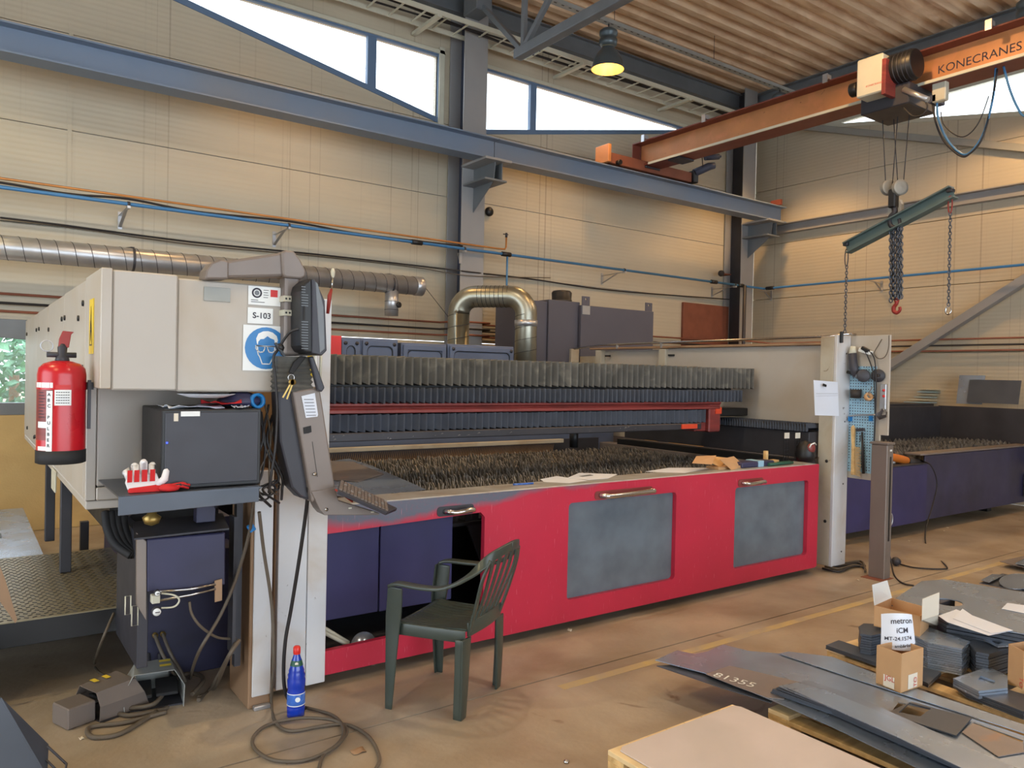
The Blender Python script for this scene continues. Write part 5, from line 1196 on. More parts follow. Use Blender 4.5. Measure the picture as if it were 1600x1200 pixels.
# ================================================================ THINGS ON THE FRONT LEDGE
LZ = .9465
def flatq(name, P4, z, m_, lab, cat, th=.001, par=None, group=None):
    pts = [at('z', z, *p) for p in P4]; o = build(name, MB().ext(pts, (0, 0, th)), m_, par); return tag(o, lab, cat, group)
flatq('paper_sheet', [(844, 749), (870, 744), (918, 751), (890, 755), (850, 753)], LZ, 'paper', 'leftmost white paper on the ledge, half under another', 'paper')
flatq('paper_sheet', [(886, 747), (905, 739), (965, 741), (950, 748), (920, 750)], LZ+.0015, 'paper', 'white paper with a grey drawing near the middle of the ledge', 'paper')
flatq('drawing_ink', [(905, 744), (922, 741.5), (927, 743), (910, 745)], LZ+.003, 'steelpaint', None, None)
bpy.data.objects['drawing_ink'].parent = bpy.data.objects['paper_sheet.001']; o = bpy.data.objects['drawing_ink']; o.location = o.location-bpy.data.objects['paper_sheet.001'].location
flatq('paper_sheet', [(1008, 737), (1045, 731), (1113, 731), (1092, 735), (1070, 739)], LZ, 'paper', 'white papers left of the open cardboard flaps', 'paper')
tag(build('pen', MB().cyl(at('z', LZ+.006, 802, 757), at('z', LZ+.006, 833, 755), .006, n=8), 'labelblue'), 'blue and white marker pen lying on the ledge', 'pen')
t = thing('cardboard_box', at('z', .95, 1120, 728), 'small flattened cardboard box with two raised flaps on the ledge', 'box')
a = at('z', LZ, 1085, 729); 
def q3(name, pts, th, m_, par, vec=None):
    pts = [Vector(p) for p in pts]; n_ = (pts[1]-pts[0]).cross(pts[2]-pts[0]).normalized(); return build(name, MB().ext(pts, n_*th), m_, par)
q3('flap', [at('y', 3.9, 1081, 724), at('y', 3.9, 1112, 726), at('y', 4.02, 1119, 712), at('y', 4.02, 1088, 713)], .003, 'cardboard', t)
q3('flap', [at('y', 3.88, 1124, 718), at('y', 3.86, 1143, 735), at('y', 3.94, 1163, 728), at('y', 3.99, 1146, 713)], .003, 'cardboard', t)
q3('inner_flap', [at('y', 3.95, 1108, 722), at('y', 3.95, 1125, 730), at('y', 4.05, 1140, 716), at('y', 4.05, 1118, 714)], .003, 'cardboard_in', t)
build('box_base', MB().box(a.x, a.x+.33, 3.9, 4.02, LZ, LZ+.02), 'cardboard', t)
a = at('y', 3.93, 1152, 728)
t = thing('tool_case', at('z', LZ, 1180, 725), 'dark green flat tool case with a pale blue band on the ledge', 'tool case')
build('case', MB().box(a.x+.0, a.x+.42, 3.88, 4.0, LZ, LZ+.045), 'navy_dark', t, bev=.01)
build('blue_band', MB().box(a.x+.2, a.x+.27, 3.876, 4.004, LZ, LZ+.05), 'pegblue', t, bev=.002)
a = at('y', 3.9, 1196, 724)
t = thing('green_file', at('z', LZ, 1215, 724), 'dark green hand tool lying near the right end of the ledge', 'tool')
build('handle', MB().cyl((a.x, 3.87, LZ+.015), (a.x+.34, 3.88, LZ+.015), .014, .012, n=12), 'greentool', t); build('grip', MB().cyl((a.x+.17, 3.9, LZ+.014), (a.x+.36, 3.92, LZ+.014), .013, n=12), 'greentool', t)
tag(build('wooden_block', MB().box(5.43, 5.66, 3.97, 4.03, LZ, LZ+.03), 'wood', bev=.003), 'small wooden strip on the ledge below the two note cards', 'wood')
t = thing('wooden_block_upright', (5.53, 3.98, LZ+.03), 'short upright wooden peg on the small strip', 'wood'); build('peg', MB().box(5.50, 5.53, 3.985, 4.015, LZ+.03, LZ+.11), 'wood', t, bev=.002)
for k, px in enumerate((1228, 1245)):
    p = at('y', 4.04, px, 690); t = thing('note_holder', (p.x, 4.04, LZ), ['left wire note holder with a white card near the end post', 'right wire note holder with a white card near the end post'][k], 'note holder')
    z1_ = at('y', 4.04, px, 676).z; z0_ = LZ
    build('card', MB().box(p.x-.035, p.x+.035, 4.03, 4.033, z1_-.05, z1_), 'paper_warm', t)
    mb = MB()
    for dx in (-.033, 0, .033): mb.box(p.x+dx-.002, p.x+dx+.002, 4.034, 4.038, z0_, z1_)
    for j in range(5): mb.box(p.x-.033, p.x+.033, 4.034, 4.038, z0_+.03+j*.035, z0_+.033+j*.035)
    build('wire_grid', mb, 'black', t)
p = at('y', 3.95, 1263, 705)
t = thing('welding_goggles', (p.x, 3.95, LZ), 'dark helmet like eye shield with white and red stripes beside the end post', 'eye shield')
build('shell', MB().lathe((p.x, 3.98, LZ), [(.0, 0), (.07, .0), (.085, .05), (.075, .12), (.05, .165), (0, .185)], 18), 'black', t)
build('lens', MB().lathe((p.x-.01, 3.91, LZ+.12), [(.0, .012), (.03, .008), (.042, 0), (.04, -.02)], 16, ax=(-.2,-1,.1)), 'gantryred', t)
build('stripe', MB().tube([(p.x-.055, 3.905, LZ+.125), (p.x-.045, 3.895, LZ+.155), (p.x-.01, 3.885, LZ+.168), (p.x+.03, 3.895, LZ+.15)], .006, 6), 'signwhite', t)
# ================================================================ RIGHT END: notices, pegboard, tools
t = thing('paper_notice', at('y', 3.78, 1292, 625), 'crumpled white paper notice clipped across the right end post', 'notice')
pn = [at('y', 3.785, *q_) for q_ in ((1274, 594), (1309, 597), (1311, 650), (1276, 649))]
pn[0].y = pn[3].y = 3.80
build('sheet', MB().ext(pn, (0, .003, 0)), 'paper', t)
build('clip', MB().bar(at('y', 3.775, 1286, 601), at('y', 3.775, 1291, 603), .006, .02), 'black', t); build('fold_line', MB().bar(at('y', 3.783, 1275, 615), at('y', 3.783, 1309, 615), .001, .002), 'steelpaint', t)
build('fold_line', MB().bar(at('y', 3.783, 1275, 619), at('y', 3.783, 1309, 618), .001, .001), 'ink', t)
tag(build('black_clip', MB().box(6.235, 6.26, 3.775, 3.80, 1.99, 2.09), 'black', bev=.004), 'black clip holding cables at the top of the right end post', 'clip')
PX = 6.43
pb_ = thing('side_panel', (6.43, 3.6, .85), 'beige side panel with a pale blue pegboard strip on the right end post', 'panel')
build('panel', MB().ext(yz([(3.45, 2.06), (3.83, 2.06), (3.83, .42), (3.51, .80), (3.51, 1.2), (3.45, 1.2)], PX), (.02, 0, 0)), 'white_dirty', pb_, bev=.003)
bpy.data.objects.remove(bpy.data.objects['panel' if False else pb_.children[0].name])
build('panel', MB().ext(yz([(3.45, 2.06), (3.83, 2.06), (3.83, .80), (3.52, .80), (3.52, 1.2), (3.45, 1.2)], PX), (.02, 0, 0)), 'beige', pb_, bev=.003)
y0p, y1p = 3.56, 3.82; mb = MB()
pg = build('pegboard', MB().box(PX-.01, PX-.002, y0p, y1p, .86, 1.79), 'pegblue', pb_, label='pale blue perforated pegboard strip')
for i in range(11):
    for j in range(38):
        if random.random() < .06: continue
        y = y0p+.014+i*.0235; z = .88+j*.0243; mb.box(PX-.0112, PX-.0102, y, y+.009, z, z+.009)
build('peg_holes', mb, 'navy_dark', pg, kind='stuff')
def X_(px, py, x=None): return at('x', (PX-.03) if x is None else x, px, py)
build('socket_box', MB().box(PX-.03, PX-.002, X_(1375, 600).y, X_(1388, 600).y+.02, X_(1380, 640).z, X_(1380, 600).z), 'galv', pb_, bev=.004)
for py in (610, 619): build('red_button', MB().lathe(X_(1381, py, PX-.03), [(.012, 0), (.012, .006), (0, .008)], 10, ax=(-1,0,0)), 'signred', pb_)
tag(build('cable_loop', MB().tube(bez([X_(1316, 528), X_(1320, 560), X_(1313, 600), X_(1312, 660)]), .006, 6), 'cable'), 'grey cable running down the edge of the end post', 'cable')
tag(build('cable_loop', MB().tube(bez([X_(1389, 524), X_(1388, 545), X_(1382, 558), X_(1372, 560), X_(1366, 552), X_(1372, 540), X_(1378, 530)]), .004, 6), 'cable'), 'thin grey wire loop on the upper side panel', 'cable')
# angle grinder hanging
t = thing('angle_grinder', X_(1335, 590), 'grey angle grinder hanging head down on the pegboard', 'angle grinder')
build('body', MB().tube([X_(1332, 552, PX-.07), X_(1334, 575, PX-.07), X_(1338, 588, PX-.07)], [.034, .038, .03], 14), 'armdark', t, bev=.002)
build('tail_cap', MB().tube([X_(1333, 541, PX-.07), X_(1332, 553, PX-.07)], [.022, .034], 14), 'framewhite', t)
build('gear_head', MB().tube([X_(1338, 587, PX-.07), X_(1347, 585, PX-.08)], [.028, .024], 12), 'chrome', t)
build('guard_disc', MB().lathe(X_(1349, 587, PX-.085), [(0, -.006), (.05, -.006), (.056, 0), (.05, .008), (0, .004)], 22, ax=(-.8,-.6,0)), 'darksteel', t)
build('side_handle', MB().tube([X_(1336, 585, PX-.07), X_(1324, 581, PX-.07)], .014, 10), 'black', t)
t = thing('socket_adapter', X_(1348, 548), 'black and white power socket with plugs above the grinder', 'socket')
build('block', MB().bar(X_(1343, 546, PX-.04), X_(1362, 552, PX-.04), .04, .035), 'signwhite', t, bev=.004); build('plug', MB().bar(X_(1347, 543, PX-.06), X_(1357, 549, PX-.06), .035, .03), 'black', t, bev=.004)
tag(build('grinder_cable', MB().tube(bez([X_(1354, 545, PX-.06), X_(1366, 560, PX-.05), X_(1369, 600, PX-.05), X_(1368, 650, PX-.05), X_(1366, 690, PX-.05), X_(1366, 705, PX-.05)]), .006, 6), 'cable_dark'), 'black cable hanging in front of the pegboard, right strand', 'cable')
tag(build('grinder_cable', MB().tube(bez([X_(1350, 546, PX-.06), X_(1359, 565, PX-.05), X_(1365, 590, PX-.05), X_(1367, 640, PX-.04), X_(1365, 700, PX-.04)]), .005, 6), 'cable_dark'), 'black cable hanging in front of the pegboard, left strand', 'cable')
for k, (px, py) in enumerate(((1372, 587), (1368, 588))):
    if k == 0: tag(build('grinding_disc', MB().lathe(X_(px, py, PX-.03), [(.011, 0), (.056, 0), (.056, .008), (.03, .008), (.025, .014), (.011, .014), (.011, 0)], 26, ax=(-.9,-.4,0)), 'darksteel'), 'round grey grinding disc hanging right of the grinder', 'disc')
t = thing('small_tin', X_(1338, 616), 'small brown tin with odds and ends fixed to the pegboard', 'tin')
build('tin', MB().lathe(X_(1337, 622, PX-.06)+V(0,0,0), [(0, 0), (.045, 0), (.048, .075), (.046, .075), (.043, .004)], 20), 'pipe_black', t)
build('contents', MB().lathe(X_(1336, 612, PX-.06), [(0, .02), (.02, .016), (.03, 0)], 9), 'gantryred', t); build('stick', MB().bar(X_(1355, 618, PX-.06), X_(1363, 605, PX-.06), .006, .006), 'armgrey', t)
tag(build('tape_roll', MB().lathe(X_(1357, 620, PX-.06), [(.018, -.014), (.036, -.014), (.036, .014), (.018, .014), (.018, -.014)], 22, ax=(-.5,-.8,.5)), 'cardboard'), 'tape roll hanging with a red printed side beside the tin', 'tape')
# pry bar / wrench
t = thing('pry_bar', X_(1345, 650), 'steel pry bar resting level across two pegboard hooks', 'tool')
build('bar', MB().tube(bez([X_(1312, 656, PX-.05), X_(1320, 653, PX-.05), X_(1335, 649, PX-.05), X_(1368, 648, PX-.05)]), .008, 8), 'chrome', t)
build('jaw', MB().ext([X_(1366, 646, PX-.05), X_(1374, 644, PX-.05), X_(1378, 638, PX-.05), X_(1381, 641, PX-.05), X_(1377, 649, PX-.05), X_(1384, 648, PX-.05), X_(1384, 642, PX-.05), X_(1386, 644, PX-.05), X_(1385, 652, PX-.05), X_(1374, 656, PX-.05)], (.012, 0, 0)), 'chrome', t)
for px in (1329, 1361): build('hook', MB().box(PX-.06, PX-.01, X_(px, 655).y-.005, X_(px, 655).y+.005, X_(px, 658).z, X_(px, 650).z), 'signblue', t)
# hand brush
t = thing('hand_brush', X_(1332, 700), 'wooden hand brush with pale bristles hanging upright under the pegboard', 'brush')
build('handle', MB().ext([X_(1329, 668, PX-.06), X_(1332, 664, PX-.06), X_(1335, 670, PX-.06), X_(1334, 695, PX-.06), X_(1335, 742, PX-.06), X_(1329, 742, PX-.06), X_(1330, 695, PX-.06)], (.025, 0, 0)), 'wood', t, bev=.003)
mb = MB(); rnd = random.Random(2)
for i in range(170):
    py = 698+i*.265; y0_ = X_(1335, py, PX-.06); y1_ = X_(1343+rnd.uniform(-1.5, 1.5), py+rnd.uniform(0, 3), PX-.06); y1_.x += rnd.uniform(-.01, .02); mb.tube([y0_+V(.012,0,0), y1_], .0016, 3, caps=False)
build('bristles', mb, 'woodpale', t, kind='stuff')
t = thing('hammer', X_(1350, 700), 'hammer with a dark handle hanging beside the hand brush', 'hammer')
build('head', MB().bar(X_(1338, 672, PX-.05), X_(1351, 671, PX-.05), .022, .028), 'darksteel', t, bev=.004); build('handle', MB().tube([X_(1347, 675, PX-.05), X_(1349, 740, PX-.05)], [.009, .013], 8), 'cable_dark', t)
build('hook', MB().tube([X_(1344, 680, PX-.03), X_(1344, 690, PX-.05)], .004, 6), 'darksteel', t)
# light curtain post
t = thing('light_curtain_post', (6.34, 3.47, 0), 'brown grey square sensor post with a dark slot standing before the side panel', 'post')
build('post', MB().box(6.30, 6.40, 3.38, 3.52, .0, 1.13), 'armgrey', t, bev=.006)
build('top_cap', MB().box(6.29, 6.41, 3.37, 3.53, 1.13, 1.15), 'armgrey', t, bev=.004)
build('slot', MB().box(6.345, 6.365, 3.377, 3.381, .32, 1.03), 'black', t); build('tag_label', MB().box(6.34, 6.37, 3.377, 3.38, 1.075, 1.09), 'signwhite', t)
build('foot_plate', MB().box(6.22, 6.42, 3.36, 3.54, 0, .004), 'rustpanel', t)
# ================================================================ SECOND TABLE AT THE RIGHT
sh = thing('shuttle_table', (9.5, 4.8, 0), 'second navy slat table standing behind the sensor post at the right', 'table')
build('front_plate', MB().box(8.72, 11.5, 4.25, 4.27, .13, .85), 'navy_dark', sh, bev=.004); build('front_plate', MB().box(7.98, 8.715, 4.22, 4.26, .13, .76), 'navy', sh, bev=.004)
build('front_edge', MB().box(8.6, 11.5, 4.24, 4.42, .855, .875), 'sheet_rusty', sh, bev=.003)
build('end_plate', MB().box(7.94, 7.978, 4.22, 5.35, .2, .76), 'black', sh)
build('end_top', MB().box(7.94, 8.7, 4.22, 4.5, .762, .775), 'darksteel', sh)
build('left_base', MB().box(6.55, 7.93, 4.3, 4.34, .12, .80), 'navy', sh, bev=.004)
build('bed_tray', MB().box(6.5, 11.5, 4.42, 5.4, .55, .60), 'black', sh)
build('back_wall', MB().box(6.45, 9.2, 5.42, 5.46, .6, 1.33), 'darksteel', sh, bev=.004); build('back_wall', MB().box(9.204, 11.52, 5.41, 5.45, .6, 1.33), 'darksteel', sh, bev=.004)
build('side_wall', MB().box(11.52, 11.56, 4.0, 5.45, .6, 1.34), 'darksteel', sh, bev=.004)
for x in (7.2, 8.4, 10.9): build('leg', MB().box(x, x+.12, 4.5, 4.62, 0, .56), 'black', sh)
slats(sh, 7.1, 11.45, 4.44, .93, .86, .07, 40)
build('side_coupling', MB().box(11.3, 11.5, 4.2, 4.24, .2, .5), 'darksteel', sh)
c0 = at('y', 4.1, 1390, 812)
t = thing('steel_hook', c0, 'pair of grey steel shackles hanging low at the left end of the second table', 'hook')
for k in range(2): build('shackle', MB().tube([c0+V(-.03+.05*k, 0, .0)+V(.035*math.cos(A), 0, .06*math.sin(A)) for A in [i*math.pi/8 for i in range(16)]], .008, 6, closed=True), 'galv', t)
# orange grinder on the second table
t = thing('orange_power_tool', (8.1, 4.3, .78), 'orange and brown power tool lying on the corner of the second table', 'power tool')
Q = lambda x, y: at('y', 4.33, x, y)
build('body', MB().tube(bez([Q(1386, 713), Q(1400, 716), Q(1418, 720)], 4), [.03, .035, .04, .045, .045, .045, .045, .042, .04], 14), 'orangetool', t)
build('motor', MB().tube([Q(1416, 720), Q(1432, 723), Q(1441, 724)], [.05, .052, .035], 14), 'pipe_black', t)
build('head', MB().tube([Q(1389, 712), Q(1380, 708)], [.026, .03], 12), 'galv', t)
tag(build('power_cord', MB().tube(bez([at('y', 4.28, 1440, 720), at('y', 4.16, 1455, 728), at('y', 4.14, 1464, 755), at('y', 4.12, 1457, 790), at('y', 4.0, 1446, 830), at('y', 3.85, 1450, 858), at('z', .01, 1478, 884), at('z', .01, 1472, 889), at('z', .01, 1430, 887), at('z', .01, 1405, 881), at('z', .01, 1398, 879)]), .007, 6), 'cable_dark'), 'black cord of the orange tool dropping to the floor', 'cord')
t = thing('plug', at('z', .03, 1400, 878), 'dark round plug end standing on the floor by the sensor post', 'plug'); build('body', MB().lathe(at('z', .0, 1400, 884)+V(0,0,.04), [(0, -.03), (.035, -.025), (.04, .0), (.03, .03), (0, .035)], 14, ax=(-.5,-.8,.1)), 'darksteel', t)
tag(build('power_cord', MB().tube(bez([at('z', .25, 1385, 858), at('z', .12, 1391, 872), at('z', .01, 1397, 898), at('z', .01, 1410, 911), at('z', .01, 1428, 915)]), .007, 6), 'cable_dark'), 'black cord curving from the sensor post towards the grey plate', 'cord')
rnd = random.Random(8)
for k in range(4):
    tag(build('floor_cable', MB().tube(bez([at('z', .015, 1285+k*4, 888-k*3), at('z', .015, 1310, 893-k*4), at('z', .015, 1330+k*5, 886-k*3), at('z', .015, 1352, 884+k*3)]), .01, 6), 'cable' if k % 2 else 'cable_dark'), ['frontmost cable lying at the foot of the end post', 'second cable lying at the foot of the end post', 'third cable lying at the foot of the end post', 'rearmost cable lying at the foot of the end post'][k], 'cable')
tag(build('bench_odds', MB().lathe((8.2, 4.36, .776), [(0, 0), (.05, 0), (.05, .03), (.03, .035), (0, .035)], 14), 'galv'), 'small steel cup on the corner of the second table', 'cup')
# sheets leaning on the right wall side behind the second table
def lean(px0, py0, px1, py1, y, m_, lab):
    a = at('x', y, px0, py0); b = at('x', y, px1, py1); tag(build('metal_sheet', MB().ext([(y, a.y, b.z), (y, b.y, b.z), (y+.08, b.y, a.z), (y+.08, a.y, a.z)], (.01, 0, 0)), m_), lab, 'sheet')
lean(1495, 586, 1534, 632, 11.60, 'sheet', 'smaller grey metal sheet leaning behind the second table'); lean(1511, 593, 1591, 632, 11.57, 'sheet_dark', 'larger dark grey metal sheet leaning behind the second table')
t = thing('scrap_pile', (9.5, 5.8, 0), 'bright thin metal strips stacked behind the second table', 'metal strips')
rnd = random.Random(6)
for k in range(6):
    a = at('y', 5.7, 1433+k*8, 628-k*4); build('strip', MB().box(a.x, min(11.8, a.x+1.0-.07*k), 5.6, 5.9, a.z-.012, a.z-.004), 'framewhite' if k % 2 else 'pegblue', t)
build('support', MB().box(9.6, 11.6, 5.55, 6.2, 0, 1.36), 'darksteel', t)
# ================================================================ CRANE
GX = 8.28; z0g, z1g = 4.76, 5.13
cr = thing('crane_bridge', (GX, 4, 4.67), 'orange overhead crane bridge with large dark lettering', 'crane')
build('bottom_flange', MB().box(GX-.17, GX+.17, -6, 8.34, z0g, z0g+.018), 'crane_flange', cr, bev=.002)
build('top_flange', MB().box(GX-.17, GX+.17, -6, 8.34, z1g-.018, z1g), 'crane_flange', cr, bev=.002)
build('web', MB().box(GX-.01, GX+.01, -6, 8.32, z0g+.018, z1g-.018), 'crane_orange', cr)
build('end_plate', MB().box(GX-.17, GX+.17, 8.34, 8.355, z0g, z1g), 'crane_flange', cr)
build('cable_duct', MB().box(GX-.19, GX-.171, -6, 8.0, z0g-.01, z0g+.02), 'framewhite', cr)
build('lettering', text_mb('KONECRANES', (GX-.012, at('x', GX, 1466, 100).y, z0g+.125), (0,-1,0), (0,0,1), .122, depth=.001), 'ink', cr)
a = at('x', GX, 1466, 100); 
# end carriage along the rail
build('end_carriage', MB().box(7.42, 9.15, 8.10, 8.30, 4.68, 4.83), 'rustpanel', cr, bev=.008, label='rusty orange end carriage riding on the rail')
build('carriage_end_plate', MB().box(7.36, 7.42, 8.05, 8.33, 4.675, 4.93), 'crane_orange', cr, bev=.008)
build('carriage_end_cap', MB().box(9.15, 9.26, 8.06, 8.34, 4.68, 4.86), 'black', cr, bev=.01)
build('buffer', MB().cyl((7.58, 8.03, 4.70), (7.58, 8.10, 4.70), .035, n=12), 'black', cr)
build('drive_motor', MB().tube([(9.2, 8.1, 4.83), (9.42, 8.0, 4.95), (9.5, 7.96, 4.97)], [.06, .06, .05], 14), 'column_dark', cr)
build('drive_motor', MB().tube([(9.35, 8.02, 5.08), (9.58, 7.95, 5.12)], [.045, .045], 12).cyl((9.58, 7.95, 5.12), (9.62, 7.94, 5.13), .02, n=8), 'column_dark', cr)
build('motor_cable', MB().tube(bez([(9.28, 8.0, 4.92), (9.2, 7.95, 5.05), (9.12, 7.9, 5.3), (9.1, 7.9, 5.45)]), .008, 6), 'cable_dark', cr)
for y in (8.2, 7.55):
    build('splice_bolt_plate', MB().box(GX-.15, GX+.15, y-.12, y+.1, z0g-.03, z0g-.002), 'darksteel', cr, bev=.004)
for px, py in ((1105, 185), (1295, 125), (1550, 40), (1010, 222)):
    p = at('x', GX-.17, px, py); build('festoon_bracket', MB().box(GX-.24, GX-.15, p.y-.02, p.y+.02, z1g, z1g+.05).box(GX-.25, GX-.235, p.y-.03, p.y+.03, z1g-.05, z1g+.05), 'galv', cr)
# hoist trolley
hy = at('x', GX, 1375, 135).y
ho = thing('crane_hoist', (GX, hy, z0g-.3), 'crane hoist trolley with a white box and black drum on the orange bridge', 'hoist')
X1 = GX-.36
def bx(px0, py0, px1, py1, x0, x1, m_, name, bev=.01):
    a = at('x', x0, px0, py0); b = at('x', x0, px1, py1); return build(name, MB().box(x0, x1, min(a.y, b.y), max(a.y, b.y), min(a.z, b.z), max(a.z, b.z)), m_, ho, bev=bev)
cv = bx(1339, 95, 1378, 142, X1-.2, X1+.12, 'framewhite', 'control_box', .012)
a = at('x', X1-.202, 1352, 137)
build('maker_mark', text_mb('KONECRANES', (X1-.2, at('x', X1-.2, 1353, 137).y, at('x', X1-.2, 1353, 137).z), (0,-1,0), (0,0,1), .028), 'signred', cv)
bx(1378, 92, 1383, 146, X1-.2, X1+.12, 'gantryred', 'red_plate', .004)
d0 = at('x', X1, 1380, 118); 
build('rope_drum', MB().cyl(V(X1, d0.y, d0.z+.02), V(X1, d0.y-.36, d0.z+.02), .15, n=24), 'black', ho, bev=.01)
mb = MB()
for k in range(7): mb.lathe((X1, d0.y-.04-k*.045, d0.z+.02), [(.155, -.006), (.162, 0), (.155, .006)], 20, ax=(0,1,0))
build('rope_turns', mb, 'darksteel', ho)
build('left_end_cap', MB().cyl((X1, at('x', X1, 1330, 138).y, d0.z-.06), (X1, at('x', X1, 1342, 138).y, d0.z-.06), .075, n=18), 'black', ho, bev=.008)
bx(1345, 148, 1420, 160, X1+.0, GX+.2, 'darksteel', 'trolley_frame', .01)
build('axle_tube', MB().cyl(at('x', X1, 1412, 140), at('x', X1, 1450, 156), .03, n=12), 'galv', ho)
bx(1456, 130, 1477, 155, GX-.1, GX-.02, 'framewhite', 'terminal_box', .01)
bx(1450, 150, 1462, 158, GX-.1, GX+.1, 'column_dark', 'support_bracket', .004)
build('hanging_loop', MB().tube(bez([at('x', X1, 1412, 168), at('x', X1, 1425, 181), at('x', X1, 1440, 180), at('x', X1, 1449, 168), at('x', X1, 1446, 158)]), .009, 7), 'cable_dark', ho)
build('wheel_bracket', MB().box(GX-.3, GX+.3, hy-.25, hy-.05, z0g-.1, z0g-.02).box(GX-.3, GX-.28, hy-.25, hy-.05, z0g-.1, z0g+.15).box(GX+.28, GX+.3, hy-.25, hy-.05, z0g-.1, z0g+.15), 'darksteel', ho, bev=.004)
# festoon cable loops
for k, pts in enumerate((((1457, 158), (1462, 190), (1475, 220), (1500, 243), (1515, 240), (1535, 215), (1550, 160), (1558, 108)), ((1464, 158), (1466, 185), (1480, 218), (1502, 240), (1518, 236), (1538, 205), (1552, 150), (1556, 106)), ((1470, 175), (1475, 195), (1495, 212), (1512, 211), (1530, 190), (1545, 150)), ((1568, 104), (1578, 140), (1590, 168), (1602, 182), (1640, 190)))):
    tag(build('festoon_cable', MB().tube(bez([at('x', GX-.05, *p) for p in pts]), .011 if k != 2 else .006, 7), 'cable_dark' if k in (0, 2) else 'pipe_blue'), ['outer dark festoon cable loop under the crane bridge', 'inner blue grey festoon cable loop under the crane bridge', 'thin short festoon wire inside the big loop', 'blue festoon cable leaving the view at the right'][k], 'cable')
# hook block
HX = GX
hb_ = thing('hook_block', at('x', HX, 1397, 360), 'crane hook block with two round sheaves on wire ropes', 'hook block')
HP = lambda x, y, dx=0: at('x', HX+dx, x, y)
for (x0_, x1_, dx) in ((1378, 1384, -.03), (1395, 1403, .03), (1404, 1394, -.03), (1422, 1411, .03)): build('wire_rope', MB().tube([HP(x0_, 165, dx), HP(x1_, 292, dx)], .005, 5), 'darksteel', hb_)
for px in (1388, 1406): build('sheave', MB().lathe(HP(px, 293), [(.0, .03), (.03, .032), (.055, .02), (.085, .024), (.085, .012), (.075, 0), (.085, -.012), (.085, -.024), (.055, -.02), (0, -.03)], 26, ax=(.45,.9,0)), 'steelpaint_light', hb_)
build('yoke', MB().box(HX-.05, HX+.05, HP(1402, 300).y, HP(1391, 300).y, HP(1397, 325).z, HP(1397, 296).z), 'black', hb_, bev=.012)
build('hook', MB().tube(bez([HP(1397, 322), HP(1398, 332), HP(1391, 340), HP(1392, 352), HP(1400, 356), HP(1406, 350), HP(1405, 342)], 5), [.03]*10+[.026]*10+[.02]*11, 10), 'armdark', hb_)
mr = thing('master_link', HP(1397, 345), 'grey lifting bracket straddling the spreader beam under the crane hook', 'lifting bracket')
build('side_cheek', MB().ext([HP(1388, 312), HP(1392, 309), HP(1393, 345), HP(1387, 345)], (.06, 0, 0)), 'steelpaint_light', mr); build('side_cheek', MB().ext([HP(1405, 311), HP(1408, 318), HP(1408, 335), HP(1403, 335)], (.06, 0, 0)), 'steelpaint_light', mr)
# spreader beam
S0, S1 = at('x', HX, 1323, 388), at('x', HX, 1490, 300)
sp = thing('spreader_beam', (S0+S1)/2, 'grey green spreader beam hanging tilted from the crane hook', 'lifting beam')
dd = (S1-S0).normalized(); upv = V(0,0,1)-dd*dd.z; upv.normalize()
mb = MB(); ibeam(mb, S0, S1, .12, .13, .012, .01, upv); build('beam', mb, 'spreader', sp)
build('top_edge', MB().bar(S0+upv*.066, S1+upv*.066, .12, .004, upv), 'column_dark', sp)
for k, (e, px, yb0, yb1) in enumerate(((S0, 1323, 415, 520), (S1, 1485, 332, 478))):
    e2 = at('x', HX, px, yb0-25); lab = ['long chain hanging from the low left end of the spreader beam', 'chain with a steel hook hanging from the raised end of the spreader beam'][k]
    build('end_shackle', MB().box(HX-.04, HX+.04, e2.y-.03, e2.y+.03, e2.z+.04, e2.z+.08), 'darksteel', sp, bev=.006)
    c = thing('lifting_chain', e2, lab, 'chain')
    top = at('x', HX, px, yb0); build('top_link', MB().tube([(HX+.0, e2.y-.02*math.sin(A), (e2.z+top.z)/2+(e2.z-top.z)*.55*math.cos(A)) for A in [i*math.pi/8 for i in range(16)]], .007, 6, closed=True), 'hookred' if k else 'darksteel', c)
    bot = at('x', HX, px-3, yb1); build('chain_links', chain_mb(MB(), top, bot, .045, .0055), 'chainsteel', c)
    if k: build('hook', MB().tube([V(HX, bot.y+.028*math.sin(A), bot.z-.045+.04*math.cos(A)) for A in [i*math.pi/7 for i in range(13)]], [.008]*3+[.011]*7+[.006]*3, 8), 'chrome', c)
c = thing('chain_sling', at('x', HX, 1400, 400), 'thick bundle of sling chains with a red hook below the crane', 'chain sling')
for k, (px, pt, pb2) in enumerate(((1392, 360, 472), (1395, 360, 468), (1398, 360, 466), (1402, 355, 468), (1405, 355, 467), (1408, 355, 466))):
    build('chain_links', chain_mb(MB(), at('x', HX+.02*(k % 2), px, pt), at('x', HX+.02*(k % 2), px, pb2), .055, .008), 'chainsteel', c)
h0 = at('x', HX, 1401, 470)
build('hook', MB().tube(bez([h0, h0+V(0, 0, -.03), h0+V(0, .03, -.07), h0+V(0, .025, -.115), h0+V(0, -.015, -.13), h0+V(0, -.04, -.10), h0+V(0, -.035, -.07)], 4), [.02]*8+[.022]*8+[.016]*9, 10), 'hookred', c)
build('hook_eye', MB().lathe(h0+V(0, 0, .0), [(.02, -.012), (.03, 0), (.02, .012)], 12, ax=(1,0,0)), 'hookred', c)
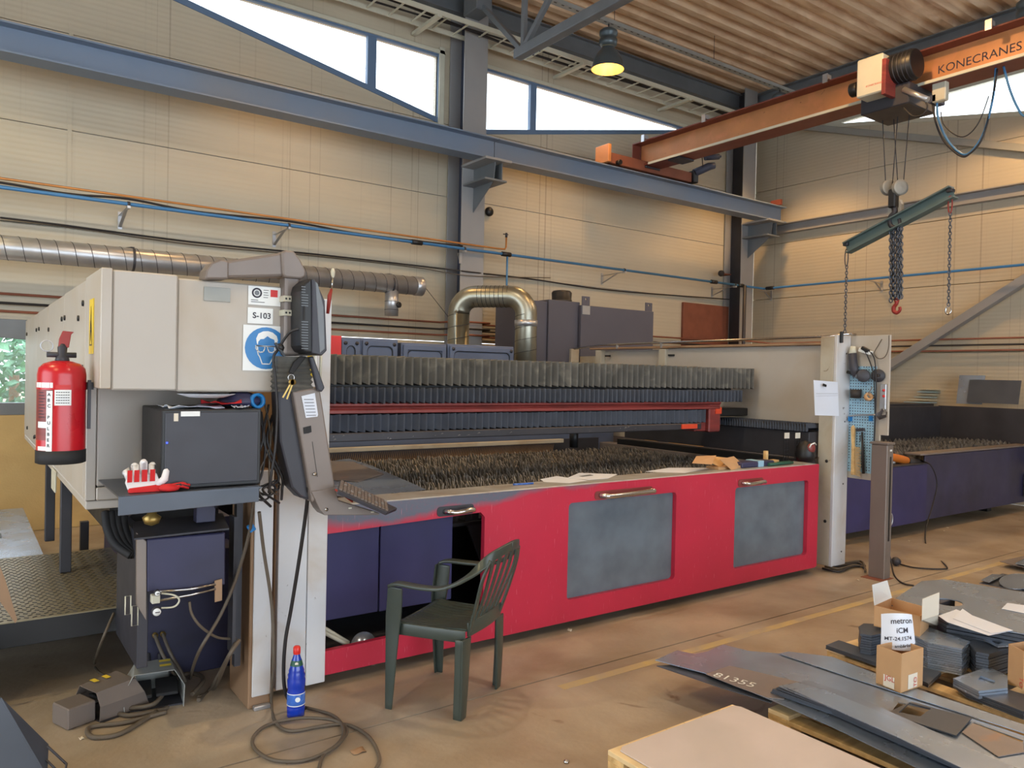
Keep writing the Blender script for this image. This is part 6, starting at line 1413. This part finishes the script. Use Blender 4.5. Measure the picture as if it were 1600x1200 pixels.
# ================================================================ PALLETS AND SHEETS, BOTTOM RIGHT
def local(o_, ang):
    ca_, sa_ = math.cos(ang), math.sin(ang)
    return lambda x, y, z: V(o_.x+x*ca_-y*sa_, o_.y+x*sa_+y*ca_, z)
def pbox(T, x0, x1, y0, y1, z0, z1): 
    mb = MB(); return mb.add([T(x, y, z) for x in (x0, x1) for y in (y0, y1) for z in (z0, z1)], [(0,1,3,2), (4,6,7,5), (0,4,5,1), (2,3,7,6), (0,2,6,4), (1,5,7,3)])
def pallet(T, L_, Wd, zt_, lab, o_, nb=5, deck=True, blocks=3):
    t = thing('wooden_pallet', (o_.x, o_.y, 0), lab, 'pallet')
    for j in range(3):
        y = (Wd-.09)*j/2; build('stringer', pbox(T, 0, L_, y, y+.09, zt_-.042, zt_-.02), 'wood', t, bev=.002)
        for i in range(blocks):
            x = (L_-.12)*i/max(1, blocks-1); build('block', pbox(T, x, x+.12, y, y+.09, .02, zt_-.042), 'wood', t, bev=.003)
        build('bottom_board', pbox(T, 0, L_, y, y+.09, 0, .02), 'wood', t, bev=.002)
    if deck:
        for i in range(nb):
            x = (L_-.11)*i/(nb-1); build('deck_board', pbox(T, x, x+.11, 0, Wd, zt_-.02, zt_), 'woodpale', t, bev=.002)
    return t
# 1: board on pallet in the foreground; edges from the photograph at z=.16
A = at('z', .16, 955, 1173); B = at('z', .16, 1150, 1101); Cc = at('z', .16, 1430, 1200)
ang = math.atan2(B.y-A.y, B.x-A.x); L1 = (B-A).length
dv = (Cc-B).normalized(); 
T1 = local(V(A.x, A.y, 0), ang)
T1b = lambda x, y, z: T1(x, -y, z)
pallet(lambda x, y, z: T1(x, -1.0+y+.02, z), L1, 1.0, .155, 'wooden pallet under the pale pinkish board in the foreground', A, nb=7)
bd = build('board_sheet', MB().ext([T1(.03, -.02, .156), T1(.03, -1.6, .156), T1(L1*.99, -1.6, .156), T1(L1, -.03, .156), T1(L1-.02, .0, .156), T1(.06, -.0, .156)], (0, 0, .006)), 'board', None, bev=.002); tag(bd, 'large pale pinkish board lying on the nearest pallet', 'board')
# 2: long steel sheets on a pallet
def sheetz(P, z, m_, lab, th=.004, holes=(), name='steel_sheet', bev=0, par=None):
    pts = [at('z', z, *p) for p in P]; hs = [[at('z', z, *p) for p in h] for h in holes]
    o = build(name, MB().ext(pts, (0, 0, -th), hs), m_, par, bev=bev)
    if lab: tag(o, lab, 'sheet')
    return o
p0 = at('z', .12, 1200, 1108); p1 = at('z', .12, 1480, 1225); ang2 = math.atan2(p1.y-p0.y, p1.x-p0.x); T2 = local(V(p0.x, p0.y, 0), ang2)
pallet(lambda x, y, z: T2(x, y, z), 1.6, .62, .125, 'wooden pallet carrying the long steel sheets', p0, nb=3)
sheetz([(1024, 1031), (1058, 1016), (1085, 1022), (1105, 1018), (1130, 1007), (1170, 1017), (1230, 1022), (1330, 1052), (1600, 1150), (1900, 1260), (1900, 1500), (1560, 1260), (1300, 1135), (1205, 1093), (1104, 1052)], .18, 'sheet', 'largest long steel sheet with a narrow slot and chalk number', .004,
       [[(1152, 1045), (1222, 1067), (1219, 1071), (1205, 1068)], [(1395, 1110), (1397, 1106), (1404, 1097), (1454, 1108), (1446, 1122)], [(1516, 1132), (1522, 1129), (1600, 1157), (1597, 1160)]])
sheetz([(1217, 1021), (1232, 1018), (1300, 1026), (1420, 1072), (1600, 1132), (1600, 1145), (1340, 1062)], .188, 'sheet', 'narrow steel strip lying along the far edge of the long sheets', .003)
sheetz([(1026, 1040), (1110, 1035), (1220, 1075), (1205, 1098), (1130, 1075)], .165, 'sheet_dark', 'dark steel sheet lying just under the long sheet', .004)
o = sheetz([(1103, 1053), (1140, 1040), (1185, 1050), (1260, 1068), (1225, 1092), (1200, 1090), (1150, 1072)], .184, 'sheet_rusty', 'reddish brown steel offcut with a white chalk number', .003)
A_ = at('z', .1845, 1112, 1056); B_ = at('z', .1845, 1168, 1072); rtv = (B_-A_).normalized(); upv = V(-rtv.y, rtv.x, 0)
o2 = build('chalk_number', text_mb('81355', A_-upv*.0, rtv, upv, .085, .001), 'chalk', o)
# bundle of narrow strips
for k in range(9):
    z = .19+.006*k; off = k*1.2
    lab = ['lowest', 'second', 'third', 'fourth', 'fifth', 'sixth', 'seventh', 'eighth', 'topmost'][k]+' long strip of the dark strip stack'
    sh_ = [(1202+rnd.uniform(-3, 3)+k*2, 1081-off), (1240+k*3, 1068-off*.5), (1330, 1094-off), (1700, 1260-off), (1660, 1290-off), (1560, 1230-off), (1300, 1115-off)]
    sheetz(sh_, z, 'sheet' if k == 8 else ('sheet_dark'), lab, .0045)
    bpy.context.scene.objects[-1] if False else None
sheetz([(1225, 1072), (1245, 1066), (1295, 1080), (1700, 1245), (1660, 1275), (1400, 1150)], .245, 'sheet', 'smooth bluish steel strip on top of the strip stack', .003)
# loose part with window
sheetz([(1385, 1114), (1424, 1096), (1518, 1122), (1494, 1149)], .192, 'sheet_dark', 'small steel part with a square window lying on the long sheet', .006, [[(1404, 1113), (1421, 1098), (1455, 1107), (1438, 1119)]], 'steel_part')
sheetz([(1503, 1144), (1520, 1130), (1598, 1160), (1600, 1175), (1560, 1182)], .186, 'sheet_rusty', 'reddish patch sheet beside the small windowed part', .003)
# 3: pallet with stacks
p0 = at('z', .13, 1292, 1013); p1 = at('z', .13, 1600, 1120); ang3 = math.atan2(p1.y-p0.y, p1.x-p0.x); T3 = local(V(p0.x, p0.y, 0), ang3)
pallet(T3, 2.2, 1.0, .135, 'wooden pallet carrying the stacks of dark cut parts', p0, nb=6)
def stack(P, z0, z1, n, m_, lab, th=None, name='steel_part', group=None, jit=.6, holes=()):
    rr_ = random.Random(int(P[0][0]))
    for k in range(n):
        z = z0+(z1-z0)*(k+1)/n; t_ = (z1-z0)/n*.86
        base = [at('z', z1, *p) for p in P]; j = V(rr_.uniform(-jit, jit)*.004, rr_.uniform(-jit, jit)*.004, 0)
        hs = [[at('z', z1, *p)+j-V(0, 0, z1-z) for p in h] for h in holes] if k == n-1 else []
        o = build(name, MB().ext([p+j-V(0, 0, z1-z) for p in base], (0, 0, -t_), hs), m_); 
        od = ['lowest', 'second', 'third', 'fourth', 'fifth', 'sixth', 'seventh', 'eighth', 'ninth', 'tenth', 'eleventh', 'twelfth']
        tag(o, ('top plate of ' if k == n-1 else 'lowest plate of ' if k == 0 else od[k]+' plate from below in ')+lab, 'steel part', 'plates of '+lab)
stack([(1310, 1000), (1316, 1002), (1400, 1030), (1470, 1050), (1450, 1068), (1395, 1044), (1290, 1008)], .137, .16, 3, 'sheet_dark', 'the low dark strip stack at the pallet corner')
stack([(1342, 979), (1350, 974), (1372, 975), (1384, 981), (1376, 990), (1362, 993), (1345, 990)], .16, .27, 8, 'sheet_dark', 'the short stack of rounded dark parts')
stack([(1392, 968), (1440, 960), (1520, 1004), (1515, 1012), (1440, 1002)], .16, .27, 7, 'sheet_dark', 'the flat dark stack behind the paper box')
stack([(1410, 985), (1428, 972), (1516, 1002), (1504, 1014), (1450, 1004)], .15, .29, 12, 'sheet', 'the tall grey stack right of the paper box')
stack([(1512, 1003), (1540, 992), (1580, 998), (1578, 1012), (1545, 1022), (1525, 1018)], .15, .28, 9, 'sheet_dark', 'the dark jagged stack at the right edge')
stack([(1538, 1000), (1560, 994), (1580, 1000), (1584, 1008), (1560, 1010)], .285, .292, 1, 'sheet', 'the ring shaped part on the jagged stack', holes=[[(1549, 1002), (1560, 999), (1568, 1003), (1560, 1007)]])
stack([(1490, 1060), (1515, 1052), (1545, 1042), (1575, 1056), (1575, 1075), (1530, 1080)], .16, .20, 3, 'sheet', 'the pale frame shaped stack at the right', holes=[[(1528, 1062), (1533, 1056), (1556, 1064), (1553, 1071)]])
stack([(1490, 1062), (1520, 1060), (1600, 1085), (1640, 1110), (1600, 1112), (1510, 1078)], .136, .175, 4, 'sheet_dark', 'the dark base plates under the frame parts')
# 4: big grey plate with an oval hole
zg = .36
hole = [(1482+23*math.cos(i*math.pi/9), 941+5.5*math.sin(i*math.pi/9)+.12*23*math.cos(i*math.pi/9)) for i in range(18)]
sheetz([(1385, 944), (1440, 908), (1475, 905), (1600, 925), (1720, 945), (1720, 1010), (1600, 990), (1545, 980), (1480, 960)], zg, 'sheet', 'big grey steel plate with an oval hole at the right', .006, [hole])
t = thing('plate_stack', at('z', .2, 1560, 960), 'dark stack of plates under the big grey plate with the oval hole', 'steel plates')
for k in range(6):
    pts = [at('z', zg, *p) for p in ((1462, 958), (1530, 935), (1700, 960), (1700, 1010), (1600, 990), (1480, 968))]
    j = V(rnd.uniform(-.01, .01), rnd.uniform(-.01, .01), 0); build('plate', MB().ext([p+j-V(0, 0, .012+k*.02) for p in pts], (0, 0, -.017)), 'sheet_dark', t)
c_ = at('z', zg-.13, 1560, 965); build('support', MB().box(c_.x-.3, c_.x+.6, c_.y-.2, c_.y+.2, .0, zg-.132), 'darksteel', t)
c_ = at('z', zg, 1440, 928); tag(build('plate_support', MB().box(c_.x-.1, c_.x+.1, c_.y-.15, c_.y-.05, 0, zg-.007), 'darksteel'), 'dark block under the left part of the big grey plate', 'support')
def fl2(name, P, z, m_, lab, cat, th=-.001): o = build(name, MB().ext([at('z', z, *p) for p in P], (0, 0, th)), m_); return tag(o, lab, cat)
fl2('paper_sheet', [(1466, 962), (1494, 952), (1583, 985), (1545, 993), (1480, 972)], zg+.003, 'paper', 'white printed papers on the edge of the big grey plate', 'paper')
fl2('paper_sheet', [(1489, 966), (1504, 951), (1520, 962), (1580, 985), (1550, 990)], zg+.006, 'paper', 'folded white paper lying on the printed papers', 'paper')
fl2('paper_sheet', [(1565, 951), (1574, 942), (1604, 946), (1604, 959)], zg+.003, 'paper', 'white paper at the right edge of the big grey plate', 'paper')
# open tray box
def carton(P4, zt_, zb_, lab, m_='cardboard', cat='box', name='cardboard_box', inner='cardboard_in'):
    top = [at('z', zt_, *p) for p in P4]; t = thing(name, V(sum(p.x for p in top)/4, sum(p.y for p in top)/4, zb_), lab, cat)
    ctr = sum(top, V(0,0,0))/4; ctr.z = 0
    for i in range(4):
        a, b = top[i], top[(i+1) % 4]; mid = (a+b)/2; nn = (V(ctr.x, ctr.y, 0)-V(mid.x, mid.y, 0)); e = (b-a).normalized(); nn = (nn-e*nn.dot(e)).normalized()*.004
        build('side', MB().ext([a, b, V(b.x, b.y, zb_), V(a.x, a.y, zb_)], nn), m_, t)
    build('bottom', MB().ext([V(p.x, p.y, zb_+.001) for p in top], (0, 0, .004)), inner, t); return t, top
t, top = carton([(1366, 946), (1438, 963), (1452, 950), (1393, 934)], .40, .285, 'open cardboard tray with two white flaps standing up')
q3('flap', [top[0], top[3], top[3]+V(-.02, .02, .10), top[0]+V(-.03, .0, .12)], .003, 'signwhite', t)
q3('flap', [at('z', .40, 1440, 968), at('z', .40, 1466, 960), at('z', .40, 1466, 960)+V(0, 0, .12), at('z', .40, 1440, 968)+V(0, 0, .11)], .003, 'paper_warm', t)
q3('flap', [at('z', .29, 1440, 975), at('z', .29, 1466, 978), at('z', .40, 1466, 960), at('z', .40, 1440, 968)], .003, 'paper_warm', t)
# box with the lettered paper
t, top = carton([(1370, 1008), (1409, 1022), (1443, 1012), (1408, 1000)], .375, .19, 'brown cardboard box holding a curled paper with printed lines')
a, b, c_, d_ = top
q3('label_patch', [a.lerp(b, .28)+V(0,0,-.125)-V(.003,.004,0), a.lerp(b, .72)+V(0,0,-.125)-V(.003,.004,0), a.lerp(b, .72)+V(0,0,-.18)-V(.003,.004,0), a.lerp(b, .28)+V(0,0,-.18)-V(.003,.004,0)], .001, 'paper_warm', t)
e1 = (b-a).normalized(); e2 = (c_-b).normalized()
build('print_mark', text_mb('JGL', a.lerp(b, .34)+V(-.003, -.004, -.148), e1, (0,0,1), .035), 'signred', t)
q3('label_patch', [b.lerp(c_, .3)+V(.002,-.002,-.11), b.lerp(c_, .72)+V(.002,-.002,-.11), b.lerp(c_, .72)+V(.002,-.002,-.178), b.lerp(c_, .3)+V(.002,-.002,-.178)], .001, 'paper_warm', t)
build('print_mark', text_mb('TO', b.lerp(c_, .66)+V(.003, -.004, -.175), (0,0,1), -e2, .034), 'signred', t)
# curled paper
pp_ = thing('lettered_paper', a.lerp(c_, .5), 'curled white paper with printed lines standing in the brown box', 'paper')
pb0 = at('z', .33, 1378, 1028); bottomL = at('z', .34, 1376, 1010); bottomR = at('z', .34, 1431, 1016)
u_ = (bottomR-bottomL); wv = V(-u_.y, u_.x, 0).normalized(); mb = MB(); vs = []
zt1 = .34; Hh = .175
NX, NZ = 10, 10
def ppt(s, h): return bottomL+u_*(s*(1-.12*h)+.02*h)+V(0, 0, h*Hh)+wv*(.03*h*h-.035*math.sin(math.pi*s))-V(0,0,.02*h*(abs(s-.6))**2*3)
for i in range(NX+1):
    for j in range(NZ+1): vs.append(ppt(i/NX, j/NZ))
mb.add(vs, [(i*(NZ+1)+j, (i+1)*(NZ+1)+j, (i+1)*(NZ+1)+j+1, i*(NZ+1)+j+1) for i in range(NX) for j in range(NZ)], True); sh2 = build('sheet', mb, 'paper', pp_)
for (txt, s0, h0, sz) in (('metron', .26, .72, .037), ('iCM', .42, .48, .035), ('MT-24.1574', .08, .24, .026), ('amblirlistlut', .36, .07, .022)):
    q = text_mb(txt, (0,0,0), (1,0,0), (0,1,0), 1.0, 0, bold=.01); vv = []
    Lu = u_.length
    for v in q.v: vv.append(ppt(min(1, s0+v[0]*sz/Lu+.0), h0+v[1]*sz/Hh+.05*v[0]*.3)-wv*.0022)
    mb = MB(); mb.add(vv, q.f); build('lettering', mb, 'ink', pp_)
# box at the right edge
t, top = carton([(1576, 1006), (1600, 1018), (1660, 1010), (1615, 1000)], .375, .19, 'brown cardboard box cut off by the right edge of the view')
build('print_mark', text_mb('TO', top[0].lerp(top[1], .75)+V(-.003, -.004, -.13), (0,0,-1), (top[1]-top[0]).normalized(), .034), 'signred', t)
# 5: sheets on the floor at the far right
def frame_plate(P, z, lab, m_='sheet'): sheetz(P, z, m_, lab, .005)
frame_plate([(1562, 877), (1600, 868), (1700, 850), (1700, 905), (1590, 884)], .05, 'thin sheet frame lying on the floor at the far right', 'sheet_rusty')
frame_plate([(1586, 880), (1600, 873), (1660, 866), (1700, 880), (1620, 886)], .07, 'pale sheet offcut at the right edge near the floor line')
frame_plate([(1530, 911), (1566, 896), (1600, 902), (1700, 930), (1640, 930)], .10, 'brown plate under the round blank at the right', 'sheet_dark')
dd_ = [(1590+29*math.cos(i*math.pi/9), 908+12*math.sin(i*math.pi/9)) for i in range(18)]
sheetz(dd_, .13, 'sheet', 'round grey steel blank at the right edge', .006, name='round_blank')
sheetz([(1533, 906), (1550, 897), (1570, 898), (1545, 910)], .12, 'sheet', 'small pale steel corner beside the round blank', .004)
# small trash on the floor
for k, (px, py, s_) in enumerate(((560, 1175, .03), (890, 985, .02), (1340, 907, .012), (1480, 825, .014), (1420, 846, .012), (1475, 830, .012), (583, 1040, .015), (127, 1155, .012))):
    crumple(*at('z', 0, px, py).xy, s_*2, s_*1.4, .002, 'paper_warm' if k != 0 else 'brown_dirty', ['crumpled brown scrap beside the cable coil', 'small pale scrap by the red front', 'tiny pale scrap near the end post', 'tiny pale scrap under the second table, left', 'tiny scrap right of the sensor post', 'tiny pale scrap under the second table, right', 'tiny white scrap at the foot of the red frame', 'tiny dark crumb in front of the foot pedals'][k], 'scrap', 'floor_scrap', 30+k, .008, k*.7, 3)
t = thing('floor_bolt', at('z', 0, 885, 1190), 'small steel knob lying on the floor at the bottom centre', 'bolt'); build('head', MB().lathe(at('z', 0, 885, 1192), [(0, 0), (.012, 0), (.013, .008), (.006, .014), (0, .015)], 12), 'chrome', t)
# metal sheet leaning at the bottom left corner
t = thing('leaning_plate', at('z', 0, 30, 1190), 'dark steel plate with a wire frame at the bottom left corner', 'metal plate')
q3('plate', [at('z', .35, -60, 1060), at('z', .35, 0, 1092), at('z', .10, 74, 1165), at('z', .0, 72, 1215), at('z', .0, -60, 1260)], .006, 'sheet_dark', t)
build('wire_frame', MB().tube([at('z', .12, 74, 1166), at('z', .02, 104, 1194), at('z', .01, 96, 1240)], .005, 6), 'darksteel', t); build('wire_frame', MB().tube([at('z', .06, 72, 1187), at('z', .01, 90, 1205)], .005, 6), 'darksteel', t)
# ================================================================ OUTSIDE
tag(build('yard', MB().box(-40, 60, 9.6, 70, -.4, -.25), 'brown_dirty'), 'bare yard outside the low window', 'ground', kind=None)
rnd = random.Random(12)
for k, (x, y, rr) in enumerate(((-2.2, 16, 1.2), (.8, 16.5, 1.45), (3.8, 16, 1.2), (-5, 17, 1.3))):
    t = thing('leafy_bush', (x, y, -.25), ['left bush seen through the low window', 'middle bush seen through the low window', 'right bush outside behind the beige cabinet', 'bush far left outside the low window'][k], 'bush')
    mb = MB()
    for i in range(2600):
        a_ = rnd.uniform(0, 2*math.pi); ph = math.acos(rnd.uniform(-.6, 1)); r_ = rr*rnd.uniform(.75, 1.05); c_ = V(x+r_*math.sin(ph)*math.cos(a_), y+r_*math.sin(ph)*math.sin(a_), rr*.9+r_*math.cos(ph))
        u1 = Vector((rnd.uniform(-1,1), rnd.uniform(-1,1), rnd.uniform(-1,1))).normalized(); v1 = u1.orthogonal().normalized(); s_ = rnd.uniform(.07, .14)
        mb.add([c_-u1*s_, c_-v1*s_*.6, c_+u1*s_, c_+v1*s_*.6], [(0,1,2,3)])
    build('foliage', mb, 'foliage', t, kind='stuff'); build('trunk', MB().cyl((x, y, -.25), (x, y, rr), .08, n=8), 'brown_dirty', t)
